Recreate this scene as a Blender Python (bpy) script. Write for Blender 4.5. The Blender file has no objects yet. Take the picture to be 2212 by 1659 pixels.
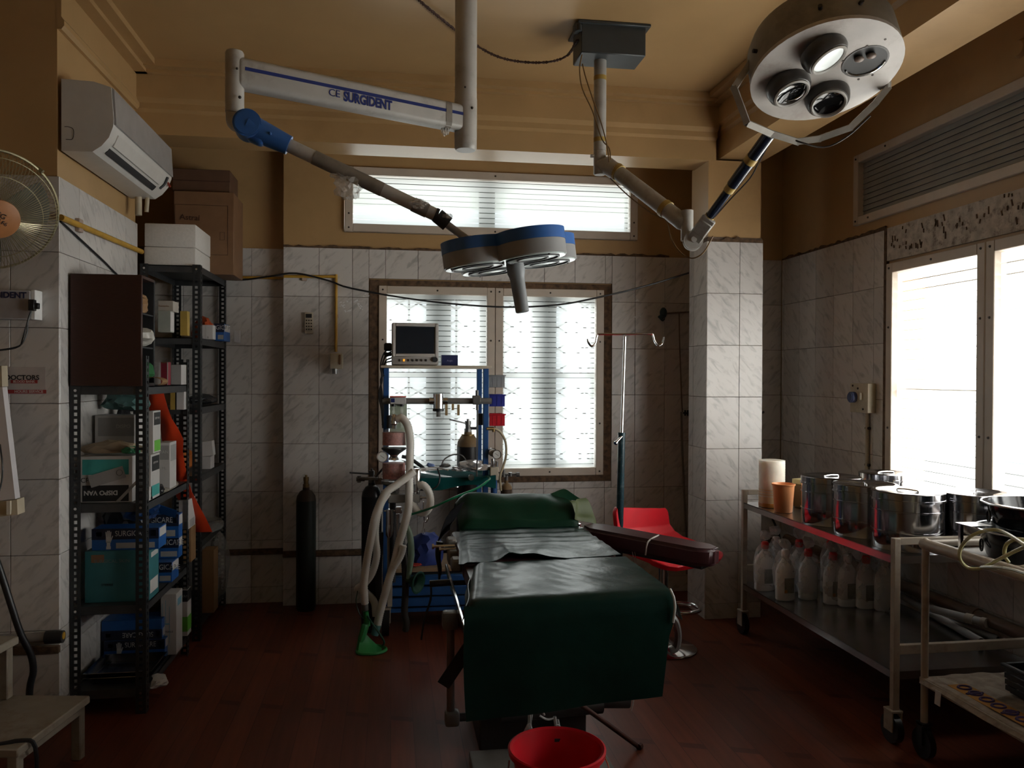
import bpy, bmesh, math, random
from mathutils import Vector, Matrix, Euler
random.seed(7)
C = bpy.context.scene.collection
SC = bpy.context.scene
PI = math.pi

# ------------------------------------------------------------------ camera, world, daylight, exposure
F, YAW, PITCH, ROLL, EYE = 1739.8, 0.15082, -0.00852, 0.00411, 1.40
_f = Vector((math.sin(YAW)*math.cos(PITCH), math.cos(YAW)*math.cos(PITCH), math.sin(PITCH)))
_r = Vector((math.cos(YAW), -math.sin(YAW), 0)); _u = _r.cross(_f)
_r, _u = _r*math.cos(ROLL)+_u*math.sin(ROLL), _u*math.cos(ROLL)-_r*math.sin(ROLL)
cam_d = bpy.data.cameras.new('camera'); cam = bpy.data.objects.new('camera', cam_d); C.objects.link(cam)
cam_d.sensor_width = 36; cam_d.sensor_fit = 'HORIZONTAL'; cam_d.lens = F/2212*36
cam_d.clip_start = 0.05; cam_d.clip_end = 200
cam.matrix_world = Matrix(((_r.x,_u.x,-_f.x,0),(_r.y,_u.y,-_f.y,0),(_r.z,_u.z,-_f.z,EYE),(0,0,0,1)))
SC.camera = cam

world = bpy.data.worlds.new('sky'); SC.world = world; world.use_nodes = True
bg = world.node_tree.nodes['Background']; bg.inputs[0].default_value = (0.86,0.93,1.0,1); bg.inputs[1].default_value = 0.6

def sky_light(name, loc, rot, sx, sy, power, col=(1.0,0.982,0.96)):
    l = bpy.data.lights.new(name, 'AREA'); l.shape = 'RECTANGLE'; l.size = sx; l.size_y = sy
    l.energy = power; l.color = col
    o = bpy.data.objects.new(name, l); o.location = loc; o.rotation_euler = rot; C.objects.link(o)
    return o
# open daylight outside the two window walls
sky_light('daylight_back', (0.75,6.2,1.75), (-PI/2,0,0), 2.3, 2.5, 46)
sky_light('daylight_right', (3.9,3.3,1.15), (0,PI/2,0), 1.9, 5.6, 265)
SC.view_settings.view_transform = 'Standard'; SC.view_settings.look = 'None'
SC.view_settings.gamma = 1; SC.view_settings.use_curve_mapping = False
SC.view_settings.exposure = 1.16
SC.cycles.max_bounces = 10; SC.cycles.diffuse_bounces = 6; SC.cycles.glossy_bounces = 4
SC.cycles.transmission_bounces = 8; SC.cycles.transparent_max_bounces = 16
SC.cycles.use_denoising = True; SC.cycles.sample_clamp_indirect = 6
SC.cycles.caustics_reflective = False; SC.cycles.caustics_refractive = False

def ray(x, y): return _f + _r*((x-1106)/F) - _u*((y-829.5)/F)
def aY(x, y, Y): d = ray(x,y); return d*(Y/d.y) + Vector((0,0,EYE))
def aX(x, y, X): d = ray(x,y); return d*(X/d.x) + Vector((0,0,EYE))
def aZ(x, y, Z): d = ray(x,y); return d*((Z-EYE)/d.z) + Vector((0,0,EYE))

# ------------------------------------------------------------------ materials
MATS = {}
def lin(c):
    return tuple(((v/255)/12.92 if v/255 <= 0.04045 else ((v/255+0.055)/1.055)**2.4) for v in c)
def nodes(m): m.use_nodes = True; return m.node_tree.nodes, m.node_tree.links
def mat(name, col, rough=0.5, metal=0.0, var=0.12, scale=14.0, bump=0.0, spec=0.5, alpha=None, trans=0.0, ior=1.45, coat=0.0, emit=None, stain=None, stain_amt=0.5, stain_scale=5.0, stretch=None, sss=0):
    if name in MATS: return MATS[name]
    m = bpy.data.materials.new(name); N, L = nodes(m); b = N['Principled BSDF']
    tc = N.new('ShaderNodeTexCoord'); n = N.new('ShaderNodeTexNoise'); n.inputs['Scale'].default_value = scale; n.inputs['Detail'].default_value = 5
    if stretch:
        mp = N.new('ShaderNodeMapping'); mp.inputs['Scale'].default_value = stretch
        L.new(tc.outputs['Object'], mp.inputs[0]); L.new(mp.outputs[0], n.inputs['Vector'])
    else: L.new(tc.outputs['Object'], n.inputs['Vector'])
    r = N.new('ShaderNodeValToRGB'); L.new(n.outputs[0], r.inputs[0])
    r.color_ramp.elements[0].position = 0.3; r.color_ramp.elements[1].position = 0.7
    r.color_ramp.elements[0].color = (*[c*(1-var) for c in col],1); r.color_ramp.elements[1].color = (*[min(1,c*(1+var)) for c in col],1)
    out = r.outputs[0]
    if stain:
        n2 = N.new('ShaderNodeTexNoise'); n2.inputs['Scale'].default_value = stain_scale; n2.inputs['Detail'].default_value = 8; n2.inputs['Roughness'].default_value = 0.7
        L.new(tc.outputs['Object'], n2.inputs['Vector'])
        r2 = N.new('ShaderNodeValToRGB'); L.new(n2.outputs[0], r2.inputs[0])
        r2.color_ramp.elements[0].position = 0.52; r2.color_ramp.elements[1].position = 0.68
        r2.color_ramp.elements[0].color = (0,0,0,1); r2.color_ramp.elements[1].color = (stain_amt,)*3+(1,)
        mx = N.new('ShaderNodeMix'); mx.data_type = 'RGBA'; L.new(r2.outputs[0], mx.inputs['Factor']); L.new(out, mx.inputs['A']); mx.inputs['B'].default_value = (*stain,1)
        out = mx.outputs['Result']
    L.new(out, b.inputs['Base Color'])
    b.inputs['Roughness'].default_value = rough; b.inputs['Metallic'].default_value = metal
    b.inputs['Specular IOR Level'].default_value = spec; b.inputs['IOR'].default_value = ior
    if trans: b.inputs['Transmission Weight'].default_value = trans
    if sss: b.inputs['Subsurface Weight'].default_value = sss; b.inputs['Subsurface Radius'].default_value = (.06,.05,.04); b.inputs['Subsurface Scale'].default_value = 1.0
    if coat: b.inputs['Coat Weight'].default_value = coat; b.inputs['Coat Roughness'].default_value = 0.08
    if alpha is not None: b.inputs['Alpha'].default_value = alpha
    if emit: b.inputs['Emission Color'].default_value = (*emit[0],1); b.inputs['Emission Strength'].default_value = emit[1]
    if bump:
        bp = N.new('ShaderNodeBump'); bp.inputs['Strength'].default_value = bump; bp.inputs['Distance'].default_value = 0.004
        L.new(n.outputs[0], bp.inputs['Height']); L.new(bp.outputs[0], b.inputs['Normal'])
    MATS[name] = m; return m

def tile_mat(name, slant):
    m = bpy.data.materials.new(name); N, L = nodes(m); b = N['Principled BSDF']
    tc = N.new('ShaderNodeTexCoord'); oi = N.new('ShaderNodeObjectInfo')
    mul = N.new('ShaderNodeMath'); mul.operation = 'MULTIPLY'; mul.inputs[1].default_value = 3.7; L.new(oi.outputs['Random'], mul.inputs[0])
    add = N.new('ShaderNodeVectorMath'); add.operation = 'ADD'; L.new(tc.outputs['Object'], add.inputs[0]); L.new(mul.outputs[0], add.inputs[1])
    mp = N.new('ShaderNodeMapping'); mp.vector_type = 'TEXTURE'; mp.inputs['Rotation'].default_value = (0, slant, 0); mp.inputs['Scale'].default_value = (1/34, 1/10, 1/11)
    L.new(add.outputs[0], mp.inputs[0])
    n = N.new('ShaderNodeTexNoise'); n.inputs['Scale'].default_value = 1.0; n.inputs['Detail'].default_value = 6; n.inputs['Distortion'].default_value = 0.7; L.new(mp.outputs[0], n.inputs['Vector'])
    r = N.new('ShaderNodeValToRGB'); L.new(n.outputs[0], r.inputs[0]); e = r.color_ramp.elements
    e[0].position = 0.30; e[0].color = (0.38,0.365,0.355,1); e[1].position = 0.50; e[1].color = (0.58,0.555,0.535,1)
    k = e.new(0.40); k.color = (0.49,0.47,0.455,1)
    br = N.new('ShaderNodeHueSaturation'); L.new(r.outputs[0], br.inputs['Color'])
    mr = N.new('ShaderNodeMapRange'); mr.inputs['To Min'].default_value = 0.9; mr.inputs['To Max'].default_value = 1.06; L.new(oi.outputs['Random'], mr.inputs[0]); L.new(mr.outputs[0], br.inputs['Value'])
    L.new(br.outputs[0], b.inputs['Base Color']); b.inputs['Roughness'].default_value = 0.28
    MATS[name] = m; return m
M_tile = tile_mat('marble tile', 0.78); M_tile2 = tile_mat('marble tile mirrored', -0.78)
M_grout = mat('dirty grout', (0.14,0.10,0.075), 0.9, var=0.3, scale=30)
M_plaster = mat('yellow ochre paint', (0.42,0.265,0.12), 0.42, var=0.07, scale=3, bump=0.12, stain=(0.33,0.20,0.09), stain_amt=0.5, stain_scale=2.2)
M_ceil = mat('ochre ceiling paint', (0.44,0.28,0.128), 0.33, var=0.06, scale=2.5, bump=0.08)
M_dirtedge = mat('brown dirt and old putty', (0.10,0.06,0.035), 0.95, var=0.5, scale=40, bump=0.5)
M_putty = mat('bare chipped cement', (0.46,0.42,0.38), 0.9, var=0.25, scale=24, bump=0.6, stain=(0.10,0.075,0.06), stain_amt=0.9, stain_scale=22)
M_alu = mat('cream window frame', (0.52,0.45,0.38), 0.4, var=0.05)
M_black = mat('black plastic', (0.012,0.012,0.014), 0.4)
M_dark = mat('near black', (0.02,0.02,0.022), 0.6)
M_chrome = mat('chrome', (0.75,0.75,0.76), 0.12, 1.0, var=0.05)
M_steel = mat('stainless steel', (0.55,0.55,0.56), 0.22, 1.0, var=0.08)
M_screw = mat('screw', (0.05,0.04,0.035), 0.5, 0.6)

# ------------------------------------------------------------------ mesh helpers
class MB:
    def __init__(s): s.bm = bmesh.new()
    def _add(s, src, M=None):
        if M is not None: bmesh.ops.transform(src, matrix=M, verts=src.verts)
        me = bpy.data.meshes.new('t'); src.to_mesh(me); src.free(); s.bm.from_mesh(me); bpy.data.meshes.remove(me)
        return s
    def box(s, c, d, rot=None, bev=0.0, seg=1, rz=0, taper=None):
        b = bmesh.new(); bmesh.ops.create_cube(b, size=1)
        for v in b.verts:
            k = 1.0
            if taper and v.co.z < 0: k = taper
            v.co = Vector((v.co.x*d[0]*k, v.co.y*d[1]*k, v.co.z*d[2]))
        if bev: bmesh.ops.bevel(b, geom=b.edges[:], offset=bev, segments=seg, affect='EDGES', profile=0.5)
        R = Euler(rot).to_matrix().to_4x4() if rot is not None else Matrix.Rotation(rz,4,'Z')
        return s._add(b, Matrix.Translation(c) @ R)
    def span(s, a, b, bev=0.0, seg=1):
        a = Vector(a); b = Vector(b); return s.box((a+b)/2, [abs(x) for x in (b-a)], bev=bev, seg=seg)
    def cyl(s, p0, p1, r0, r1=None, seg=20, caps=True):
        p0 = Vector(p0); p1 = Vector(p1); r1 = r0 if r1 is None else r1
        b = bmesh.new(); bmesh.ops.create_cone(b, cap_ends=caps, segments=seg, radius1=r0, radius2=r1, depth=(p1-p0).length)
        q = Vector((0,0,1)).rotation_difference((p1-p0).normalized())
        return s._add(b, Matrix.Translation((p0+p1)/2) @ q.to_matrix().to_4x4())
    def sph(s, c, r, sc=(1,1,1), u=16, v=10, rot=None):
        b = bmesh.new(); bmesh.ops.create_uvsphere(b, u_segments=u, v_segments=v, radius=r)
        M = Matrix.Diagonal((*sc,1))
        if rot is not None: M = Euler(rot).to_matrix().to_4x4() @ M
        return s._add(b, Matrix.Translation(c) @ M)
    def lathe(s, prof, c=(0,0,0), axis=(0,0,1), seg=32, sc=None):
        b = bmesh.new(); rings = []
        for r, z in prof:
            if r < 1e-6: rings.append([b.verts.new((0,0,z))])
            else: rings.append([b.verts.new((r*math.cos(2*PI*i/seg), r*math.sin(2*PI*i/seg), z)) for i in range(seg)])
        for A, B in zip(rings, rings[1:]):
            for i in range(seg):
                j = (i+1) % seg
                if len(A) == 1 and len(B) == 1: continue
                if len(A) == 1: b.faces.new((A[0],B[j],B[i]))
                elif len(B) == 1: b.faces.new((A[i],A[j],B[0]))
                else: b.faces.new((A[i],A[j],B[j],B[i]))
        q = Vector((0,0,1)).rotation_difference(Vector(axis).normalized())
        M = Matrix.Translation(c) @ q.to_matrix().to_4x4()
        if sc: M = M @ Matrix.Diagonal((*sc,1))
        bmesh.ops.recalc_face_normals(b, faces=b.faces[:])
        return s._add(b, M)
    def tube(s, pts, r, seg=10, smooth=4, closed=False, radii=None, caps=True):
        P = [Vector(p) for p in pts]
        if smooth > 1 and len(P) > 2:
            Q = []; n = len(P); rng = range(n if closed else n-1); RR = []
            for i in rng:
                p0 = P[i-1] if (i > 0 or closed) else P[0]*2-P[1]
                p1 = P[i]; p2 = P[(i+1) % n]
                p3 = P[(i+2) % n] if (i+2 < n or closed) else P[-1]*2-P[-2]
                for k in range(smooth):
                    t = k/smooth
                    Q.append(0.5*((2*p1)+(p2-p0)*t+(2*p0-5*p1+4*p2-p3)*t*t+(3*p1-p0-3*p2+p3)*t**3))
                    if radii: RR.append(radii[i]*(1-t)+radii[(i+1)%n]*t)
            if not closed:
                Q.append(P[-1])
                if radii: RR.append(radii[-1])
            P = Q; radii = RR if radii else None
        b = bmesh.new(); rings = []; n = len(P); up = None
        for i, p in enumerate(P):
            if closed: t = (P[(i+1) % n]-P[i-1])
            else: t = P[min(i+1,n-1)]-P[max(i-1,0)]
            if t.length < 1e-9: t = Vector((0,0,1))
            t.normalize()
            if up is None: up = t.orthogonal().normalized()
            else:
                up = up - t*up.dot(t)
                up = up.normalized() if up.length > 1e-6 else t.orthogonal().normalized()
            w = t.cross(up); rr = radii[i] if radii else r
            rings.append([b.verts.new(p+(up*math.cos(2*PI*k/seg)+w*math.sin(2*PI*k/seg))*rr) for k in range(seg)])
        for i in range(n if closed else n-1):
            A, B = rings[i], rings[(i+1) % n]
            for k in range(seg): b.faces.new((A[k],A[(k+1)%seg],B[(k+1)%seg],B[k]))
        if not closed and caps: b.faces.new(rings[0][::-1]); b.faces.new(rings[-1])
        bmesh.ops.recalc_face_normals(b, faces=b.faces[:])
        return s._add(b)
    def prism(s, poly, h, M=None):                      # polygon in XY raised by h along Z
        b = bmesh.new(); lo = [b.verts.new((x,y,0)) for x, y in poly]; hi = [b.verts.new((x,y,h)) for x, y in poly]
        b.faces.new(lo[::-1]); b.faces.new(hi); n = len(poly)
        for i in range(n): b.faces.new((lo[i],lo[(i+1)%n],hi[(i+1)%n],hi[i]))
        bmesh.ops.recalc_face_normals(b, faces=b.faces[:])
        return s._add(b, M)
    def quad(s, *pts):
        b = bmesh.new(); b.faces.new([b.verts.new(p) for p in pts]); return s._add(b)
    def grid(s, fn, nu, nv, thick=0.0):
        b = bmesh.new(); V = [[b.verts.new(fn(i/nu, j/nv)) for j in range(nv+1)] for i in range(nu+1)]
        for i in range(nu):
            for j in range(nv): b.faces.new((V[i][j],V[i+1][j],V[i+1][j+1],V[i][j+1]))
        if thick:
            b.normal_update(); bmesh.ops.solidify(b, geom=b.faces[:], thickness=thick)
        return s._add(b)
    def build(s, name, m, parent=None, w=None, kind=None, angle=40, label=None, smooth=True):
        me = bpy.data.meshes.new(name); s.bm.normal_update(); s.bm.to_mesh(me); s.bm.free()
        if w is None and parent is not None and 'w' in parent: w = parent['w']
        if w is not None: me.transform(Matrix.Translation(-Vector(w)))
        if smooth:
            me.polygons.foreach_set('use_smooth', [True]*len(me.polygons)); me.set_sharp_from_angle(angle=math.radians(angle))
        ms = m if isinstance(m, (list,tuple)) else [m]
        for q in ms: me.materials.append(q)
        o = bpy.data.objects.new(name, me); C.objects.link(o)
        if parent is not None:
            o.parent = parent
            if 'w' in parent: o['w'] = parent['w']
        if kind: o['kind'] = kind
        if label: o['label'] = label
        return o

def thing(name, label, cat, loc=(0,0,0), rz=0, group=None, wspace=True):
    o = bpy.data.objects.new(name, None); C.objects.link(o); o.empty_display_size = 0.05
    o.location = loc; o.rotation_euler = (0,0,rz); o['label'] = label; o['category'] = cat
    if group: o['group'] = group
    if wspace: o['w'] = list(loc)                        # parts are then given in room coordinates
    return o
def tag(o, label, cat, group=None, kind=None):
    o['label'] = label; o['category'] = cat
    if group: o['group'] = group
    if kind: o['kind'] = kind
    return o
def copy_tree(o, parent=None):
    c = o.copy(); C.objects.link(c)
    if parent is not None: c.parent = parent
    for ch in list(o.children): copy_tree(ch, c)
    return c
def solo(mb, name, m, label, cat, loc=None, group=None, **k):        # a thing that is one mesh
    o = mb.build(name, m, **k); return tag(o, label, cat, group)
def struct(mb, name, m, **k): return mb.build(name, m, kind='structure', **k)
def text(body, size, m, M, parent, name='lettering', bold=0.0, sx=1.0, align='CENTER', depth=0.0004):
    cu = bpy.data.curves.new(name, 'FONT'); cu.body = body; cu.size = size; cu.align_x = align; cu.align_y = 'CENTER'
    cu.extrude = depth; cu.offset = bold; cu.resolution_u = 3
    o = bpy.data.objects.new('tmp', cu); C.objects.link(o)
    dg = bpy.context.evaluated_depsgraph_get(); me = bpy.data.meshes.new_from_object(o.evaluated_get(dg))
    bpy.data.objects.remove(o); bpy.data.curves.remove(cu)
    me.name = name; me.transform(M @ Matrix.Diagonal((sx,1,1,1)))
    if parent is not None and 'w' in parent: me.transform(Matrix.Translation(-Vector(parent['w'])))
    me.materials.clear(); me.materials.append(m)
    t = bpy.data.objects.new(name, me); C.objects.link(t)
    if parent is not None: t.parent = parent
    return t
def frame_M(o, x, y):                                   # text plane: origin, right, up
    x = Vector(x).normalized(); y = Vector(y); y = (y-x*y.dot(x)).normalized(); z = x.cross(y); o = Vector(o)
    return Matrix(((x.x,y.x,z.x,o.x),(x.y,y.y,z.y,o.y),(x.z,y.z,z.z,o.z),(0,0,0,1)))

# ------------------------------------------------------------------ room shell
WY = 5.045; XR = 2.583; XL = -1.291; CZ = 3.0
ROWS = [0.389,0.689,0.988,1.288,1.587,1.887,2.186]
mb = MB(); mb.span((-3.2,-1.6,-0.1),(3.0,5.6,0))
mfl = bpy.data.materials.new('red wood-print vinyl'); N, L = nodes(mfl); b = N['Principled BSDF']
tc = N.new('ShaderNodeTexCoord'); mp = N.new('ShaderNodeMapping'); mp.inputs['Scale'].default_value = (11.0,0.7,1); mp.inputs['Rotation'].default_value = (0,0,0.03); L.new(tc.outputs['Object'], mp.inputs[0])
br = N.new('ShaderNodeTexBrick'); br.inputs['Scale'].default_value = 1; br.inputs['Mortar Size'].default_value = 0.02; br.inputs['Brick Width'].default_value = 1.2; br.inputs['Row Height'].default_value = 1.0; br.inputs['Bias'].default_value = 0
br.inputs['Color1'].default_value = (0.180,0.050,0.027,1); br.inputs['Color2'].default_value = (0.120,0.033,0.018,1); br.inputs['Mortar'].default_value = (0.085,0.020,0.013,1)
mp2 = N.new('ShaderNodeMapping'); mp2.inputs['Rotation'].default_value = (0,0,PI/2+0.03); mp2.inputs['Scale'].default_value = (11.0,0.9,1); L.new(tc.outputs['Object'], mp2.inputs[0]); L.new(mp2.outputs[0], br.inputs['Vector'])
ns = N.new('ShaderNodeTexNoise'); ns.inputs['Scale'].default_value = 4; ns.inputs['Detail'].default_value = 8; L.new(mp.outputs[0], ns.inputs['Vector'])
mx = N.new('ShaderNodeMix'); mx.data_type = 'RGBA'; mx.blend_type = 'MULTIPLY'; mx.inputs['Factor'].default_value = 0.6; L.new(br.outputs[0], mx.inputs['A'])
rp = N.new('ShaderNodeValToRGB'); rp.color_ramp.elements[0].position = 0.3; rp.color_ramp.elements[1].position = 0.7; rp.color_ramp.elements[0].color = (0.6,0.55,0.5,1); rp.color_ramp.elements[1].color = (1.1,1.05,1,1); L.new(ns.outputs[0], rp.inputs[0]); L.new(rp.outputs[0], mx.inputs['B'])
L.new(mx.outputs['Result'], b.inputs['Base Color']); b.inputs['Roughness'].default_value = 0.42; b.inputs['Specular IOR Level'].default_value = 0.3
struct(mb, 'floor', mfl, smooth=False)
mb = MB(); mb.span((-3.2,-1.6,CZ),(3.0,5.6,CZ+0.15)); ceil = struct(mb, 'ceiling', M_ceil, smooth=False)

def wall_boxes(name, boxes, m=M_plaster):
    mb = MB()
    for a, b in boxes: mb.span(a, b)
    return struct(mb, name, m, smooth=False)
# back wall with a shallow recess on its left part and two openings
W1 = (-0.28,1.585,2.287,2.69); W2 = (-0.098,1.392,0.752,1.985); T = WY+0.012
back = wall_boxes('wall_back', [((-0.64,T,0),(W2[0],T+0.2,W1[2])), ((-0.64,T,W1[2]),(W1[0],T+0.2,CZ)), ((W1[1],T,W1[2]),(XR+0.3,T+0.2,CZ)),
    ((W2[1],T,0),(XR+0.3,T+0.2,W1[2])), ((W2[0],T,0),(W2[1],T+0.2,W2[2])), ((W2[0],T,W2[3]),(W2[1],T+0.2,W1[2])), ((W1[0],T,W1[3]),(W1[1],T+0.2,CZ)),
    ((-2.1,T+0.09,0),(-0.64,T+0.25,CZ))])
left = wall_boxes('wall_left', [((-3.0,3.43,0),(XL-0.012,4.42,CZ)), ((-2.1,4.42,0),(-1.95,5.3,CZ))])
left_far = wall_boxes('wall_left_rear', [((-3.1,-1.5,0),(-2.95,3.45,CZ))])
wall_boxes('wall_front', [((-3.1,-1.6,0),(2.9,-1.45,CZ))], mat('cream wall paint',(0.52,0.485,0.43),0.6))
# right wall with a low double window and a high louvred one
RW = (1.05,3.89,0.80,2.005); RT = (1.2,4.195,2.255,2.645); X0 = XR+0.012; X1 = XR+0.22
right = wall_boxes('wall_right', [((X0,RW[1],0),(X1,T+0.2,RT[2])), ((X0,RT[1],RT[2]),(X1,T+0.2,CZ)), ((X0,RW[0],0),(X1,RW[1],RW[2])), ((X0,RW[0],RW[3]),(X1,RW[1],RT[2])),
    ((X0,RW[0],RT[3]),(X1,RT[1],CZ)), ((X0,-1.5,0),(X1,RW[0],RT[2])), ((X0,-1.5,RT[2]),(X1,RT[0],RT[3])), ((X0,-1.5,RT[3]),(X1,RW[0],CZ))])
pillar = wall_boxes('wall_pillar', [((1.819,4.442,0),(2.141,4.70,2.66))])

# stepped beams and the step round the ceiling
def extr(name, prof, axis, a, b, m=M_plaster):          # prof: closed polygon (horizontal, z)
    bmx = bmesh.new()
    mk = (lambda p, t: (t,p[0],p[1])) if axis == 'X' else (lambda p, t: (p[0],t,p[1]))
    lo = [bmx.verts.new(mk(p,a)) for p in prof]; hi = [bmx.verts.new(mk(p,b)) for p in prof]; n = len(prof)
    bmx.faces.new(lo); bmx.faces.new(hi[::-1])
    for i in range(n): bmx.faces.new((lo[i],hi[i],hi[(i+1)%n],lo[(i+1)%n]))
    bmesh.ops.recalc_face_normals(bmx, faces=bmx.faces[:])
    q = MB(); q.bm.free(); q.bm = bmx; return struct(q, name, m, smooth=False)
extr('trim_1', [(4.66,2.655),(4.43,2.655),(4.43,2.768),(4.412,2.782),(4.412,2.812),(4.385,2.832),(4.385,2.948),(4.35,2.948),(4.35,2.964),(4.30,2.964),(4.30,3.01),(4.66,3.01)], 'X', -2.1, 1.86)
extr('trim_2', [(2.165,2.675),(1.893,2.675),(1.893,2.80),(1.873,2.815),(1.873,2.84),(1.855,2.855),(1.855,2.955),(1.815,2.955),(1.815,2.97),(1.765,2.97),(1.765,3.01),(2.165,3.01)], 'Y', -1.5, 4.70)
extr('trim_3', [(XL-0.02,2.77),(XL+0.003,2.77),(XL+0.014,2.785),(XL+0.014,2.805),(XL+0.003,2.82),(XL+0.003,2.948),(XL+0.06,2.948),(XL+0.06,2.97),(XL+0.115,2.97),(XL+0.115,3.01),(XL-0.02,3.01)], 'Y', 3.43, 4.40)

# tiles: each one an object, meshes shared by size
TM = {}
def tile_mesh(w, h, m):
    k = (round(w,3), round(h,3), m.name)
    if k not in TM:
        q = MB(); q.box((0,0,0), (w-0.0022,0.012,h-0.0022), bev=0.0012)
        me = bpy.data.meshes.new('tile'); q.bm.to_mesh(me); q.bm.free(); me.materials.append(m); TM[k] = me
    return TM[k]
def tiles(parent, o, ax, nrm, cols, rows, m, holes=()):
    """o: point at u=0 on the tile face plane; ax: direction of u; nrm: outward normal; cols, rows: joints along u and z"""
    ax = Vector(ax); nrm = Vector(nrm)
    rot = math.atan2(ax.y, ax.x) if ax.cross(Vector((0,0,1))).dot(nrm) > 0 else math.atan2(-ax.y, -ax.x)
    for u0, u1 in zip(cols, cols[1:]):
        for z0, z1 in zip(rows, rows[1:]):
            pieces = [(u0,u1,z0,z1)]
            for a0, a1, c0, c1 in holes:
                nx = []
                for p in pieces:
                    if p[1] <= a0+.001 or p[0] >= a1-.001 or p[3] <= c0+.001 or p[2] >= c1-.001: nx.append(p); continue
                    if p[0] < a0: nx.append((p[0],a0,p[2],p[3]))
                    if p[1] > a1: nx.append((a1,p[1],p[2],p[3]))
                    q0, q1 = max(p[0],a0), min(p[1],a1)
                    if p[2] < c0: nx.append((q0,q1,p[2],c0))
                    if p[3] > c1: nx.append((q0,q1,c1,p[3]))
                pieces = nx
            for a, bb, c, d in pieces:
                if bb-a < 0.012 or d-c < 0.012: continue
                t = bpy.data.objects.new('tile', tile_mesh(bb-a, d-c, m)); C.objects.link(t); t.parent = parent
                t.location = Vector(o) + ax*((a+bb)/2) + Vector((0,0,(c+d)/2)) - nrm*(0.006+random.uniform(0,0.0008)); t.rotation_euler = (0,0,rot)
def joints(a, b, first, step):
    v = [a]; x = first
    while x < b-0.02:
        if x > a+0.02: v.append(x)
        x += step
    return v+[b]
def grout(boxes, parent, name='grout'):
    q = MB()
    for a, b in boxes: q.span(a, b)
    return q.build(name, M_grout, parent, smooth=False)
LO = [0.0,0.10,0.30]; ROWL = [0.335]+ROWS
cx = aY(689,748,WY).x
cols = joints(-0.64, XR, cx-0.2*9, 0.2)
hole = (W2[0]-0.03, W2[1]+0.025, W2[2]-0.02, W2[3]+0.02)
grout([((-0.63,T-0.006,0.001),(hole[0],T+0.001,2.18)), ((hole[1],T-0.006,0.001),(XR,T+0.001,2.18)), ((hole[0],T-0.006,0.001),(hole[1],T+0.001,hole[2])), ((hole[0],T-0.006,hole[3]),(hole[1],T+0.001,2.18)), ((-1.94,T+0.084,0.001),(-0.64,T+0.091,2.18))], back)
tiles(back, (0,WY,0), (1,0,0), (0,-1,0), cols, ROWL, M_tile, [hole])
tiles(back, (0,WY,0), (1,0,0), (0,-1,0), cols, LO, M_tile)
tiles(back, (0,WY+0.09,0), (1,0,0), (0,-1,0), joints(-1.45,-0.645,-1.44,0.2), ROWL, M_tile)
tiles(back, (0,WY+0.09,0), (1,0,0), (0,-1,0), joints(-1.45,-0.645,-1.44,0.2), LO, M_tile)
# left pier: side face towards the room and the face towards the camera
grout([((-2.95,3.424,0.001),(XL-0.002,3.431,2.185)), ((XL-0.013,3.43,0.001),(XL-0.006,4.41,2.185))], left)
tiles(left, (XL,0,0), (0,1,0), (1,0,0), joints(3.43,4.418,3.63,0.2), LO+[0.335]+ROWS, M_tile2)
tiles(left, (0,3.418,0), (1,0,0), (0,-1,0), joints(-2.6,XL,XL-0.2*7+0.02,0.2), LO+[0.335]+ROWS, M_tile)
# right wall
grout([((X0-0.006,RW[1]+0.02,0.001),(X0+0.001,WY,2.185)), ((X0-0.006,0.4,0.001),(X0+0.001,RW[1]+0.02,RW[2]-0.02))], right)
tiles(right, (XR,0,0), (0,1,0), (-1,0,0), joints(RW[1]+0.025,WY-0.002,RW[1]+0.12,0.2), LO+[0.335]+ROWS, M_tile2)
tiles(right, (XR,0,0), (0,1,0), (-1,0,0), joints(1.4,RW[1]+0.02,RW[1]+0.12-2.4,0.2), LO+[0.335,0.389,0.689,RW[2]-0.01], M_tile2)
# pillar
PR = [0,0.09,0.389,0.69,0.990,1.290,1.590,1.890,2.189]
grout([((1.814,4.436,0.001),(2.146,4.705,2.215))], pillar)
tiles(pillar, (0,4.43,0), (1,0,0), (0,-1,0), [1.809,2.009,2.151], PR, M_tile2)
tiles(pillar, (1.807,0,0), (0,1,0), (-1,0,0), [4.432,4.632,4.705], PR, M_tile)
tiles(pillar, (2.153,0,0), (0,1,0), (1,0,0), [4.432,4.632,4.705], PR, M_tile)
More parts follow.
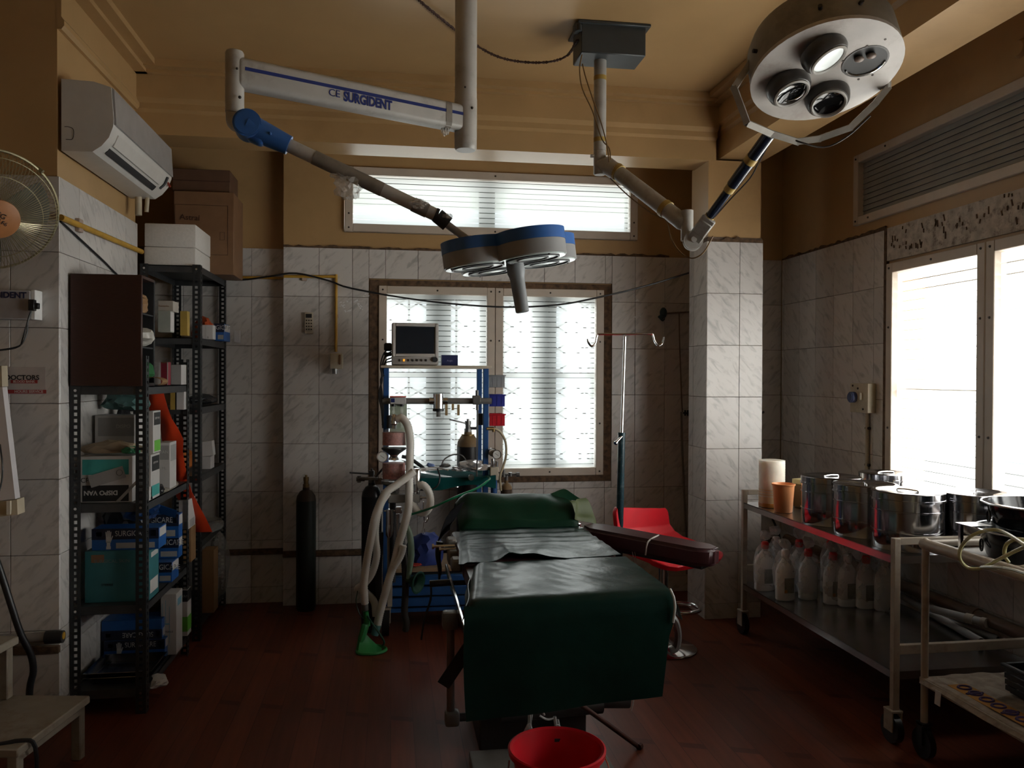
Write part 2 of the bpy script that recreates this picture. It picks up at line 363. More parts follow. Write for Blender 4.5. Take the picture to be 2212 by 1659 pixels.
# dirty ledge above the skirting, ragged plaster edges above the tiles
mb = MB(); mb.span((-0.64,WY-0.012,0.298),(1.85,T,0.334),bev=0.004); struct(mb,'baseboard_back',M_dirtedge)
mb = MB(); mb.span((-1.45,WY+0.078,0.300),(-0.645,T+0.085,0.334),bev=0.004); struct(mb,'baseboard_back_2',M_dirtedge)
mb = MB(); mb.span((-2.9,3.408,0.298),(XL,3.43,0.332),bev=0.004); struct(mb,'baseboard_left',M_dirtedge)
def ragged(name, a, b, h, dy, m=M_dirtedge, parent=None):      # thin uneven strip of putty from a to b
    a = Vector(a); b = Vector(b); q = MB(); n = max(6,int((b-a).length/0.03)); bmx = q.bm
    top = []; bot = []; off = Vector(dy)
    for i in range(n+1):
        p = a+(b-a)*i/n
        bot.append((bmx.verts.new(p), bmx.verts.new(p+off))); z = Vector((0,0,h*random.uniform(0.35,1.15)))
        top.append((bmx.verts.new(p+z), bmx.verts.new(p+z+off)))
    for i in range(n):
        bmx.faces.new((bot[i][1],bot[i+1][1],top[i+1][1],top[i][1])); bmx.faces.new((top[i][0],top[i][1],top[i+1][1],top[i+1][0])); bmx.faces.new((bot[i][0],bot[i+1][0],bot[i+1][1],bot[i][1]))
    bmesh.ops.recalc_face_normals(bmx, faces=bmx.faces[:])
    return q.build(name, m, parent, smooth=False)
ragged('putty_edge', (-0.64,T,2.184), (1.8,T,2.184), 0.018, (0,-0.014,0), parent=back)
ragged('putty_edge', (1.812,4.442,2.188), (2.15,4.442,2.188), 0.030, (0,-0.014,0), parent=pillar)
ragged('putty_edge', (XR+0.012,RW[1]+0.02,2.184), (XR+0.012,5.04,2.184), 0.02, (-0.014,0,0), parent=right)
mb = MB()
for px, py, k in ((742,655,5),(748,668,5),(738,664,4),(775,652,3),(780,664,4),(784,632,3),(792,636,3),(1382,650,3),(1375,682,4)):
    for j in range(k):
        p = aY(px+random.uniform(-9,9),py+random.uniform(-5,5),WY-.0006); mb.box(p,(random.uniform(.006,.018),.0012,random.uniform(.003,.009)),rot=(0,random.uniform(-1,1),0))
mb.build('white_flecks', mat('white residue',(0.72,0.73,0.74),.6), back, kind='stuff', smooth=False)
# bare chipped band over the right window
mb = MB(); mb.span((XR-0.002,1.05,RW[3]+0.012),(XR+0.013,RW[1]+0.005,2.19)); q = mb.build('cement_band', M_putty, right, smooth=False)
mb = MB(); mb.span((XR-0.004,RW[1]+0.004,0.72),(XR+0.013,RW[1]+0.026,2.19)); mb.build('cement_strip', M_dirtedge, right, smooth=False)
mb = MB()
for i in range(120):
    yy = random.uniform(1.6,3.86); zz = random.uniform(2.05,2.18)
    mb.box((XR-0.003,yy,zz),(0.004,0.006,random.uniform(0.012,0.034)),rot=(random.uniform(-.3,.3),0,0))
mb.build('chisel_marks', M_dirtedge, right, kind='stuff', smooth=False)

# ------------------------------------------------------------------ windows
def film_mat(name, step, cover, clear, tcol=(0.80,0.86,0.84)):
    m = bpy.data.materials.new(name); N, L = nodes(m); N.remove(N['Principled BSDF']); out = N['Material Output']
    tc = N.new('ShaderNodeTexCoord'); sp = N.new('ShaderNodeSeparateXYZ'); L.new(tc.outputs['Object'], sp.inputs[0])
    fr = N.new('ShaderNodeMath'); fr.operation = 'DIVIDE'; fr.inputs[1].default_value = step; L.new(sp.outputs['Z'], fr.inputs[0])
    f2 = N.new('ShaderNodeMath'); f2.operation = 'FRACT'; L.new(fr.outputs[0], f2.inputs[0])
    gt = N.new('ShaderNodeMath'); gt.operation = 'GREATER_THAN'; gt.inputs[1].default_value = cover; L.new(f2.outputs[0], gt.inputs[0])
    tr = N.new('ShaderNodeBsdfTranslucent'); tr.inputs[0].default_value = (*tcol,1)
    df = N.new('ShaderNodeBsdfDiffuse'); df.inputs[0].default_value = (0.55,0.58,0.56,1)
    cl = N.new('ShaderNodeBsdfTransparent'); cl.inputs[0].default_value = (0.9,0.95,0.93,1)
    gl = N.new('ShaderNodeBsdfGlossy'); gl.inputs['Roughness'].default_value = 0.08
    m0 = N.new('ShaderNodeMixShader'); m0.inputs[0].default_value = 0.22; L.new(tr.outputs[0], m0.inputs[1]); L.new(df.outputs[0], m0.inputs[2])
    m1 = N.new('ShaderNodeMixShader'); m1.inputs[0].default_value = clear; L.new(m0.outputs[0], m1.inputs[1]); L.new(cl.outputs[0], m1.inputs[2])
    m2 = N.new('ShaderNodeMixShader'); L.new(gt.outputs[0], m2.inputs[0]); L.new(m1.outputs[0], m2.inputs[1]); L.new(cl.outputs[0], m2.inputs[2])
    m3 = N.new('ShaderNodeMixShader'); m3.inputs[0].default_value = 0.04; L.new(m2.outputs[0], m3.inputs[1]); L.new(gl.outputs[0], m3.inputs[2])
    L.new(m3.outputs[0], out.inputs['Surface']); return m
M_film = film_mat('striped frosted film', 0.0325, 0.87, 0.25)
M_film2 = film_mat('striped frosted film on the sunny side', 0.05, 0.90, 0.16, (0.92,0.93,0.90))
def wframe(mb, axis, plane, u0, u1, z0, z1, w, d0, d1):
    def bx(a0,a1,c0,c1):
        if axis == 'X': mb.span((a0,plane+d0,c0),(a1,plane+d1,c1),bev=0.003)
        else: mb.span((plane+d0,a0,c0),(plane+d1,a1,c1),bev=0.003)
    bx(u0,u0+w,z0,z1); bx(u1-w,u1,z0,z1); bx(u0+w,u1-w,z0,z0+w); bx(u0+w,u1-w,z1-w,z1)
def screws(name, pts, nrm, parent, r=0.006):
    q = MB()
    for p in pts: q.cyl(Vector(p), Vector(p)+Vector(nrm)*0.004, r, r*0.8, 8)
    return q.build(name, M_screw, parent)
def window(name, axis, plane, sgn, outer, sashes, w, film, d=0.05):
    """sgn: direction of the room along the normal (-1)"""
    mb = MB(); pts = []
    for u0, u1 in sashes:
        wframe(mb, axis, plane, u0, u1, outer[2], outer[3], w, -0.012, d)
        for u in (u0+w*0.5, u1-w*0.5, (u0+u1)/2):
            for z in (outer[2]+w*0.5, outer[3]-w*0.5): pts.append((u,plane-0.012,z) if axis == 'X' else (plane-0.012,u,z))
        for z in (outer[2]+(outer[3]-outer[2])*0.28, outer[2]+(outer[3]-outer[2])*0.72):
            for u in (u0+w*0.5, u1-w*0.5): pts.append((u,plane-0.012,z) if axis == 'X' else (plane-0.012,u,z))
    fr = struct(mb, name, M_alu)
    for u0, u1 in sashes:
        q = MB()
        a, c = u0+w-0.004, u1-w+0.004
        if axis == 'X': q.quad((a,plane+0.022,outer[2]+w-0.004),(c,plane+0.022,outer[2]+w-0.004),(c,plane+0.022,outer[3]-w+0.004),(a,plane+0.022,outer[3]-w+0.004))
        else: q.quad((plane+0.022,a,outer[2]+w-0.004),(plane+0.022,c,outer[2]+w-0.004),(plane+0.022,c,outer[3]-w+0.004),(plane+0.022,a,outer[3]-w+0.004))
        q.build('pane', film, fr)
    screws('screws', pts, (0,-1,0) if axis == 'X' else (-1,0,0), fr)
    return fr
window('window_1', 'X', WY, -1, (0,0,2.289,2.688), [(-0.275,1.583)], 0.05, M_film)
window('window_2', 'X', WY, -1, (0,0,0.772,1.962), [(-0.068,0.655),(0.658,1.362)], 0.05, M_film)
rw = window('window_3', 'Y', XR, -1, (0,0,0.812,2.0), [(3.175,3.885),(2.44,3.17),(1.72,2.435),(1.05,1.715)], 0.05, M_film2)
mb = MB(); mb.span((XR+0.070,3.225,1.315),(XR+0.085,3.835,1.35),bev=0.003); mb.build('cross_bar', M_alu, rw)
# rotten brown gap round the lower back window
mb = MB()
mb.span((W2[0]-0.025,WY-0.003,W2[2]-0.01),(-0.066,T+0.05,W2[3]+0.012)); mb.span((W2[0]-0.02,WY-0.004,1.96),(W2[1]+0.02,T+0.05,W2[3]+0.012)); mb.span((1.361,WY-0.003,W2[2]-0.01),(W2[1]+0.022,T+0.05,W2[3]))
mb.span((W2[0]-0.02,WY-0.006,W2[2]-0.018),(W2[1]+0.02,T+0.05,0.774)); struct(mb,'trim_4',M_dirtedge,smooth=False)
# high window on the right: closed grey louvres, one piece per slat
mb = MB(); wframe(mb,'Y',XR,RT[0],RT[1],RT[2],RT[3],0.045,-0.012,0.05); lw = struct(mb,'window_4',M_alu)
M_louv = mat('grey louvre glass', (0.28,0.28,0.27), 0.4, var=0.1, scale=8)
n = 10; hh = (RT[3]-RT[2]-0.09)/n
for i in range(n):
    q = MB(); z = RT[2]+0.045+hh*(i+0.5); q.box((XR+0.025,(RT[0]+RT[1])/2,z),(0.005,RT[1]-RT[0]-0.09,hh*0.98),rot=(0,0.25,0),bev=0.001); q.build('slat', M_louv, lw)
q = MB(); q.span((XR+0.045,RT[0]+0.04,RT[2]+0.04),(XR+0.05,RT[1]-0.04,RT[3]-0.04)); q.build('backing_panel', M_dark, lw)
screws('screws', [(XR-0.012,4.17,RT[2]+0.022),(XR-0.012,4.17,RT[3]-0.022),(XR-0.012,3.9,RT[3]-0.022),(XR-0.012,4.05,RT[2]+0.022)], (-1,0,0), lw)
# outside: the old timber casement and its iron grille behind the film, the sun shade over the right window
M_wood = mat('weathered green timber', (0.10,0.13,0.11), 0.7, var=0.2)
mb = MB(); Yo = WY+0.13
for x in (-0.10,0.31,0.655,1.00,1.40): mb.span((x-0.078,Yo,0.72),(x+0.078,Yo+0.05,2.06))
for z in (0.74,1.98): mb.span((-0.2,Yo,z-0.09),(1.5,Yo+0.05,z+0.09))
mb.span((-0.2,Yo,1.395),(1.5,Yo+0.04,1.43))
oc = struct(mb,'window_5',M_wood,smooth=False)
mb = MB()
for k in range(5):
    for j in range(8):
        x0 = 0.0+k*0.3; z0 = 0.85+j*0.14; r = 0.005
        mb.cyl((x0,Yo-0.04,z0),(x0+0.12,Yo-0.04,z0+0.07),r,seg=5); mb.cyl((x0+0.12,Yo-0.04,z0+0.07),(x0+0.24,Yo-0.04,z0),r,seg=5); mb.cyl((x0,Yo-0.04,z0+0.07),(x0+0.12,Yo-0.04,z0),r,seg=5); mb.cyl((x0+0.12,Yo-0.04,z0),(x0+0.24,Yo-0.04,z0+0.07),r,seg=5)
    mb.cyl((0.12+k*0.3,Yo-0.045,0.8),(0.12+k*0.3,Yo-0.045,2.0),0.007,seg=5)
mb.build('grille', M_screw, oc)
mb = MB(); mb.span((-0.4,Yo+0.02,2.60),(1.7,Yo+0.6,2.72)); mb.span((-0.4,Yo+0.0,2.24),(1.7,Yo+0.06,2.33))
for x in (0.62,1.60,-0.3): mb.span((x-0.05,Yo,2.3),(x+0.05,Yo+0.05,2.62))
struct(mb,'window_6',M_wood,smooth=False)
mb = MB(); mb.span((X1+0.02,0.8,1.875),(X1+0.75,4.3,1.97)); struct(mb,'trim_5',mat('raw concrete',(0.35,0.34,0.32),0.9),smooth=False)
mb = MB(); mb.span((-12,-10,-0.6),(14,18,-0.5)); struct(mb,'ground',mat('pale dusty ground',(0.45,0.42,0.36),0.9,scale=1),smooth=False)
# ------------------------------------------------------------------ surgical lamps
def aD(x, y, d): return ray(x,y)*d + Vector((0,0,EYE))   # point seen at (x, y) at depth d metres
M_lampw = mat('aged white lamp enamel', (0.42,0.40,0.37), 0.38, var=0.08, scale=10, stain=(0.24,0.21,0.17), stain_amt=0.6, stain_scale=9)
M_blue = mat('blue plastic housing', (0.035,0.13,0.40), 0.4, var=0.08)
M_bluedk = mat('dark blue print', (0.010,0.022,0.13), 0.5)
M_tape = mat('dusty brown wrap', (0.20,0.175,0.145), 0.55, var=0.2, scale=30, bump=0.3)
M_film3 = mat('torn clear wrap', (0.75,0.73,0.70), 0.15, alpha=0.35, bump=0.6, scale=60)
M_ytape = mat('yellowed tape', (0.36,0.24,0.06), 0.5)
M_screen = mat('opal lens', (0.75,0.80,0.80), 0.25, var=0.05)

def wrap_blob(c, r, seed, parent, name='plastic_wrap'):
    random.seed(seed); q = MB()
    b = bmesh.new(); bmesh.ops.create_icosphere(b, subdivisions=3, radius=1)
    for v in b.verts:
        k = 1+random.uniform(-.28,.28); v.co = Vector((v.co.x*r[0]*k, v.co.y*r[1]*k, v.co.z*r[2]*k))
    q._add(b, Matrix.Translation(c)); return q.build(name, M_film3, parent, angle=10)

# lamp A: petal head on a two-part arm
pt = aY(1007,0,3.0); px_, py_ = pt.x, 3.0; pz = aY(1007,325,3.0).z
L1 = thing('surgical_lamp', 'petal-shaped blue and grey surgical lamp hanging on a white lettered arm', 'lamp', (px_,py_,CZ))
q = MB(); q.cyl((px_,py_,CZ),(px_,py_,aY(1007,213,3).z+.001),0.041,seg=32); q.cyl((px_,py_,CZ),(px_,py_,CZ-.02),0.11,seg=32); q.build('ceiling_tube', M_lampw, L1)
zj = aY(1007,212,3).z
q = MB(); q.lathe([(0.0,zj),(0.041,zj),(0.042,zj-.01),(0.042,pz+.04)],(px_,py_,0)); q.build('swivel_sleeve', M_lampw, L1)
q = MB(); q.lathe([(0.040,pz+.045),(0.0415,pz+.04),(0.0415,pz+.008),(0.036,pz),(0,pz)],(px_,py_,0)); q.build('end_cap', M_lampw, L1)
q = MB()
for y in (188,): q.sph(aY(1005,y,3.0-.041), .004)
q.sph(aY(1020,233,3.0-.038), .005); q.build('screws', M_screw, L1, kind='stuff')
jl = aD(507,155,2.56); zc = aY(1000,259,3.0).z
jr = Vector((px_,py_,zc)); jl.z = zc+0.006
d = (jl-jr).normalized(); n_ = Vector((d.y,-d.x,0)).normalized()
if n_.y > 0: n_ = -n_
up = d.cross(n_); up = up if up.z > 0 else -up
def armM(o): return Matrix(((d.x,n_.x,up.x,o.x),(d.y,n_.y,up.y,o.y),(d.z,n_.z,up.z,o.z),(0,0,0,1)))
Ln = (jl-jr).length
q = MB(); q.box((0,0,0),(Ln,0.062,0.097),bev=0.018,seg=4); q.bm.transform(armM((jl+jr)/2)); q.build('upper_arm', M_lampw, L1)
q = MB(); q.box((0,0.0315,0.010),(Ln-.05,0.001,0.011)); q.bm.transform(armM((jl+jr)/2)); q.build('blue_stripe', M_bluedk, L1)
tM = frame_M((jl+jr)/2+n_*0.032-up*0.016-d*0.020, -d, up)
text('SURGIDENT', 0.044, M_bluedk, tM, L1, 'lettering', 0.0018, 0.74)
text('CE', 0.034, M_bluedk, frame_M((jl+jr)/2+n_*0.032-up*0.012+d*0.100, -d, up), L1, 'approval_mark', 0.0, 1.0)
q = MB(); q.box((0,0,0),(0.02,0.065,0.100),bev=0.022,seg=3); q.bm.transform(armM(jr+d*0.085)); q.build('tape_band', M_tape, L1)
wrap_blob(jr+d*0.09-up*0.055+n_*0.01, (0.014,0.008,0.02), 3, L1)
zt = aD(507,112,2.56).z; zb = aD(507,243,2.56).z
q = MB(); q.lathe([(0,zt),(0.026,zt),(0.029,zt-.006),(0.029,zb)],(jl.x,jl.y,0)); q.cyl((jl.x,jl.y,zb),(jl.x,jl.y,zb-.004),0.0275); q.build('elbow_post', M_lampw, L1)
q = MB(); q.sph(aD(512,148,2.53),.004); q.sph(aD(490,210,2.55),.005); q.sph(aD(518,210,2.53),.005); q.build('screws', M_screw, L1, kind='stuff')
kb = aD(536,272,2.52)
q = MB(); q.tube([(jl.x,jl.y,zb-.003),(jl.x+.002,jl.y,zb-.03),kb+Vector((-.018,.02,.004)),kb+Vector((0.004,.02,-.008))],0.027,seg=16); q.build('elbow', M_lampw, L1)
a2 = aD(975,482,2.66); dirn = (a2-kb).normalized(); sd = Vector((dirn.y,-dirn.x,0)).normalized(); sd = sd if sd.y < 0 else -sd
e1 = kb+dirn*0.135
q = MB(); q.cyl(kb+sd*0.036,kb-sd*0.034,0.043,seg=28); q.cyl(kb,e1,0.041,0.030,seg=24); q.box((kb+dirn*.03+Vector((0,0,-.02))),(0.06,0.05,0.05),rot=(0,0.4,0),bev=.018,seg=3); q.build('blue_joint', M_blue, L1)
q = MB(); q.cyl(kb+sd*0.0365,kb+sd*0.0385,0.037,seg=28); q.sph(kb+dirn*0.075+sd*0.036,.005); q.build('joint_cover', M_bluedk if False else M_blue, L1)
e2 = aD(895,432,2.63); e3 = aD(945,466,2.65); e4 = aD(967,484,2.66)
q = MB(); q.cyl(e1,e3,0.0215,seg=20); q.build('lower_arm', M_lampw, L1)
q = MB(); s0 = e1+(e3-e1)*0.16; q.cyl(s0,e1+(e3-e1)*0.62,0.0228,seg=20); q.cyl(e1+(e3-e1)*0.83,e1+(e3-e1)*0.93,0.0235,seg=20); q.build('brown_wrap', M_tape, L1, kind='stuff')
q = MB(); q.cyl(e3,e4,0.025,seg=20); q.cyl(e3-dirn*.01,e3,0.0232,seg=20); q.build('tip_collar', M_dark, L1)
wrap_blob(aD(752,405,2.58), (0.042,0.02,0.036), 11, L1); wrap_blob(aD(905,440,2.6), (0.028,0.014,0.014), 12, L1); wrap_blob(aD(965,468,2.64), (0.020,0.012,0.010), 13, L1); wrap_blob(aD(735,380,2.58), (0.03,0.014,0.012), 15, L1); random.seed(20)
hc = aD(1103,548,2.72)
q = MB(); q.tube([e4-dirn*.01,aD(990,503,2.68),aD(1018,522,2.7),hc+Vector((-.05,.03,.0))],0.0125,seg=12); q.build('head_stem', M_lampw, L1)
HM = Matrix.Translation(hc) @ Euler((math.radians(0),math.radians(-7.5),0)).to_matrix().to_4x4()
def petals(rad, dist, z0, z1, rot, inset=0.0):
    q = MB(); N_ = 120; poly = []
    for i in range(N_):
        t = 2*PI*i/N_; r = 0.11
        for k in range(4):
            a = rot+k*PI/2; dx = math.cos(t-a); h = rad*rad-(dist*math.sin(t-a))**2
            if h > 0 and dist*dx+math.sqrt(h) > r: r = dist*dx+math.sqrt(h)
        r -= inset; poly.append((r*math.cos(t), r*math.sin(t)))
    q.prism(poly, z1-z0, HM @ Matrix.Translation((0,0,z0))); return q
ROT = math.radians(22)
petals(0.112,0.132,0.010,0.048,ROT,-.001).build('blue_top', M_blue, L1, angle=50)
petals(0.112,0.132,-0.036,0.0095,ROT).build('lamp_body', mat('grey lamp body',(0.30,0.30,0.30),0.4,var=.05), L1, angle=50)
petals(0.112,0.132,-0.040,-0.0362,ROT,0.006).build('under_plate', mat('pale lens plate',(0.55,0.62,0.60),0.2), L1)
for k in range(4):
    a = ROT+k*PI/2; c = HM @ Vector((0.132*math.cos(a),0.132*math.sin(a),-0.041)); ax = (HM.to_3x3() @ Vector((0,0,-1)))
    q = MB(); q.lathe([(0.088,-.001),(0.088,.003),(0.082,.003),(0.082,-.001)],c,ax); q.lathe([(0.052,-.001),(0.052,.002),(0.047,.002),(0.047,-.001)],c,ax); q.build('lens_ring', M_black, L1)
    q = MB()
    for j in range(3): q.sph(HM @ Vector((0.132*math.cos(a)+.097*math.cos(j*2.1+a),0.132*math.sin(a)+.097*math.sin(j*2.1+a),-0.041)),.004)
    q.build('screws', M_screw, L1, kind='stuff')
hd = (HM.to_3x3() @ Vector((0.03,0,-1))).normalized(); h0 = HM @ Vector((0.005,-0.03,-0.036))
q = MB(); q.lathe([(0.0,0),(0.030,0),(0.030,.035),(0.026,.046),(0.0245,.055),(0.0225,.165),(0.018,.168),(0,.168)],h0,hd); q.build('handle', mat('grey handle',(0.22,0.23,0.24),0.45), L1)

# lamp B: old four-lens dome on the ceiling box
bx = aZ(1328,55,CZ).x; pl = aY(1296,250,3.62)
L2 = thing('dome_lamp', 'old round four-lens dome surgical lamp with yoke on an angled pole', 'lamp', (pl.x,3.62,CZ))
M_boxp = mat('dark slate box paint', (0.045,0.052,0.055), 0.45, var=0.1)
q = MB(); q.span((0.845,3.535,2.858),(1.145,3.70,2.992),bev=.004); q.build('junction_box', M_boxp, L2)
q = MB(); q.span((0.83,3.52,2.986),(1.165,3.74,2.9985),bev=.002); q.cyl((0.835,3.53,2.975),(0.835,3.53,2.95),.012); q.box((0.828,3.55,2.97),(.03,.05,.04),bev=.006); q.build('mounting_plate', M_boxp, L2)
M_pole = mat('greyish white pole paint', (0.36,0.345,0.32), 0.42, var=0.1, stain=(0.20,0.16,0.11), stain_amt=.5, stain_scale=12)
zb2 = aY(1296,378,3.62).z; zs = aY(1296,326,3.62).z
q = MB(); q.cyl((pl.x,3.62,2.86),(pl.x,3.62,zs),0.0285,seg=24); q.build('pole', M_pole, L2)
q = MB(); q.lathe([(0,zs-.001),(0.0275,zs-.001),(0.0285,zs-.006),(0.0285,zb2+.006),(0.024,zb2),(0,zb2)],(pl.x,3.62,0)); q.cyl(aY(1283,337,3.6),aY(1276,337,3.6),.008); q.build('swivel', M_pole, L2)
for y in (170,303): z = aY(1296,y,3.62).z; q = MB(); q.cyl((pl.x,3.62,z-.010),(pl.x,3.62,z+.010),0.0295,seg=24); q.build('tape_band', M_ytape, L2)
s1 = aD(1308,352,3.70); s2 = aD(1472,478,3.45)
q = MB(); q.cyl(s1,s2,0.034,0.036,seg=20); q.cyl(Vector((pl.x,3.62,s1.z)),s1+(s2-s1)*.16,0.030,0.040,seg=20); q.build('lower_arm', M_pole, L2)
for t in (.17,.80): p = s1+(s2-s1)*t; e = (s2-s1).normalized(); q = MB(); q.cyl(p-e*.012,p+e*.012,0.0395,seg=20); q.build('tape_band', M_ytape, L2)
v1 = aD(1486,455,3.43); v2 = aD(1484,520,3.43)
q = MB(); q.cyl((v2.x,v2.y,v1.z),(v2.x,v2.y,v2.z),0.026,seg=20); q.sph(s2,.037); q.build('knuckle', M_pole, L2)
pv = aD(1497,520,3.40)
q = MB()
fdir = (aD(1531,474,3.30)-pv).normalized(); sdir = Vector((1,-.2,0)).cross(fdir).normalized(); sdir = Vector((.25,.95,0)).normalized()
for s in (-.022,.022):
    q.cyl(pv+sdir*(s-.006),pv+sdir*(s+.006),0.040,seg=22)
    m_ = (pv+aD(1531,474,3.30))/2+sdir*s; Lf = (aD(1531,474,3.30)-pv).length
    zax = fdir; xax = sdir; yax = zax.cross(xax).normalized(); xax = yax.cross(zax)
    R4 = Matrix(((xax.x,yax.x,zax.x,0),(xax.y,yax.y,zax.y,0),(xax.z,yax.z,zax.z,0),(0,0,0,1)))
    t_ = MB(); t_.box((0,0,0),(0.012,0.062,Lf),bev=.004); t_.bm.transform(Matrix.Translation(m_) @ R4); me = bpy.data.meshes.new('t'); t_.bm.to_mesh(me); q.bm.from_mesh(me); t_.bm.free()
t_ = MB(); t_.box((0,0,0),(0.05,0.058,Lf*.55),bev=.004); t_.bm.transform(Matrix.Translation(pv+fdir*Lf*.7) @ R4); me = bpy.data.meshes.new('t'); t_.bm.to_mesh(me); q.bm.from_mesh(me); t_.bm.free()
q.cyl(pv-sdir*.04,pv+sdir*.04,.012); q.build('pivot_fork', M_pole, L2)
f1 = aD(1527,476,3.31); f2 = aD(1662,290,2.95)
q = MB(); q.cyl(f1,f1+(f2-f1)*.46,0.0185,seg=16); q.cyl(f1+(f2-f1)*.44,f2,0.0235,seg=16); q.build('upper_arm', mat('gloss blue-black enamel',(0.012,0.016,0.03),0.15,coat=.5), L2)
for t in (.03,.40,.73): p = f1+(f2-f1)*t; e = (f2-f1).normalized(); q = MB(); q.cyl(p-e*.014,p+e*.014,0.0245 if t > .45 else .021,seg=16); q.build('tape_band', M_ytape, L2)
dc = aD(1783,158,2.80); vv = (dc-Vector((0,0,EYE))).normalized(); rt = vv.cross(Vector((0,0,1))).normalized(); u2 = rt.cross(vv)
nn = (-vv*0.60+(rt*0.20-u2*0.98)*0.80).normalized()
t1 = (rt-nn*rt.dot(nn)).normalized(); t2 = nn.cross(t1)
if t2.dot(u2) < 0: t2 = -t2
def DP(a, b, h=0.0): return dc+t1*a+t2*b+nn*h
RD = 0.250
M_dome = mat('stained grey dome paint', (0.22,0.195,0.16), 0.5, var=0.12, stain=(0.11,0.09,0.065), stain_amt=.6, stain_scale=6)
q = MB(); q.lathe([(RD,0.0),(RD+.002,-.01),(RD,-.06),(RD-.003,-.125),(RD-.02,-.165),(RD-.08,-.195),(0.08,-.208),(0,-.21)],dc,nn,seg=48); q.build('dome_body', M_dome, L2)
M_face = mat('stained white dome face', (0.43,0.40,0.37), 0.4, var=0.14, scale=6, stain=(0.26,0.20,0.16), stain_amt=.55, stain_scale=7)
# closed face; the open lens hole is a dark disc laid on it
lens = [(-0.012,0.128,'opal'),(0.128,0.012,'hole'),(-0.128,-0.005,'ring'),(0.005,-0.122,'ring')]
b = bmesh.new(); 
q = MB(); q.lathe([(RD+.003,-.012),(RD+.003,.002),(RD-.006,.003),(0.0,.001)],dc,nn,seg=48); q.build('dome_face', M_face, L2)
M_cup = mat('sooty lens cup', (0.06,0.055,0.05), 0.3, var=.3, scale=20)
M_gloss = mat('lamp bowl black glass', (0.006,0.006,0.007), 0.06)
for a, b_, kd in lens:
    c = DP(a,b_)
    if kd == 'hole':
        q = MB(); q.lathe([(0.076,.0025),(0.076,.004),(0.070,.004)],c,nn,seg=32); q.build('lens_rim', M_cup, L2)
        q = MB(); q.lathe([(0.073,.0035),(0.070,.0032),(0,.0034)],c,nn,seg=32); q.build('socket_shade', mat('painted socket shade',(0.012,0.011,0.010),.5), L2)  # flat disc coloured dark for the shade inside the open hole
        q = MB(); q.sph(DP(a-.022,b_+.03,.010),.016,(1,1,.6)); q.sph(DP(a+.016,b_+.032,.010),.016,(1,1,.6)); q.build('bulb', mat('brown bulb',(0.22,0.17,0.14),.4), L2, kind='stuff')
        q = MB(); q.tube([DP(a+.066*math.cos(t),b_+.066*math.sin(t),.005) for t in [PI*(1.1+.8*i/10) for i in range(11)]],.0035,seg=6,smooth=1); q.build('modelled_glint', M_chrome, L2)  # chrome arc added in the shape of a reflection in the socket
        continue
    tl = (nn+(t1*(a)+t2*(b_))*(-1.6)).normalized() if kd == 'ring' else (nn+t1*.35-t2*.15).normalized()
    q = MB(); q.lathe([(0.074,-.006),(0.078,.012),(0.074,.034),(0.066,.045),(0.060,.046)],c,tl,seg=32); q.build('lens_cup', M_cup, L2)
    q = MB(); q.lathe([(0.061,.040),(0.063,.050),(0.058,.054),(0.053,.050),(0.053,.040)],c,tl,seg=32); q.build('lens_rim', M_lampw, L2)
    q = MB()
    if kd == 'opal': q.lathe([(0.054,.046),(0.03,.049),(0,.050)],c,tl,seg=28); q.build('opal_lens', M_screen, L2)
    else: q.lathe([(0.054,.042),(0.03,.032),(0,.030)],c,tl,seg=28); q.build('dark_lens', M_gloss, L2)
    if kd == 'ring':
        q = MB(); q.tube([c+tl*.041+(t1*math.cos(t)+t2*math.sin(t))*.046 for t in [PI*(1.05+.9*i/10) for i in range(11)]],.003,seg=6,smooth=1); q.build('modelled_glint', M_chrome, L2)  # glint on the dark lens, modelled as a chrome arc
q = MB()
for a, b_ in ((0.0,0.02),(.055,.045),(.0,-.05),(.11,-.075),(.155,-.07),(.13,.09),(.185,.1),(-.16,-.09),(-.125,-.10)): q.cyl(DP(a,b_,.001),DP(a,b_,.004),.009 if a == 0 and b_ > 0 else .004,seg=10)
q.build('face_holes', M_screw, L2, kind='stuff')
q = MB()
for ang in (1.1,1.6,2.6): q.cyl(dc+nn*-.06+(t1*math.cos(ang)+t2*math.sin(ang))*RD,dc+nn*-.06+(t1*math.cos(ang)+t2*math.sin(ang))*(RD+.014),.007)
q.build('side_knobs', M_screw, L2, kind='stuff')
yk = [aD(1637,112,2.88),aD(1586,190,2.86),aD(1614,266,2.86),aD(1665,288,2.90),aD(1722,306,2.92),aD(1768,300,2.92),aD(1836,276,2.90),aD(1890,224,2.88),aD(1916,192,2.88)]
q = MB()
for p0, p1 in zip(yk, yk[1:]):
    z_ = (p1-p0).normalized(); x_ = vv.cross(z_).normalized(); y_ = z_.cross(x_); L_ = (p1-p0).length
    t_ = MB(); t_.box((0,0,0),(0.022,0.030,L_+.008)); t_.bm.transform(Matrix(((x_.x,y_.x,z_.x,(p0.x+p1.x)/2),(x_.y,y_.y,z_.y,(p0.y+p1.y)/2),(x_.z,y_.z,z_.z,(p0.z+p1.z)/2),(0,0,0,1)))); me = bpy.data.meshes.new('t'); t_.bm.to_mesh(me); q.bm.from_mesh(me); t_.bm.free()
q.cyl(yk[0]-t1*.01,DP(-RD+.01,.03,-.06),.02); q.cyl(yk[-1],DP(RD*.86,-.09,-.07),.014); q.build('yoke', mat('chipped yoke paint',(0.30,0.28,0.25),.4,.3,var=.2), L2)
q = MB()
w0 = aD(1257,140,3.62)
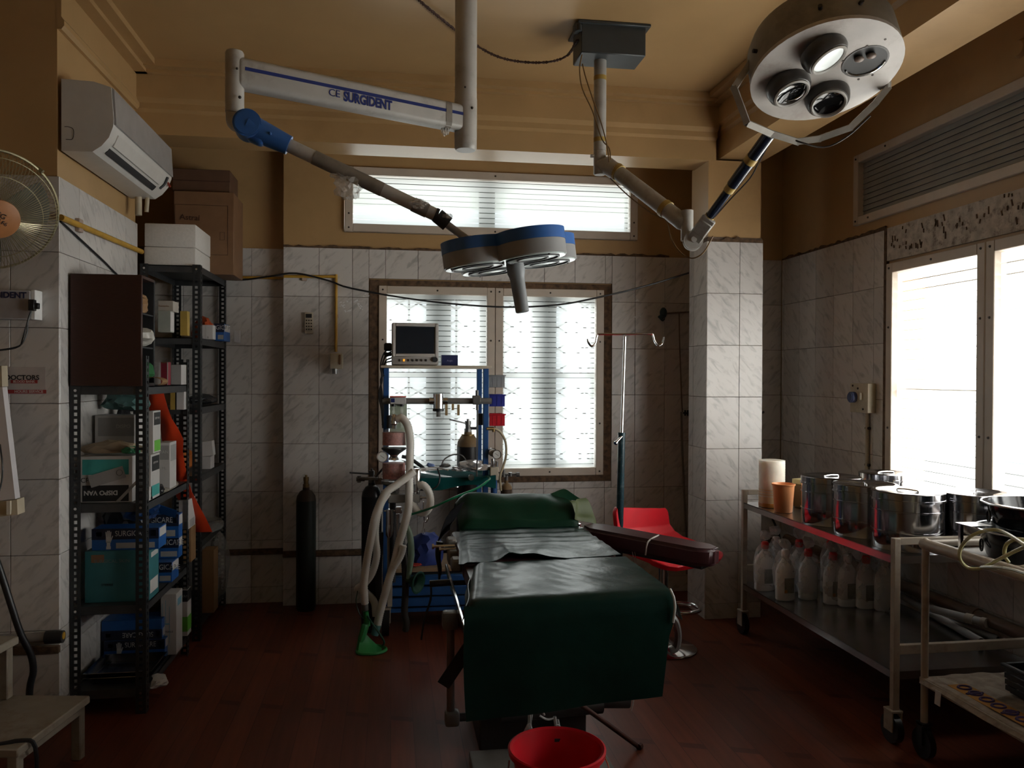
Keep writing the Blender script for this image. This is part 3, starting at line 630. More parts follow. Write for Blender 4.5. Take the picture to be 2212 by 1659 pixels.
for k, pts in enumerate([[(1257,118,3.58),(1252,150,3.58),(1258,192,3.58),(1280,240,3.58),(1300,300,3.58),(1316,320,3.58),(1319,345,3.58)],[(1258,138,3.58),(1266,170,3.58),(1282,218,3.57),(1300,270,3.57),(1312,318,3.57),(1316,350,3.57)],[(1318,385,3.62),(1360,425,3.56),(1410,462,3.45),(1440,478,3.42),(1450,515,3.38),(1470,545,3.36),(1495,558,3.34),(1520,545,3.3),(1540,510,3.28)]]):
    q.tube([aD(*p) for p in pts],.0028,seg=6)
q.build('loose_wires', mat('old brown wire',(0.16,0.09,0.03),.6), L2, kind='stuff')
q = MB(); q.tube([f1+Vector((.02,0,.0)),f1+(f2-f1)*.3+Vector((.026,0,-.01)),f1+(f2-f1)*.58+Vector((.035,0,-.02)),f1+(f2-f1)*.75+Vector((.03,0,-.01)),f2+Vector((.03,0,0)),aD(1725,306,2.9),aD(1780,318,2.9),aD(1830,295,2.85),aD(1880,250,2.8)],.003,seg=6); q.build('loose_wires', M_screw, L2)

# twisted flex across the ceiling
def twist(pts, r, pitch, m, label, cat, name='twisted_flex'):
    P = [Vector(p) for p in pts]; Q = []
    for i in range(len(P)-1):
        p0 = P[i-1] if i else P[0]*2-P[1]; p1, p2 = P[i], P[i+1]; p3 = P[i+2] if i+2 < len(P) else P[-1]*2-P[-2]
        n = max(2,int((p2-p1).length/0.012))
        for k in range(n):
            t = k/n; Q.append(0.5*((2*p1)+(p2-p0)*t+(2*p0-5*p1+4*p2-p3)*t*t+(3*p1-p0-3*p2+p3)*t**3))
    Q.append(P[-1]); q = MB(); s = 0
    A = []; B = []
    for i, p in enumerate(Q):
        if i: s += (p-Q[i-1]).length
        t = (Q[min(i+1,len(Q)-1)]-Q[max(i-1,0)]).normalized(); u = t.cross(Vector((0,1,0.1))).normalized(); w = t.cross(u)
        o = (u*math.cos(s/pitch*2*PI)+w*math.sin(s/pitch*2*PI))*r; A.append(p+o); B.append(p-o)
    q.tube(A,r,seg=6,smooth=1); q.tube(B,r,seg=6,smooth=1)
    return solo(q, name, m, label, cat)
M_wire = mat('brown twisted wire', (0.05,0.018,0.010), .6)
twist([aZ(870,-40,2.995),aZ(905,0,2.99),aZ(950,38,2.985),aZ(985,66,2.98),aZ(1035,102,2.965),aZ(1080,124,2.945),aZ(1130,134,2.935),aZ(1185,134,2.932),aZ(1225,120,2.95),Vector((0.838,3.58,2.93))],.004,.035,M_wire,'dark brown twisted flex sagging below the ceiling into the slate box','cable')
# ------------------------------------------------------------------ left side: air conditioner, fan, wall boxes, step stool
def blob(c, r, seed, amt=.25, sub=3, flat=None, rz=0):
    rnd = random.Random(seed); q = MB(); b = bmesh.new(); bmesh.ops.create_icosphere(b, subdivisions=sub, radius=1)
    ks = [(Vector((rnd.uniform(-1,1),rnd.uniform(-1,1),rnd.uniform(-1,1))).normalized(), rnd.uniform(-amt,amt)) for _ in range(14)]
    for v in b.verts:
        k = 1+rnd.uniform(-amt,amt)*.35
        for d, a in ks: k += a*max(0,v.co.normalized().dot(d))**6
        v.co = Vector((v.co.x*r[0]*k, v.co.y*r[1]*k, v.co.z*r[2]*k))
        if flat is not None and v.co.z < flat*r[2]: v.co.z = flat*r[2]
    q._add(b, Matrix.Translation(c) @ Matrix.Rotation(rz,4,'Z')); return q
M_acw = mat('ac cream white', (0.55,0.53,0.50), 0.35, var=0.04)
M_acg = mat('ac silver panel', (0.30,0.29,0.29), 0.25, var=0.05)
AC = thing('air_conditioner', 'white wall air conditioner with silver front on left wall near ceiling', 'air conditioner', (XL,3.86,2.29))
prof = [(0.001,2.290),(0.055,2.290),(0.116,2.291),(0.150,2.315),(0.178,2.350),(0.194,2.395),(0.196,2.42),(0.186,2.551),(0.12,2.570),(0.001,2.574)]
def extrude_y(q, prof, y0, y1, x0):
    b = bmesh.new(); lo = [b.verts.new((x0+x,y0,z)) for x, z in prof]; hi = [b.verts.new((x0+x,y1,z)) for x, z in prof]; n = len(prof)
    b.faces.new(lo); b.faces.new(hi[::-1])
    for i in range(n): b.faces.new((lo[i],hi[i],hi[(i+1)%n],lo[(i+1)%n]))
    bmesh.ops.recalc_face_normals(b, faces=b.faces[:]); return q._add(b)
extrude_y(MB(), prof, 3.43, 4.30, XL+.002).build('body', M_acw, AC, angle=30)
extrude_y(MB(), [(0.196,2.404),(0.204,2.404),(0.196,2.545),(0.188,2.552)], 3.436, 4.294, XL+.002).build('front_panel', M_acg, AC)
extrude_y(MB(), [(0.140,2.303),(0.1505,2.3115),(0.160,2.3235),(0.152,2.33)], 3.50, 4.16, XL+.002).build('air_outlet', M_dark, AC)
extrude_y(MB(), [(0.168,2.333),(0.1735,2.333),(0.194,2.378),(0.188,2.38)], 3.50, 4.16, XL+.002).build('louvre_vane', M_acw, AC)
q = MB(); q.tube([(XL+.166,4.205,2.325),(XL+.186,4.215,2.35),(XL+.200,4.22,2.385)],.006,seg=6); q.build('display_strip', M_dark, AC)
q = MB(); q.box((XL+.192,4.27,2.36),(.008,.018,.022),rot=(0,-.4,0)); q.build('red_badge', mat('dull red badge',(0.25,0.03,0.02),.4), AC)
q = MB(); q.box((XL+.2035,3.98,2.425),(.002,.045,.012),rot=(0,-.06,0)); q.box((XL+.194,3.50,2.525),(.003,.03,.012),rot=(0,-.06,0)); q.build('dark_marks', M_bluedk if False else M_dark, AC, kind='stuff')
q = MB(); q.tube([(XL+.02,3.4295,2.335),(XL+.045,3.4295,2.338),(XL+.048,3.4295,2.375),(XL+.03,3.4295,2.385),(XL+.015,3.4295,2.385)],.0012,seg=5); q.build('side_notch', M_screw, AC)
q = MB(); q.cyl((XL+.05,4.26,2.292),(XL+.05,4.26,2.20),.016); q.cyl((XL+.09,4.27,2.292),(XL+.085,4.27,2.22),.010); q.build('drain_pipe', mat('beige pipe',(0.42,0.36,0.26),.5), AC)

# wall fan
fc = aY(-20,454,3.12); FN = Vector((0.55,-0.72,-0.42)).normalized(); fx = FN.cross(Vector((0,0,1))).normalized()*-1; fy = FN.cross(fx); fy = fy if fy.z > 0 else -fy
FAN = thing('wall_fan', 'round wire-cage wall fan with orange-brown badge on the left wall', 'fan', (fc.x,3.41,fc.z))
R_ = 0.217
def fp(t, r, h): return fc+fx*(r*math.cos(t))+fy*(r*math.sin(t))+FN*h
M_wireg = mat('greyed gold fan wire', (0.42,0.38,0.24), 0.3, 0.7)
q = MB()
for k in range(110):
    t = 2*PI*k/110; q.tube([fp(t,.066,.106),fp(t,.11,.098),fp(t,.165,.074),fp(t,.205,.038),fp(t,R_-.002,.0)],.0012,seg=4,smooth=2)
q.build('front_grille', M_wireg, FAN, kind='stuff')
q = MB()
for k in range(80):
    t = 2*PI*k/80; q.tube([fp(t,.05,-.075),fp(t,.15,-.07),fp(t,.200,-.04),fp(t,R_-.002,.0)],.0012,seg=4,smooth=2)
q.build('rear_grille', M_wireg, FAN, kind='stuff')
for r, h, w in ((R_,0.0,.0048),(.145,.084,.0018),(.200,.044,.0016)):
    q = MB(); q.tube([fp(2*PI*i/64,r,h) for i in range(64)],w,seg=6,smooth=1,closed=True); q.build('rim' if r == R_ else 'grille_ring', M_wireg, FAN)
q = MB(); q.lathe([(0,.008),(.045,.005),(.068,-.002),(.070,-.008),(.066,-.010)],fc+FN*.110,FN,seg=40); q.build('badge', mat('orange brown badge',(0.45,0.19,0.07),.45), FAN)
for s_, dy, sz in (('CG',.018,.026),('Vel F6',-.004,.020),('x',-.022,.016)):
    text(s_, sz, M_dark, frame_M(fc+FN*.1195+fy*dy+fx*(.002), (fx*-1 if fx.x < 0 else fx)-fy*.45, fy), FAN)
q = MB()
for k in range(3):
    t0 = 2*PI*k/3+.3
    def bl(u, v, t0=t0): return fp(t0+(v-.5)*1.25*(1-.25*u), .05+.14*u, (v-.5)*.045*(1-.3*u))
    m_ = MB(); m_.grid(bl,6,6,thick=.0015); m_.build('blade', mat('grey translucent blade',(0.16,0.16,0.13),.4), FAN)
q.bm.free()
q = MB(); q.cyl(fc-FN*.005,fc+FN*.02,.045); q.build('hub', M_dark, FAN)
q = MB(); q.lathe([(0,0),(.055,0),(.06,.02),(.055,.09),(.03,.12),(0,.12)],fc-FN*.07,-FN,seg=24); q.build('motor', mat('ivory plastic',(0.5,0.45,0.35),.4), FAN)
q = MB(); q.tube([fc-FN*.15,(fc.x-.14,3.30,fc.z-.03),(fc.x-.16,3.36,fc.z-.06),(fc.x-.16,3.40,fc.z-.08)],.02); q.box((fc.x-.16,3.408,fc.z-.09),(.09,.018,.14),bev=.006); q.build('wall_bracket', M_dark, FAN)
q = MB(); q.box(fp(.9,R_+.004,.0),(.024,.014,.012),rot=(0,.7,0)); q.build('rim_clip', M_wireg, FAN)

# lettered supply box, sticker, film viewer on the pier face
SB = thing('supply_box', 'grey lettered electric supply box on the marble pier at left edge', 'box', (-1.55,3.417,1.66))
a = aY(66,628,3.35); b_ = aY(66,690,3.35); xr = a.x
q = MB(); q.span((xr-.34,3.345,b_.z),(xr,3.4165,a.z),bev=.003); q.build('body', mat('grey box face',(0.33,0.32,0.33),.4), SB)
q = MB(); q.span((xr+.0005,3.350,b_.z),(xr+.016,3.4165,a.z+.004),bev=.002); q.build('white_side', mat('bare white edge',(0.75,0.76,0.76),.4), SB)
text('SURGIDENT', 0.0315, mat('navy print',(0.015,0.02,0.07),.5), frame_M(Vector((xr-.098,3.3445,aY(30,638,3.345).z)),(1,0,0),(0,0,1)), SB, 'lettering', .0012)
q = MB(); q.span((xr+.001,3.325,aY(70,672,3.35).z),(xr+.022,3.349,aY(70,648,3.35).z),bev=.002); q.span((xr+.022,3.328,aY(70,668,3.35).z),(xr+.036,3.346,aY(70,655,3.35).z),bev=.002); q.build('plug', M_black, SB)
q = MB(); zp = aY(70,672,3.35).z
q.tube([(xr+.006,3.335,zp),aY(58,700,3.33),aY(48,735,3.33),aY(40,748,3.32),aY(0,756,3.30),aY(-40,757,3.30)],.0028,seg=6); q.tube([(xr+.010,3.335,zp),aY(60,695,3.33),aY(58,720,3.33),aY(42,748,3.32),aY(0,757,3.31),aY(-40,758,3.31)],.0028,seg=6); q.build('lead', M_black, SB, kind='stuff')
ST = thing('wall_sticker', 'faded red and white blood bank sticker on marble tile', 'sticker', tuple(aY(55,820,3.417)))
p0 = aY(8,852,3.416); p1 = aY(98,793,3.416)
q = MB(); q.span((p0.x,3.4158,p0.z),(p1.x,3.4172,p1.z)); q.build('paper', mat('faded sticker paper',(0.42,0.38,0.37),.5), ST)
M_red = mat('faded red print',(0.30,0.03,0.03),.5); M_pal = mat('pale print',(0.5,0.4,0.38),.5)
def band(x0,y0,x1,y1):
    c0 = aY(x0,y1,3.4155); c1 = aY(x1,y0,3.4155); m_ = MB(); m_.span((c0.x,3.4152,c0.z),(c1.x,3.4158,c1.z)); m_.build('red_band',M_red,ST); return (c0+c1)/2
text('DOCTORS',.026,M_dark,frame_M(aY(48,816,3.4154),(1,0,0),(0,0,1)),ST,'lettering',.0007)
c = band(23,821,81,828); text('BLOOD BANK',.0125,M_pal,frame_M(c-Vector((0,.0006,0)),(1,0,0),(0,0,1)),ST,'lettering',.0004)
c = band(10,842,100,850); text('HOURS SERVICE',.0145,M_pal,frame_M(c-Vector((-.012,.0006,0)),(1,0,0),(0,0,1)),ST,'lettering',.0004)
VB = thing('film_viewer', 'white lit-panel film viewer box in cream frame leaning at left edge', 'viewer', (-1.75,3.3,.9))
tr_ = aY(5,836,3.33); br_ = aY(33,1078,3.20); top2 = aY(3,790,3.36); lo_ = aY(38,1112,3.18)
def slab(name, A, B, w, t, m):                          # A, B: right edge top and bottom; w: width to the left
    q = MB(); n_ = (B-A).normalized(); x_ = Vector((-1,0.0,-.10)); y_ = Vector((0,1,0))
    b = bmesh.new(); v = [A,B,B+x_*w,A+x_*w]; lo = [b.verts.new(p) for p in v]; hi = [b.verts.new(p+y_*t) for p in v]
    b.faces.new(lo); b.faces.new(hi[::-1])
    for i in range(4): b.faces.new((lo[i],hi[i],hi[(i+1)%4],lo[(i+1)%4]))
    bmesh.ops.recalc_face_normals(b, faces=b.faces[:]); q._add(b); return q.build(name, m, VB)
M_cream = mat('cream enamel', (0.48,0.42,0.31), .4, var=.08, stain=(0.2,0.15,0.08), stain_amt=.4)
slab('viewing_panel', tr_, br_, .40, .04, mat('white acrylic',(0.62,0.60,0.62),.3,var=.03))
slab('lower_band', br_+Vector((.008,-.006,-.001)), lo_, .42, .06, M_cream)
slab('upper_band', top2, tr_+Vector((.001,-.004,.002)), .42, .05, M_cream)
q = MB(); q.box((br_+lo_)/2+Vector((-.02,-.012,.0)),(.012,.014,.05),rz=.1); q.build('switch', mat('ivory switch',(0.6,0.55,0.45),.4), VB)
q = MB(); q.tube([aY(0,960,3.2),aY(5,1000,3.18),aY(4,1040,3.18),aY(-6,1075,3.17)],.003,seg=6); q.build('lead', M_black, VB)
q = MB(); q.span((tr_.x-.35,3.36,.95),(tr_.x-.02,3.4175,1.0)); q.build('wall_bracket', M_dark, VB)

# white two-step stool
A_ = aZ(195,1502,.22); B_ = aZ(38,1619,.22); ex = (A_-B_); Wd = ex.length; ex.normalize(); ey = Vector((-ex.y,ex.x,0)); ey = ey if ey.x < 0 else -ey
M_step = mat('scuffed white paint on wood', (0.26,0.225,0.18), .6, var=.12, stain=(0.15,0.09,0.05), stain_amt=.6, stain_scale=8)
SS = thing('step_stool', 'scuffed white wooden two-step stool at bottom left corner', 'stool', (A_.x+ey.x*.2,A_.y+ey.y*.2,0))
def SP(u, v, z): p = B_+ex*u+ey*v; return Vector((p.x,p.y,z))
def obox(u0,u1,v0,v1,z0,z1,bev=.004):
    q = MB(); q.box((0,0,0),(u1-u0,v1-v0,z1-z0),bev=bev); c = SP((u0+u1)/2,(v0+v1)/2,(z0+z1)/2)
    q.bm.transform(Matrix(((ex.x,ey.x,0,c.x),(ex.y,ey.y,0,c.y),(0,0,1,c.z),(0,0,0,1)))); return q
if ex.cross(ey).z < 0: ey_flip = True
obox(0,Wd,0,.30,.192,.22).build('lower_step', M_step, SS)
obox(.01,Wd-.005,.26,.55,.41,.44).build('upper_step', M_step, SS)
for u in (.015,Wd-.05): 
    obox(u,u+.035,.01,.045,0,.192).build('leg', M_step, SS); obox(u,u+.035,.50,.535,0,.41).build('leg', M_step, SS); obox(u,u+.035,.275,.31,.22,.41).build('leg', M_step, SS)
obox(.02,Wd-.02,.01,.03,.165,.192).build('apron', M_step, SS)
# hoses and pipe by the stool
solo(MB().tube([aY(-20,1180,3.3),aY(0,1232,3.3),aY(25,1310,3.30),aY(45,1370,3.31),aY(66,1412,3.33),aY(72,1450,3.34),aY(64,1490,3.34),Vector((aY(62,1480,3.34).x,3.34,.014))],.013,seg=10),'hose',M_black,'thick black hose coming down behind the step stool to the floor','hose')
solo(MB().tube([SP(.02,.62,.60),SP(-.03,.45,.455),SP(-.04,.34,.435),SP(-.03,.22,.30),SP(.02,.10,.228),SP(.05,.02,.226),SP(.06,-.02,.20),SP(.06,-.03,.03),SP(.0,-.1,.008)],.007,seg=8),'cable',M_black,'thin black cable lying over the steps of the white stool','cable')
q = MB(); P_ = thing('wall_pipe','short grey pipe with yellow end on the left pier face above floor','pipe',tuple(aY(80,1377,3.36)))
e_ = aY(136,1376,3.38)
q.cyl((e_.x-.75,3.385,e_.z),(e_.x-.06,3.385,e_.z),.019); q.build('tube', mat('grey pvc',(0.22,0.20,0.19),.5), P_)
q = MB(); q.cyl((e_.x-.065,3.385,e_.z),(e_.x,3.385,e_.z),.024); q.build('coupling', M_dark, P_)
q = MB(); q.cyl((e_.x-.012,3.385,e_.z+.004),(e_.x+.002,3.385,e_.z+.004),.014); q.build('yellow_end', mat('yellow tape end',(0.45,0.26,0.02),.5), P_)

# yellow conduit, black wire, remote, switch box on the back wall
M_cond = mat('yellow conduit paint', (0.48,0.27,0.035), .45, var=.15, stain=(0.2,0.11,0.03), stain_amt=.5)
CD = thing('wall_conduit','yellow conduit running along the left wall and back wall to a switch box','conduit',(XL,3.45,2.02))
q = MB(); q.cyl((XL+.013,3.40,2.02),(XL+.013,4.44,2.045),.0125); q.build('side_run', M_cond, CD)
q = MB(); q.cyl((-0.92,5.118,2.003),(-0.66,5.118,2.003),.008); q.tube([(-0.66,5.118,2.003),(-0.64,5.10,2.003),(-0.63,5.032,2.004)],.008); q.build('recess_run', M_cond, CD)
xe = aY(726,650,5.03).x
q = MB(); q.tube([(-0.632,5.032,2.004),(-0.40,5.032,2.008),(xe-.02,5.032,2.009),(xe-.003,5.032,2.004),(xe,5.032,1.985),(xe,5.032,1.55)],.009,seg=10,smooth=3); q.build('back_run', M_cond, CD)
for p, s_ in (((XL+.008,3.60,2.025),(.02,.045,.055)),((-0.515,5.036,1.995),(.03,.014,.03)),((xe,5.036,1.77),(.03,.016,.018))):
    q = MB(); q.box(p,s_,bev=.003); q.build('saddle_clip', mat('dusty clip',(0.40,0.30,0.24),.6), CD)
SWB = thing('switch_box','cream switch box with plug under the yellow conduit on back wall','switch box',(xe,WY,1.49))
c0 = aY(714,797,5.02); c1 = aY(741,764,5.02)
q = MB(); q.span((c0.x,4.985,c0.z),(c1.x,5.044,c1.z),bev=.006,seg=2); q.build('box', mat('ivory box',(0.52,0.47,0.36),.4), SWB)
q = MB(); q.box(((c0.x+c1.x)/2+.02,4.983,(c0.z+c1.z)/2+.01),(.014,.008,.06),bev=.004); q.build('strap', M_cond if False else mat('brown strap',(0.25,0.14,0.07),.5), SWB)
q = MB(); q.cyl((xe-.004,5.0,c0.z-.03),(xe-.004,5.0,c0.z+.002),.016); q.build('plug_base', mat('dull metal',(0.3,0.3,0.3),.35,.8), SWB)
RM = thing('remote_control','cream remote control hung on marble tile of the back wall','remote',tuple(aY(668,698,WY)))
r0 = aY(658,721,5.04); r1 = aY(677,675,5.04)
q = MB(); q.span((r0.x,5.024,r0.z),(r1.x,5.0445,r1.z),bev=.005,seg=2); q.build('body', mat('ivory remote',(0.50,0.45,0.36),.4), RM)
q = MB(); q.span((r0.x+.008,5.0225,r1.z-.034),(r1.x-.008,5.0245,r1.z-.010)); q.build('screen', M_dark, RM)
q = MB()
for j in range(4):
    for i in range(3): q.box((r0.x+.013+i*.014,5.0235,r1.z-.05-j*.018),(.008,.003,.008))
q.build('buttons', M_screw, RM, kind='stuff')
solo(MB().tube([(XL+.004,3.42,2.008),(XL+.006,3.7,1.955),(XL+.006,3.9,1.918),(XL+.006,4.08,1.880),(XL+.02,4.30,1.84)],.005,seg=6),'black_wire',M_black,'black wire sloping down the marble side of the left pier','cable')
solo(MB().tube([(-1.02,5.09,1.988),(-0.888,5.09,1.984),(-0.72,5.02,2.0),(-0.56,5.015,2.022),(-0.36,5.0,1.978),(-0.228,4.98,1.934),(0.2,4.90,1.86),(0.654,4.83,1.824),(1.0,4.78,1.838),(1.257,4.74,1.887),(1.53,4.72,1.955),(1.806,4.71,2.041)],.0055,seg=6),'sagging_wire',M_black,'black wire sagging across the back window from conduit to pillar','cable')

# ------------------------------------------------------------------ slotted-angle racks
M_angle = mat('grey-black slotted angle', (0.022,0.024,0.026), .45, .2, var=.2)
M_shelf = mat('dark grey steel shelf', (0.04,0.042,0.045), .45, .2, var=.2, stain=(0.09,0.08,0.07), stain_amt=.5)
def flange(q, o, ax, h, z0, w=.040):                     # perforated strip: o is the outer corner, ax the direction it runs
    ax = Vector(ax); t = Vector((abs(ax.y)*.002 or .002, abs(ax.x)*.002 or .002, 0)); t = Vector((.002 if abs(ax.x) < .5 else 0, .002 if abs(ax.y) < .5 else 0, 0))
    def st(a, b, z1, z2):
        c = Vector(o)+ax*((a+b)/2)+Vector((0,0,(z1+z2)/2)); d = Vector((abs(ax.x)*(b-a),abs(ax.y)*(b-a),z2-z1))+t; q.box(c,d)
    st(0,.013,z0,h); st(w-.013,w,z0,h); z = z0
    while z < h:
        st(.013,w-.013,z,min(h,z+.012)); z += .026
def rack(name, label, x0, x1, y0, y1, top, shelves, dents=True):
    r = thing(name, label, 'rack', ((x0+x1)/2,(y0+y1)/2,0))
    for (x, y, sx, sy) in ((x0,y0,1,1),(x1,y0,-1,1),(x0,y1,1,-1),(x1,y1,-1,-1)):
        q = MB(); flange(q,(x,y,0),(sx,0,0),top,0); flange(q,(x,y,0),(0,sy,0),top,0); q.build('post', M_angle, r, smooth=False)
    for z in shelves:
        q = MB(); q.span((x0+.003,y0+.003,z-.004),(x1-.003,y1-.003,z))
        for a, b in (((x0+.003,y0+.003,z-.035),(x1-.003,y0+.006,z)),((x0+.003,y1-.006,z-.035),(x1-.003,y1-.003,z)),((x0+.003,y0+.003,z-.035),(x0+.006,y1-.003,z)),((x1-.006,y0+.003,z-.035),(x1-.003,y1-.003,z))): q.span(a,b)
        q.build('shelf', M_shelf, r, smooth=False)
        for y in (y0-.003,):
            q = MB(); q.cyl((x0+.02,y,z-.018),(x0+.02,y+.006,z-.018),.006,seg=8); q.cyl((x1-.02,y,z-.018),(x1-.02,y+.006,z-.018),.006,seg=8); q.build('bolts', M_steel, r, kind='stuff')
    return r
S1 = [0.105,0.452,0.872,1.356]; S2 = [0.10,0.52,0.872,1.232,1.60,1.978]
rack('storage_rack','nearer dark slotted-angle rack crowded with glove boxes by left pier', -1.287,-0.995,3.515,4.24,1.482,S1)
rack('storage_rack','taller slotted-angle rack in the corner carrying the foam box and brown carton', -1.285,-0.985,4.436,5.11,1.984,S2)

# cartons -----------------------------------------------------------
M_wht = mat('white card', (0.50,0.485,0.475), .55, var=.05); M_gry = mat('grey card', (0.30,0.295,0.29), .55, var=.06)
M_blk = mat('black card print', (0.014,0.015,0.017), .4); M_sky = mat('glove box blue', (0.012,0.085,0.30), .4, var=.08)
M_navy = mat('glove box dark band', (0.010,0.014,0.035), .45); M_teal = mat('sea green card', (0.030,0.145,0.165), .5, var=.08)
M_tealc = mat('bright turquoise print', (0.05,0.33,0.31), .45); M_grn = mat('lime print', (0.12,0.42,0.04), .5); M_kraft = mat('kraft cardboard', (0.26,0.145,0.065), .65, var=.08, stretch=(40,4,4))
M_kraftd = mat('dark kraft cardboard', (0.20,0.105,0.052), .65, var=.08); M_yel = mat('yellow card', (0.40,0.27,0.06), .5); M_pink = mat('crimson card', (0.22,0.02,0.035), .5)
M_org = mat('orange plastic sheet', (0.62,0.050,0.012), .45, var=.08); M_clear = mat('milky clear plastic', (0.42,0.42,0.41), .2, alpha=.45, bump=.5, scale=40)
def carton(lab, pxl, pxm, pxr, yt, yb, m, cat='box', XRt=-1.0, zb=None, zt=None, grp=None, name='carton', d=None, Yf=None):
    ym = (yt+yb)/2
    if Yf is None: Yf = aX(pxm,ym,XRt).y
    else: XRt = aY(pxm,ym,Yf).x
    Yb = aX(pxr,ym,XRt).y if d is None else Yf+d
    xl = aY(pxl,ym,Yf).x
    z1 = aY(pxm,yt,Yf).z if zt is None else zt; z0 = aY(pxm,yb,Yf).z if zb is None else zb
    t = thing(name, lab, cat, ((xl+XRt)/2,(Yf+Yb)/2,z0), group=grp)
    q = MB(); q.span((xl,Yf,z0),(XRt,Yb,z1),bev=.0015); q.build('body', m, t)
    t['bx'] = [xl,XRt,Yf,Yb,z0,z1]; return t
def patch(t, side, u0, u1, v0, v1, m, nm='printed_panel', lift=.0006):          # coloured print on the front or right face, in fractions
    xl,xr,y0,y1,z0,z1 = t['bx']; q = MB()
    za, zb = z0+(z1-z0)*v0, z0+(z1-z0)*v1
    if side == 'F': q.span((xl+(xr-xl)*u0,y0-lift,za),(xl+(xr-xl)*u1,y0-lift+.0004,zb))
    else: q.span((xr+lift-.0004,y0+(y1-y0)*u0,za),(xr+lift,y0+(y1-y0)*u1,zb))
    return q.build(nm, m, t, smooth=False)
def print_(t, side, s, u, v, size, m, flip=False, lift=.0012, sx=1.0, bold=0.0):
    xl,xr,y0,y1,z0,z1 = t['bx']; k = -1 if flip else 1
    if side == 'F': M = frame_M((xl+(xr-xl)*u,y0-lift,z0+(z1-z0)*v),(k,0,0),(0,0,k))
    else: M = frame_M((xr+lift,y0+(y1-y0)*u,z0+(z1-z0)*v),(0,k,0),(0,0,k))
    return text(s, size, m, M, t, 'lettering', bold, sx, depth=.0002)
def strip_bx(t):
    if 'bx' in t: del t['bx']
def glove_hand(t, side, u, v, h, m):                     # white glove picture on the glove boxes
    xl,xr,y0,y1,z0,z1 = t['bx']; q = MB(); cx_ = xl+(xr-xl)*u; cz = z0+(z1-z0)*v
    q.span((cx_-.009,y0-.0014,cz-h*.5),(cx_+.009,y0-.0008,cz-h*.35)); q.span((cx_-.007,y0-.0014,cz-h*.35),(cx_+.007,y0-.0008,cz-h*.1)); q.span((cx_-.010,y0-.0014,cz-h*.15),(cx_+.010,y0-.0008,cz+h*.12))
    for k in range(4): q.box((cx_-.0085+k*.0055,y0-.0011,cz+h*(.28 if k in (1,2) else .22)),(.0042,.0006,h*.36),rot=(0,(k-1.5)*.06,0))
    q.box((cx_+.0125,y0-.0011,cz+h*.06),(.0045,.0006,h*.28),rot=(0,.35,0)); return q.build('glove_picture', m, t, kind='stuff', smooth=False)
def glove_box(lab, *a, flip=False, hand=True, full=True, **k):
    t = carton(lab, *a, m=M_sky, cat='glove box', name='glove_box', **k) if False else carton(lab, *a, M_sky, 'glove box', name='glove_box', **k)
    xl,xr,y0,y1,z0,z1 = t['bx']
    patch(t,'F',0,1,(.50 if not flip else 0),(1 if not flip else .5),M_navy); patch(t,'R',.1,.95,(.55 if not flip else .1),(.95 if not flip else .5),M_wht)
    vz = .76 if not flip else .26
    print_(t,'F','SURGICARE',.60,vz,min(.036,(z1-z0)*.36),M_wht,flip,sx=.80)
    patch(t,'F',.88,.96,vz-.13,vz+.13,M_gry); print_(t,'F','CE',.92,vz,.018,M_navy,flip,lift=.0018); patch(t,'F',.07,.15,vz-.10,vz+.10,M_gry)
    if hand: glove_hand(t,'F',.25,.5,(z1-z0)*.9,M_wht)
    if not flip: patch(t,'F',.36,.94,.08,.34,M_gry,'white_label')
    return t
tt = []
# nearer rack, second shelf from the top
t = carton('white and black syringe carton standing upside down with turquoise panel, nearest on its shelf',172,286,0,985,1085,M_wht,Yf=3.56,d=.14,zb=.8725); tt.append(t)
patch(t,'F',.05,.93,.60,.93,M_tealc); patch(t,'F',.05,.93,.02,.37,M_blk); print_(t,'F','DISPO VAN',.40,.21,.026,M_wht,True,bold=.0008); print_(t,'F','CP',.10,.48,.028,M_blk)
q = MB(); q.box((0,0,0),(.142,.001,.050)); q.bm.transform(Matrix.Translation(aY(231,1030,3.552)) @ Matrix.Rotation(.30,4,'Y').inverted()); q.build('paper_slip', M_gry, t, smooth=False)
q = MB(); c = aY(258,1021,3.5485)
q.tube([c+Vector((.012*math.cos(i*PI/8),0,.012*math.sin(i*PI/8))) for i in range(16)],.0008,seg=4,smooth=1,closed=True); q.build('slip_emblem', M_blk, t)
q = MB(); q.box((0,0,0),(.012,.0004,.13)); xl,xr,y0,y1,z0,z1 = t['bx']; q.bm.transform(Matrix.Translation((xr-.028,y0-.0008,z0+.035)) @ Matrix.Rotation(.75,4,'Y')); q.build('white_stripe', M_gry, t, smooth=False)
t = carton('tall white and grey syringe carton standing behind the turquoise-panelled one',205,290,0,897,985,M_wht,Yf=3.76,d=.13,zb=.8725); tt.append(t)
patch(t,'F',.08,1,.74,.97,M_gry); print_(t,'F','DISPO',.72,.86,.022,M_wht); patch(t,'F',.34,.46,.60,.66,M_gry); patch(t,'F',0,1,.24,.36,mat('dull pink print',(0.26,0.16,0.17),.5))
t = carton('white syringe carton with lime green label, on top of another',318,331,347,888,960,M_wht,XRt=-1.0,zb=1.066); tt.append(t)
patch(t,'R',.1,.95,.66,.96,M_blk); patch(t,'R',.15,.95,.04,.30,M_grn); print_(t,'R','DISPO VAN',.5,.82,.014,M_wht)
t = carton('white syringe carton with turquoise label under the lime-labelled one',316,326,345,960,1042,M_wht,XRt=-1.0,zb=.8725,zt=1.064); tt.append(t)
patch(t,'R',.1,.95,.62,.95,M_blk); patch(t,'R',.1,.95,.06,.30,M_tealc); print_(t,'R','DISPO VAN',.5,.8,.014,M_wht)
t = carton('grey and white syringe carton beside the orange sheet',341,367,381,956,1030,M_wht,XRt=-1.0,zb=.8725); tt.append(t)
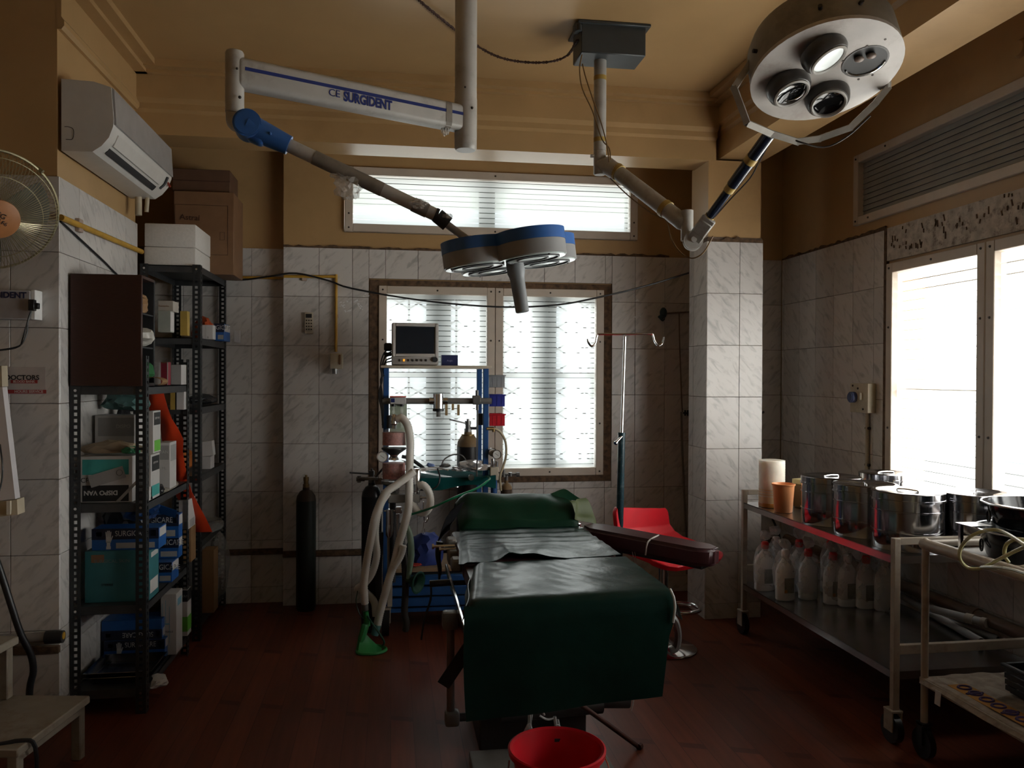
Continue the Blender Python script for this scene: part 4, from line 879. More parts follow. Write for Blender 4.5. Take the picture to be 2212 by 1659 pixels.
patch(t,'F',.05,.92,.64,.94,M_gry); patch(t,'R',.1,.95,.60,.94,M_gry); print_(t,'F','VAN',.5,.8,.020,M_wht); print_(t,'F','2 ML',.4,.46,.016,M_gry)
# bottom two shelves of the nearer rack
t = carton('large sea green surgical carton under a blue glove box',183,322,343,1188,1305,M_teal,Yf=3.57,zb=.4525); tt.append(t)
print_(t,'F','SURGICAL SKIN',.42,.80,.020,mat('grey green print',(0.12,0.18,0.18),.5)); print_(t,'F','STERILE',.35,.34,.014,M_blk); patch(t,'F',.1,.3,.78,.93,M_kraftd,'torn_flap'); patch(t,'R',.1,.9,.12,.38,M_wht); patch(t,'R',.2,.9,.82,.92,M_wht)
ztop = t['bx'][5]
tt.append(glove_box('blue glove box lying on the sea green carton',198,343,350,1140,1192,Yf=3.58,d=.115,zb=ztop+.0008))
t = glove_box('blue glove box at the base of the back stack',330,371,386,1228,1275,XRt=-.985,zb=.4525,zt=.545,hand=False); tt.append(t); zz = t['bx'][5]
t = glove_box('blue glove box with torn flap in the middle of the back stack',325,386,394,1178,1225,XRt=-.975,zb=zz+.0008,zt=zz+.098,hand=False); tt.append(t); zz = t['bx'][5]
t = glove_box('opened blue glove box on top of the back stack',262,386,394,1118,1162,XRt=-.970,zb=zz+.0008,zt=zz+.112,hand=False); tt.append(t)
xl,xr,y0,y1,z0,z1 = t['bx']; q = MB(); q.box((xr-.07,y0-.01,z1+.022),(.13,.002,.05),rot=(.5,.35,0)); q.build('open_flap', M_sky, t)
t = carton('plain kraft carton on the shelf below the orange tip',392,413,423,1138,1240,M_kraft,XRt=-.995,zb=.4525); tt.append(t); zz = t['bx'][5]
t = carton('grey and white narrow carton tipped on the kraft carton',386,408,422,1080,1140,M_wht,XRt=-.99,zb=zz+.001); tt.append(t); patch(t,'R',.1,.9,.04,.3,M_gry); patch(t,'F',0,.95,0,.25,M_gry)
t = glove_box('blue glove box on the bottom shelf behind the steel tray',224,356,371,1362,1405,Yf=3.87,zb=.106,zt=.196); tt.append(t); zz = t['bx'][5]
t = glove_box('upside-down blue glove box on the bottom shelf stack',219,350,366,1325,1360,Yf=3.875,zb=zz+.0008,zt=zz+.09,flip=True,hand=False); tt.append(t)
t = carton('white carton with pale blue lines at bottom shelf beside glove boxes',347,381,394,1283,1380,M_wht,XRt=-.975,zb=.106); tt.append(t)
xl,xr,y0,y1,z0,z1 = t['bx']
for u0,u1,v0,v1 in ((.1,.13,.3,.85),(.3,.33,.5,.9),(.55,.58,.2,.8),(.1,.58,.5,.52)): patch(t,'F',u0,u1,v0,v1,mat('pale blue print',(0.16,0.38,0.50),.5))
patch(t,'R',.2,.8,.78,.90,MATS['pale blue print']); print_(t,'F','STERILE',.5,.38,.012,M_blk)
t = carton('green and black labelled carton at the far end of bottom shelf',392,405,413,1275,1350,M_wht,XRt=-.99,zb=.106); tt.append(t); patch(t,'F',0,1,.75,1,M_blk); patch(t,'F',0,1,.1,.42,M_grn); print_(t,'F','VAN',.6,.87,.018,M_gry); patch(t,'R',0,1,.75,1,M_blk); patch(t,'R',0,1,.1,.42,M_grn)
# top shelf of the nearer rack
CB = thing('wood_cabinet','dark brown wooden cabinet with an open side on top of the nearer rack','cabinet',(-1.14,3.6,S1[3]))
M_dwood = mat('dark brown veneer', (0.040,0.014,0.009), .5, var=.2, stretch=(3,3,30)); zc_ = aY(230,592,3.5).z
q = MB(); q.span((-1.282,3.502,1.3565),(-1.008,3.518,zc_),bev=.002); q.build('side_panel', M_dwood, CB)
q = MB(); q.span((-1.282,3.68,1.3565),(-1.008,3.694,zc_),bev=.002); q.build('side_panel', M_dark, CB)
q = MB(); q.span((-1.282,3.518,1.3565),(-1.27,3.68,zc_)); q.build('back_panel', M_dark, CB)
q = MB(); q.span((-1.27,3.518,zc_-.012),(-1.008,3.68,zc_-.0005)); q.build('top_panel', M_dwood, CB)
q = MB(); q.span((-1.27,3.518,1.357),(-1.008,3.68,1.369)); q.build('bottom_panel', M_dwood, CB)
for k, z in enumerate((1.52,1.66)):
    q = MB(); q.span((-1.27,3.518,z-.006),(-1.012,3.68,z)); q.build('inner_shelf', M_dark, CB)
def soft(nm, lab, cat, c, r, seed, m, amt=.25, flat=-.8, grp=None, rz=0): return solo(blob(c,r,seed,amt,flat=flat,rz=rz), nm, m, lab, cat, group=grp, angle=25)
soft('paper_bundle','crumpled tan paper bundle on the upper shelf of wood cabinet','paper',(-1.06,3.59,1.70),(.055,.06,.045),31,M_kraft)
soft('plastic_packet','silvery plastic packet in the middle shelf of wood cabinet','packet',(-1.05,3.60,1.557),(.055,.065,.042),32,mat('silvery plastic',(0.42,0.40,0.36),.25,bump=.5,scale=40))
soft('cloth_bundle','folded dark green cloth at bottom of the wood cabinet','cloth',(-1.05,3.60,1.425),(.055,.07,.062),33,mat('bright green cloth',(0.012,0.11,0.03),.8))
solo(MB().grid(lambda u,v: Vector((-1.00-.05*math.cos(v*4.0),3.585+u*.085,1.357+.018+.018*math.sin(v*4.0))),4,14,thick=.002),'envelope',M_kraft,'curled brown envelope lying on the nearer rack top','envelope')
t = carton('crimson and white medicine carton with open top on the nearer rack',343,363,369,782,825,M_pink,XRt=-1.0,zb=1.357); tt.append(t); patch(t,'F',0,.22,0,1,M_wht); patch(t,'F',.9,1,0,1,M_wht); patch(t,'F',.3,.8,.95,1.0,M_kraftd)
t = carton('greyish white carton with pale side beside the crimson one',369,391,404,788,824,M_gry,XRt=-1.0,zb=1.357); tt.append(t); patch(t,'R',.0,1.0,0,1,M_wht)
# things in the nearer rack that are not boxes
soft('black_bag','black polythene bag behind the white syringe cartons','bag',(-1.235,3.99,1.06),(.045,.07,.185),35,M_black)
soft('plastic_sheet','crumpled sea green plastic on top of the tall syringe carton','plastic',(-1.155,3.83,1.285),(.085,.055,.048),36,mat('sea green film',(0.10,0.20,0.19),.3,bump=.4,scale=30),amt=.4)
soft('glove_packet','torn packet of beige gloves on the turquoise-panelled carton','packet',(-1.15,3.62,1.095),(.115,.05,.035),37,mat('beige latex',(0.36,0.29,0.20),.5,bump=.3),amt=.5,flat=-.6)
soft('green_wrapper','small green wrapper on the turquoise-panelled carton','wrapper',(-1.07,3.585,1.085),(.035,.03,.022),38,mat('green wrapper',(0.03,0.19,0.09),.4),amt=.4,flat=-.5)
soft('black_pouch','small crumpled black pouch at shelf edge by the grey carton','pouch',(-1.025,3.78,.893),(.03,.045,.026),39,M_black,amt=.4)
soft('newspaper','crumpled newspaper sheet lining the shelf beside the cartons','paper',(-1.04,3.97,.876),(.045,.20,.010),40,mat('old newspaper',(0.26,0.24,0.21),.8,scale=60,var=.3),amt=.4,flat=-.3)
t = carton('little white box at the shelf corner behind the front post',317,322,330,1040,1068,M_wht,XRt=-1.0,zb=.8725,zt=.93,Yf=None); tt.append(t)
soft('blue_bag','crumpled dark blue plastic bag on the glove boxes','bag',(-1.09,3.80,.80),(.07,.07,.045),41,mat('dark blue plastic',(0.008,0.035,0.12),.3),amt=.4)
soft('black_bundle','black polythene bundle behind the glove box on sea green carton','bag',(-1.17,3.86,.74),(.10,.09,.12),42,M_black,amt=.4)
soft('paper_wad','white cloth hanging out under the bottom shelf','cloth',(-.99,3.66,.085),(.045,.07,.022),43,M_wht,amt=.4,flat=None)
TRY = thing('instrument_tray','stack of shallow steel trays on the bottom shelf','tray',(-1.11,3.68,.106))
for k in range(2):
    z = .1065+k*.020; q = MB()
    def tr(u, v, z=z, k=k):
        e = max(abs(u-.5),abs(v-.5))*2; h = .032*min(1,max(0,(e-.80)/.14)) if e < .94 else .032
        return Vector((-1.255+u*.27,3.56+v*.24,z+.002+h))
    q.grid(tr,24,24,thick=.0012); q.build('tray', M_steel, TRY)
# long orange sheet slung down the side of the racks
rows = [(318,352,845),(320,362,880),(338,372,905),(346,384,925),(350,396,950),(356,395,975),(370,400,1005),(378,405,1035),(376,414,1062),(392,430,1092),(408,445,1120),(420,458,1149)]
L_ = []; R2 = []
for i, (a, b_, y) in enumerate(rows):
    yy = 3.985+.27*min(1,i/8)+(.155*(i-8)/3 if i > 8 else 0)
    L_.append(aY(a,y,yy+.012)); R2.append(aY(b_,y,yy))
def osh(u, v):
    k = u*(len(rows)-1); i = min(int(k),len(rows)-2); f = k-i
    p = L_[i].lerp(L_[i+1],f); r = R2[i].lerp(R2[i+1],f); return p.lerp(r,v)+Vector((0,-.012*math.sin(v*PI)*(1-.5*u)-.004*math.sin(u*19+v*5),0))
solo(MB().grid(osh,33,8,thick=.002),'orange_sheet',M_org,'long bright orange plastic sheet hanging down beside both racks','plastic sheet',angle=60)
# corner rack
t = carton('beige carton on top of a pale one, second shelf of corner rack',341,374,386,650,690,mat('beige card',(0.36,0.33,0.29),.6),zb=1.70); z_ = t['bx'][4]; tt.append(t); print_(t,'F','Remedies',.4,.5,.012,M_kraftd)
t = carton('pale green-sided carton under the beige one',341,368,376,692,725,mat('pale grey-green card',(0.33,0.35,0.31),.6),zb=1.601,zt=z_-.001); tt.append(t); patch(t,'R',0,1,.05,.95,M_wht)
t = carton('mustard yellow book-like carton next to the rack post',389,405,410,672,725,M_yel,zb=1.601); tt.append(t)
t = carton('white twin medicine carton below an orange wrapper on corner rack',429,460,0,702,732,M_wht,zb=1.601,d=.07,Yf=4.62); tt.append(t); patch(t,'F',.485,.50,0,1,M_gry); patch(t,'F',.2,.3,.06,.2,M_gry); patch(t,'F',.6,.7,.06,.2,M_gry)
soft('orange_wrapper','orange wrapper behind the white twin carton on the corner rack','wrapper',(-1.04,4.76,1.662),(.055,.04,.062),51,mat('dull orange film',(0.40,0.07,0.02),.5),amt=.4)
t = glove_box('small blue glove box at the end of corner rack second shelf',463,484,497,699,738,Yf=4.80,zb=1.601,hand=False,full=False); tt.append(t)
q = MB(); c0 = aY(505,738,5.0); c1 = aY(518,714,5.0); q.span((c0.x,5.0,1.600),(c1.x,5.03,c1.z),bev=.001); solo(q,'label_card',M_wht,'small white printed card box at shelf end beside blue box','box')
soft('black_sheets','folded black polythene on the third shelf of corner rack','bag',(-1.06,4.80,1.262),(.07,.23,.030),52,M_black,amt=.3)
t = carton('white and yellow medicine carton below the grey carton, corner rack',368,398,407,838,876,M_wht,zb=1.233); tt.append(t); patch(t,'F',0,.35,0,1,M_yel); patch(t,'F',.35,.45,0,1,M_blk)
t = carton('lower white open carton on the middle shelf of corner rack',431,455,463,986,1019,M_wht,zb=.873); z_ = t['bx'][5]; tt.append(t)
t = carton('upper white carton tilted on the lower white one, corner rack',436,461,468,953,984,M_wht,zb=z_+.012,Yf=4.66,d=.06); tt.append(t); t.rotation_euler = (0,-.10,0)
soft('orange_pouch','orange and clear pouch behind the post of corner rack','pouch',(-1.12,4.66,.935),(.05,.07,.062),53,mat('amber film',(0.40,0.12,0.02),.4),amt=.3)
soft('clear_pouch','clear rumpled plastic on the lower shelf of corner rack','plastic',(-1.03,4.85,.548),(.07,.16,.030),54,M_clear,amt=.4)
t = carton('tall narrow brown carton standing at the foot of corner rack',436,462,471,1188,1315,M_kraft,zb=.101,Yf=4.60); tt.append(t)
soft('clear_bag','clear plastic bag hanging at the foot of corner rack','bag',(-.985,4.93,.30),(.055,.10,.185),55,M_clear,amt=.3,flat=None)
# boxes on the corner rack top
FB = thing('foam_box','white polystyrene foam box with lid on top of the corner rack','box',(-1.1,4.6,S2[5]))
M_foam = mat('white polystyrene', (0.60,0.575,0.545), .8, var=.05, scale=80, bump=.2)
f0 = aY(311,590,4.45); f1_ = aY(422,487,4.45); yb_ = aX(464,560,f1_.x).y; zm = aY(360,533,4.45).z
q = MB(); q.span((f0.x,4.45,S2[5]+.001),(f1_.x,yb_,zm-.002),bev=.006,seg=2); q.build('body', M_foam, FB)
q = MB(); q.span((f0.x+.002,4.448,zm-.001),(f1_.x+.002,yb_+.002,aY(360,483,4.45).z),bev=.006,seg=2); q.build('lid', M_foam, FB)
BC = thing('cardboard_carton','large brown cardboard carton with stencilled print on the corner rack','carton',(-1.05,4.92,S2[5]))
g0 = aY(375,600,4.80); g1 = aY(505,416,4.80)
q = MB(); q.span((g0.x,4.80,S2[5]+.001),(g1.x,5.09,g1.z),bev=.003); q.build('body', M_kraftd, BC)
q = MB(); q.span((g1.x-.015,4.80,S2[5]+.002),(g1.x-.0135,4.799,g1.z)); q.bm.free()
M_kp = mat('brown stencil ink',(0.06,0.022,0.012),.7)
text('Astral',.045,M_kp,frame_M(aY(410,470,4.7985),(1,0,-.03),(0,0,1)),BC)
q = MB(); a0 = aY(378,548,4.799); a1 = aY(492,445,4.799)
q.tube([(a0.x,4.7992,a0.z),(a1.x,4.7992,a0.z),(a1.x,4.7992,a1.z),(a0.x,4.7992,a1.z)],.0014,seg=4,smooth=1,closed=True); q.build('stencil_frame', M_kp, BC)
q = MB(); c = aY(480,510,4.799); q.tube([(c.x-.012,4.7992,c.z-.022),(c.x+.012,4.7992,c.z-.022),(c.x+.012,4.7992,c.z+.022),(c.x-.012,4.7992,c.z+.022)],.0014,seg=4,smooth=1,closed=True); q.build('stencil_mark', M_kp, BC)
BT = thing('cardboard_carton','flat dark cardboard carton on top of the large brown one','carton',(-1.05,4.92,g1.z))
h0 = aY(372,416,4.83); h1 = aY(497,368,4.83)
q = MB(); q.span((h0.x,4.83,g1.z+.001),(h1.x,5.07,h1.z),bev=.003); q.build('body', mat('darker kraft',(0.11,0.055,0.03),.7), BT)
q = MB(); q.span((h0.x,4.8288,(g1.z+h1.z)/2-.002),(h1.x,4.8298,(g1.z+h1.z)/2+.002)); q.build('flap_seam', M_kp, BT)
for t in tt: strip_bx(t)
# ------------------------------------------------------------------ anaesthesia trolley by the back window
M_bpost = mat('blue machine paint', (0.017,0.075,0.235), .4, var=.1); M_board = mat('cream board', (0.46,0.41,0.33), .5, var=.08)
M_hose = mat('milky corrugated hose', (0.66,0.63,0.58), .35, var=.06, alpha=.86); M_glass = mat('clear glass', (0.85,0.88,0.87), .05, alpha=.14)
M_pinkg = mat('pink soda lime granules', (0.36,0.125,0.105), .7, var=.35, scale=90, bump=.5); M_cast = mat('cast grey metal', (0.16,0.155,0.15), .4, .6, var=.2)
M_brass = mat('dull brass', (0.20,0.125,0.05), .4, .8, var=.2); M_green = mat('theatre green cloth', (0.005,0.060,0.060), .95, var=.15, spec=.1); M_gmask = mat('green mask rubber', (0.02,0.20,0.055), .4); M_gdk = mat('dark green rubber', (0.012,0.055,0.035), .35)
YF, YB = 4.42, 4.78
AN = thing('anaesthesia_trolley','blue-framed anaesthesia trolley with shelves standing before the back window','trolley',(0.24,4.6,0))
xl_ = aY(834,880,YF+.03).x; xr_ = aY(1049,880,YF+.03).x
zt_ = aY(940,791,YF).z; zs_ = aY(980,1034,YF).z
for x in (xl_,xr_):
    for y in (YF+.03,YB):
        q = MB(); q.box((x,y,(zt_+.12)/2),(.030,.030,zt_-.12),bev=.003); q.build('post', M_bpost, AN)
q = MB(); q.span((xl_-.03,YF,zt_-.012),(xr_+.03,YB+.02,zt_+.004),bev=.003); q.build('top_shelf', M_board, AN)
q = MB(); q.span((xl_-.01,YF-.02,zs_-.012),(xr_+.03,YB,zs_+.006),bev=.003); q.build('work_shelf', M_steel, AN)
zr = aY(940,866,YF+.03).z
q = MB(); q.cyl((xl_-.02,YF+.01,zr),(xr_+.03,YF+.01,zr),.017); q.build('gas_rail', mat('grey gas rail',(0.22,0.215,0.21),.35,.3), AN)
zd0 = aY(920,1312,YF).z; zd1 = aY(920,1232,YF).z
q = MB(); q.span((xl_+.02,YF,zd1-.01),(xr_,YB,zd1+.012),bev=.002); q.build('lower_shelf', mat('rough wood board',(0.30,0.20,0.12),.7), AN)
q = MB(); q.span((xl_+.02,YF+.0,.115),(xr_,YB,.135)); q.build('base_board', M_bpost, AN)
for k in range(3):
    h = (zd1-.02-.14)/3; z = .14+h*k
    q = MB(); q.span((xl_+.03,YF-.005-.008*k,z+.004),(xr_-.005,YF+.015,z+h-.006),bev=.004); q.build('drawer', M_bpost, AN)
q = MB(); q.span((xl_+.03,YF+.016,.14),(xr_-.01,YB-.02,zd1-.012)); q.build('drawer_case', M_dark, AN)
for (x, y) in ((xl_,YF-.02),(xr_,YF-.02),(xl_,YB),(xr_,YB)):
    w_ = MB(); w_.cyl((x-.02,y,.07),(x+.02,y,.07),.069,seg=24); wh = w_.build('caster', mat('black tyre',(0.012,0.012,0.012),.7), AN)
    w_ = MB(); w_.cyl((x-.022,y,.07),(x+.022,y,.07),.022,seg=14); w_.span((x-.028,y-.02,.07),(x-.023,y+.02,.15)); w_.span((x+.023,y-.02,.07),(x+.028,y+.02,.15)); w_.span((x-.03,y-.022,.142),(x+.03,y+.022,.152)); w_.build('caster_fork', M_board, AN)
q = MB(); x = aY(842,1190,YF-.02).x; q.span((x-.014,YF-.05,.16),(x+.014,YF-.012,aY(842,1150,YF).z),bev=.003); q.build('cream_strut', M_board, AN)
# flow meters
q = MB(); a = aY(842,873,YF-.02); b_ = aY(877,858,YF-.02); q.span((a.x,YF-.04,a.z),(b_.x,YF+.0,b_.z),bev=.003); q.build('meter_block', mat('pale grey block',(0.42,0.42,0.42),.4), AN)
q = MB(); q.span((a.x,YF-.041,b_.z),(b_.x,YF+.0,b_.z+.006)); q.build('red_strip', mat('red trim',(0.45,0.05,0.03),.4), AN)
q = MB(); q.span((a.x+.006,YF-.0415,a.z+.010),(a.x+.026,YF-.0405,b_.z-.006)); q.build('blue_badge', M_bluedk, AN)
q = MB(); q.span((a.x,YF-.015,aY(860,962,YF).z),(b_.x+.005,YF-.008,a.z)); q.build('meter_back', mat('pale green scale',(0.36,0.42,0.33),.4), AN)
for dx in (.02,.065): q = MB(); q.cyl((a.x+dx,YF-.025,a.z-.13),(a.x+dx,YF-.025,a.z-.005),.008,seg=10); q.build('meter_tube', M_glass, AN); q = MB(); q.cyl((a.x+dx,YF-.025,a.z-.012),(a.x+dx,YF-.025,a.z),.011,seg=10); q.build('tube_cap', M_black, AN)
# suction bottle, right valve, straps on the rail
c = aY(947,866,YF-.01)
q = MB(); q.cyl((c.x,YF-.01,zr-.04),(c.x,YF-.01,zr+.04),.030,seg=20); q.cyl((c.x-.05,YF-.01,zr),(c.x+.05,YF-.01,zr),.020); q.build('regulator', M_chrome, AN)
q = MB(); q.cyl((c.x,YF-.01,zr-.055),(c.x,YF-.01,zr-.04),.031,seg=20); q.cyl((c.x,YF-.01,zr-.085),(c.x,YF-.01,zr-.055),.012); q.build('bottle_collar', M_black, AN)
q = MB(); q.lathe([(.028,-.055),(.032,-.062),(.032,-.098),(.022,-.112),(0,-.116)],(c.x,YF-.01,zr)); q.build('suction_bottle', M_glass, AN)
for px_ in (964,978,990):
    p = aY(px_,872,YF-.01); q = MB(); q.box((p.x,YF-.02,zr-.018-(.03 if px_ != 978 else .014)),(.014,.004,.06 if px_ != 978 else .034),bev=.001); q.build('rubber_strap', mat('perished rubber strap',(0.36,0.25,0.12),.6), AN)
p = aY(1029,862,YF-.01)
q = MB(); q.box((p.x,YF-.01,zr+.006),(.044,.04,.05),bev=.004); q.cyl((p.x+.004,YF-.01,zr+.03),(p.x+.004,YF-.01,zr+.06),.009); q.cyl((p.x+.006,YF-.01,zr-.05),(p.x+.006,YF-.01,zr-.02),.008); q.build('outlet_valve', M_cast, AN)
q = MB(); q.tube([(p.x+.007,YF-.012,zr-.05),(p.x+.007,YF-.012,zr-.2),(p.x+.004,YF-.01,zs_+.01)],.004,seg=6); q.build('drop_pipe', M_cast, AN)
# soda lime canisters on the left
cc = aY(851,950,4.34); cx_, cy_ = cc.x, 4.34
z_ = lambda y: aY(851,y,4.34).z
q = MB(); q.lathe([(0,z_(893)),(.014,z_(895)),(.022,z_(902)),(.024,z_(915)),(.017,z_(918)),(.016,z_(926)),(0,z_(926))],(cx_-.002,cy_,0)); q.build('canister_head', M_chrome, AN)
q = MB(); q.cyl((cx_-.024,cy_-.005,z_(925)),(cx_-.024,cy_-.005,z_(897)),.015,seg=14); q.build('head_clamp', M_dark, AN)
def jar(y0, y1, r):
    q = MB(); q.lathe([(.022,z_(y0)),(r*.75,z_(y0)-.004),(r,z_(y0)-.02),(r,z_(y1)+.004),(r*.95,z_(y1)),(0,z_(y1))],(cx_,cy_,0),seg=28); q.build('canister', M_glass, AN)
    q = MB(); q.lathe([(0,z_(y0)-.016),(r*.93,z_(y0)-.020),(r*.95,z_(y1)+.018),(0,z_(y1)+.016)],(cx_,cy_,0),seg=28); q.build('granules', M_pinkg, AN)
jar(926,968,.064); jar(992,1040,.064)
q = MB(); q.lathe([(0,z_(967)),(.066,z_(967)),(.066,z_(970)),(.034,z_(979)),(.026,z_(982)),(0,z_(982))],(cx_,cy_,0),seg=28); q.build('canister_base', M_black, AN)
q = MB(); q.lathe([(.026,z_(981)),(.020,z_(985)),(.026,z_(989)),(.030,z_(993)),(0,z_(993))],(cx_,cy_,0),seg=28); q.build('canister_neck', M_chrome, AN)
q = MB(); q.lathe([(.066,z_(1038)),(.066,z_(1044)),(.030,z_(1052)),(.028,z_(1075)),(0,z_(1075))],(cx_,cy_,0),seg=28); q.build('canister_base', M_cast, AN)
q = MB(); q.cyl((cx_-.005,cy_+.01,z_(1075)),(cx_-.005,cy_+.01,.30),.016); q.build('canister_column', M_dark, AN)
def gauge(c, r, parent, nrm=(0.1,-1,0)):
    n = Vector(nrm).normalized(); q = MB(); q.lathe([(0,-.016),(r,-.016),(r,.003),(r*.86,.003),(r*.84,0)],c,n,seg=24); g = q.build('gauge', M_chrome, parent)
    q = MB(); q.lathe([(r*.85,.001),(0,.0012)],c,n,seg=24); q.build('dial', mat('white dial',(0.55,0.55,0.53),.4), g)
    q = MB(); q.box(Vector(c)+n*.002,(r*.9,.001,.002),rot=(0,.6,0)); q.build('needle', M_black, g)
gauge(aY(826,987,4.29),.029,AN)
# arm with valve above the hoses
p0 = aY(838,1077,4.28); p1 = aY(907,1077,4.28)
q = MB(); q.span((p0.x,4.26,p0.z-.022),(p1.x,4.31,p0.z+.022),bev=.004); q.build('manifold_arm', mat('grey manifold paint',(0.22,0.21,0.20),.4), AN)
q = MB(); c = aY(900,1060,4.28); q.lathe([(0,.155),(.016,.152),(.022,.14),(.022,.07),(.012,.066),(.010,.035),(.016,.03),(.016,.012),(0,.012)],(c.x,4.285,c.z-.035)); q.build('exhale_valve', M_chrome, AN)
q = MB(); q.cyl((p1.x,4.285,p0.z),(p1.x+.07,4.28,p0.z+.003),.006); q.cyl((p1.x+.066,4.28,p0.z+.003),(p1.x+.072,4.28,p0.z+.003),.011); q.cyl((p1.x,4.285,p0.z),(p1.x+.012,4.285,p0.z),.012); q.build('lever', M_chrome, AN)
q = MB(); c = aY(915,1090,4.28); q.tube([(c.x,4.28,p0.z-.02),(c.x,4.28,aY(0,1125,4.28).z),aY(918,1127,4.28),aY(924,1122,4.28),aY(925,1105,4.28)],.004,seg=8); q.build('bag_hook', M_chrome, AN)
q = MB(); q.tube([aY(915,1128,4.28),aY(914,1140,4.28),aY(911,1150,4.28),aY(918,1152,4.28),aY(916,1142,4.28)],.0018,seg=5); q.build('ring_chain', M_chrome, AN)
q = MB(); c = aY(842,1120,4.27); q.cyl((c.x,4.27,c.z+.05),(c.x,4.27,c.z-.03),.020); q.lathe([(.020,-.03),(.022,-.05),(.021,-.085),(.012,-.10),(0,-.10)],(c.x,4.27,c.z)); q.cyl((c.x-.03,4.27,c.z+.04),(c.x+.03,4.27,c.z+.04),.005); q.build('spirit_valve', M_steel, AN)
q = MB(); c = aY(861,1110,4.27); q.box((c.x,4.27,c.z+.02),(.035,.03,.035),bev=.004); q.cyl((c.x-.004,4.27,c.z-.14),(c.x-.004,4.27,c.z),.010); q.build('bracket', M_steel, AN)
# corrugated hoses: each one a part
def corr(pts, r, m, nm='hose', parent=AN, pitch=.011):
    P = [Vector(p) for p in pts]; Q = []
    for i in range(len(P)-1):
        p0 = P[i-1] if i else P[0]*2-P[1]; p1_, p2 = P[i], P[i+1]; p3 = P[i+2] if i+2 < len(P) else P[-1]*2-P[-2]
        n = max(2,int((p2-p1_).length/pitch*2))
        for k in range(n):
            t = k/n; Q.append(0.5*((2*p1_)+(p2-p0)*t+(2*p0-5*p1_+4*p2-p3)*t*t+(3*p1_-p0-3*p2+p3)*t**3))
    Q.append(P[-1]); q = MB(); q.tube(Q,r,seg=12,smooth=1,radii=[r*(1.0 if i%2 else .90) for i in range(len(Q))]); return q.build(nm, m, parent, angle=70)
H = lambda x,y,Y=4.25: aY(x,y,Y)
corr([H(858,906,4.33),H(868,903,4.32),H(880,918,4.31),H(886,950,4.30),H(885,1000,4.27),H(884,1060,4.24),H(882,1100,4.23),H(872,1140,4.22),H(862,1172,4.22),H(853,1212,4.22),H(842,1245,4.22),H(832,1282,4.22),H(822,1318,4.23),H(815,1350,4.24)],.022,M_hose)
corr([H(894,1018,4.20),H(880,1030,4.19),H(856,1048,4.18),H(834,1064,4.17),H(818,1095,4.17),H(808,1126,4.17),H(800,1170,4.17),H(792,1215,4.17),H(786,1262,4.17),H(788,1304,4.18)],.021,M_hose)
corr([H(838,1064,4.22),H(822,1090,4.21),H(812,1130,4.21),H(811,1165,4.21),H(814,1198,4.21),H(806,1232,4.21),H(793,1254,4.22),H(778,1268,4.23),H(772,1272,4.24),H(790,1280,4.26),H(808,1300,4.27),H(812,1330,4.27)],.020,M_hose)
corr([H(905,1050,4.26),H(914,1048,4.25),H(926,1062,4.25),H(930,1086,4.25),H(922,1104,4.25),H(908,1108,4.26),H(895,1096,4.27),H(888,1082,4.28)],.021,M_hose)
corr([H(872,1178,4.20),H(868,1195,4.20),H(860,1212,4.20),H(850,1226,4.20)],.018,M_hose)
M_bhose = mat('black corrugated rubber',(0.030,0.028,0.026),.4)
corr([H(862,1130,4.30),H(868,1170,4.28),H(874,1220,4.27),H(876,1270,4.27),H(874,1320,4.28),H(878,1345,4.28),H(876,1362,4.29)],.019,M_bhose,'black_hose')
corr([H(822,1150,4.32),H(820,1200,4.32),H(818,1262,4.32),H(819,1300,4.33)],.017,M_bhose,'black_hose')
q = MB(); q.tube([H(878,1130,4.24),H(886,1160,4.23),H(888,1200,4.23),H(884,1235,4.24),H(881,1250,4.24)],.016,seg=10,radii=[.010,.017,.018,.014,.010]); q.build('breathing_bag', mat('pale green bag',(0.22,0.32,0.24),.4,alpha=.8), AN)
# face masks
def mask(nm, c, ax, r, m, neck=True):
    q = MB(); q.lathe([(r*.30,-r*1.1),(r*.32,-r*.75),(r*.62,-r*.35),(r*.92,-r*.02),(r*1.0,r*.10),(r*.95,r*.16),(r*.82,r*.14),(r*.70,0),(r*.45,-r*.3)],c,ax,seg=28); return q.build(nm, m, AN)
mask('face_mask', H(902,1258,4.22), (0.75,-.55,-.1), .060, M_gdk)
mk = aZ(800,1392,.035)
q = MB(); q.tube([mk+Vector((-.065,0,-.028)),mk+Vector((-.05,-.05,-.028)),mk+Vector((.03,-.06,-.028)),mk+Vector((.08,-.02,-.024)),mk+Vector((.05,.03,-.02)),mk+Vector((-.02,.04,-.02))],.008,seg=8,closed=True); q.tube([mk+Vector((-.065,0,-.028)),mk+Vector((-.045,0,.03)),mk+Vector((-.028,.01,.085)),mk+Vector((-.026,.012,.10))],.012,seg=8,radii=[.008,.018,.020,.016])
q.grid(lambda u,v: mk+Vector((-.062+.12*u+.02*v*(1-u),-.045*(1-v)+.02*v,-.026+.10*v*(1-u)**1.3)),8,6,thick=.002); q.build('face_mask', M_gmask, AN, kind='stuff')
q = MB(); e = H(788,1318,4.18); q.cyl(H(788,1304,4.18),H(789,1318,4.18),.017); q.build('hose_end', M_cast, AN)
q = MB(); q.cyl(H(790,1320,4.18),H(793,1352,4.185),.014,.017); q.build('mask_neck', M_gmask, AN)
q = MB(); q.cyl(H(815,1349,4.24),H(809,1372,4.235),.022,.020); q.build('hose_cup', mat('dull teal cup',(0.06,0.17,0.17),.4), AN)
q = MB(); q.tube([H(793,1330,4.17),H(808,1352,4.16),H(822,1372,4.15),H(830,1388,4.14),aZ(824,1396,.012)],.005,seg=8); q.build('thin_tube', M_gdk, AN)
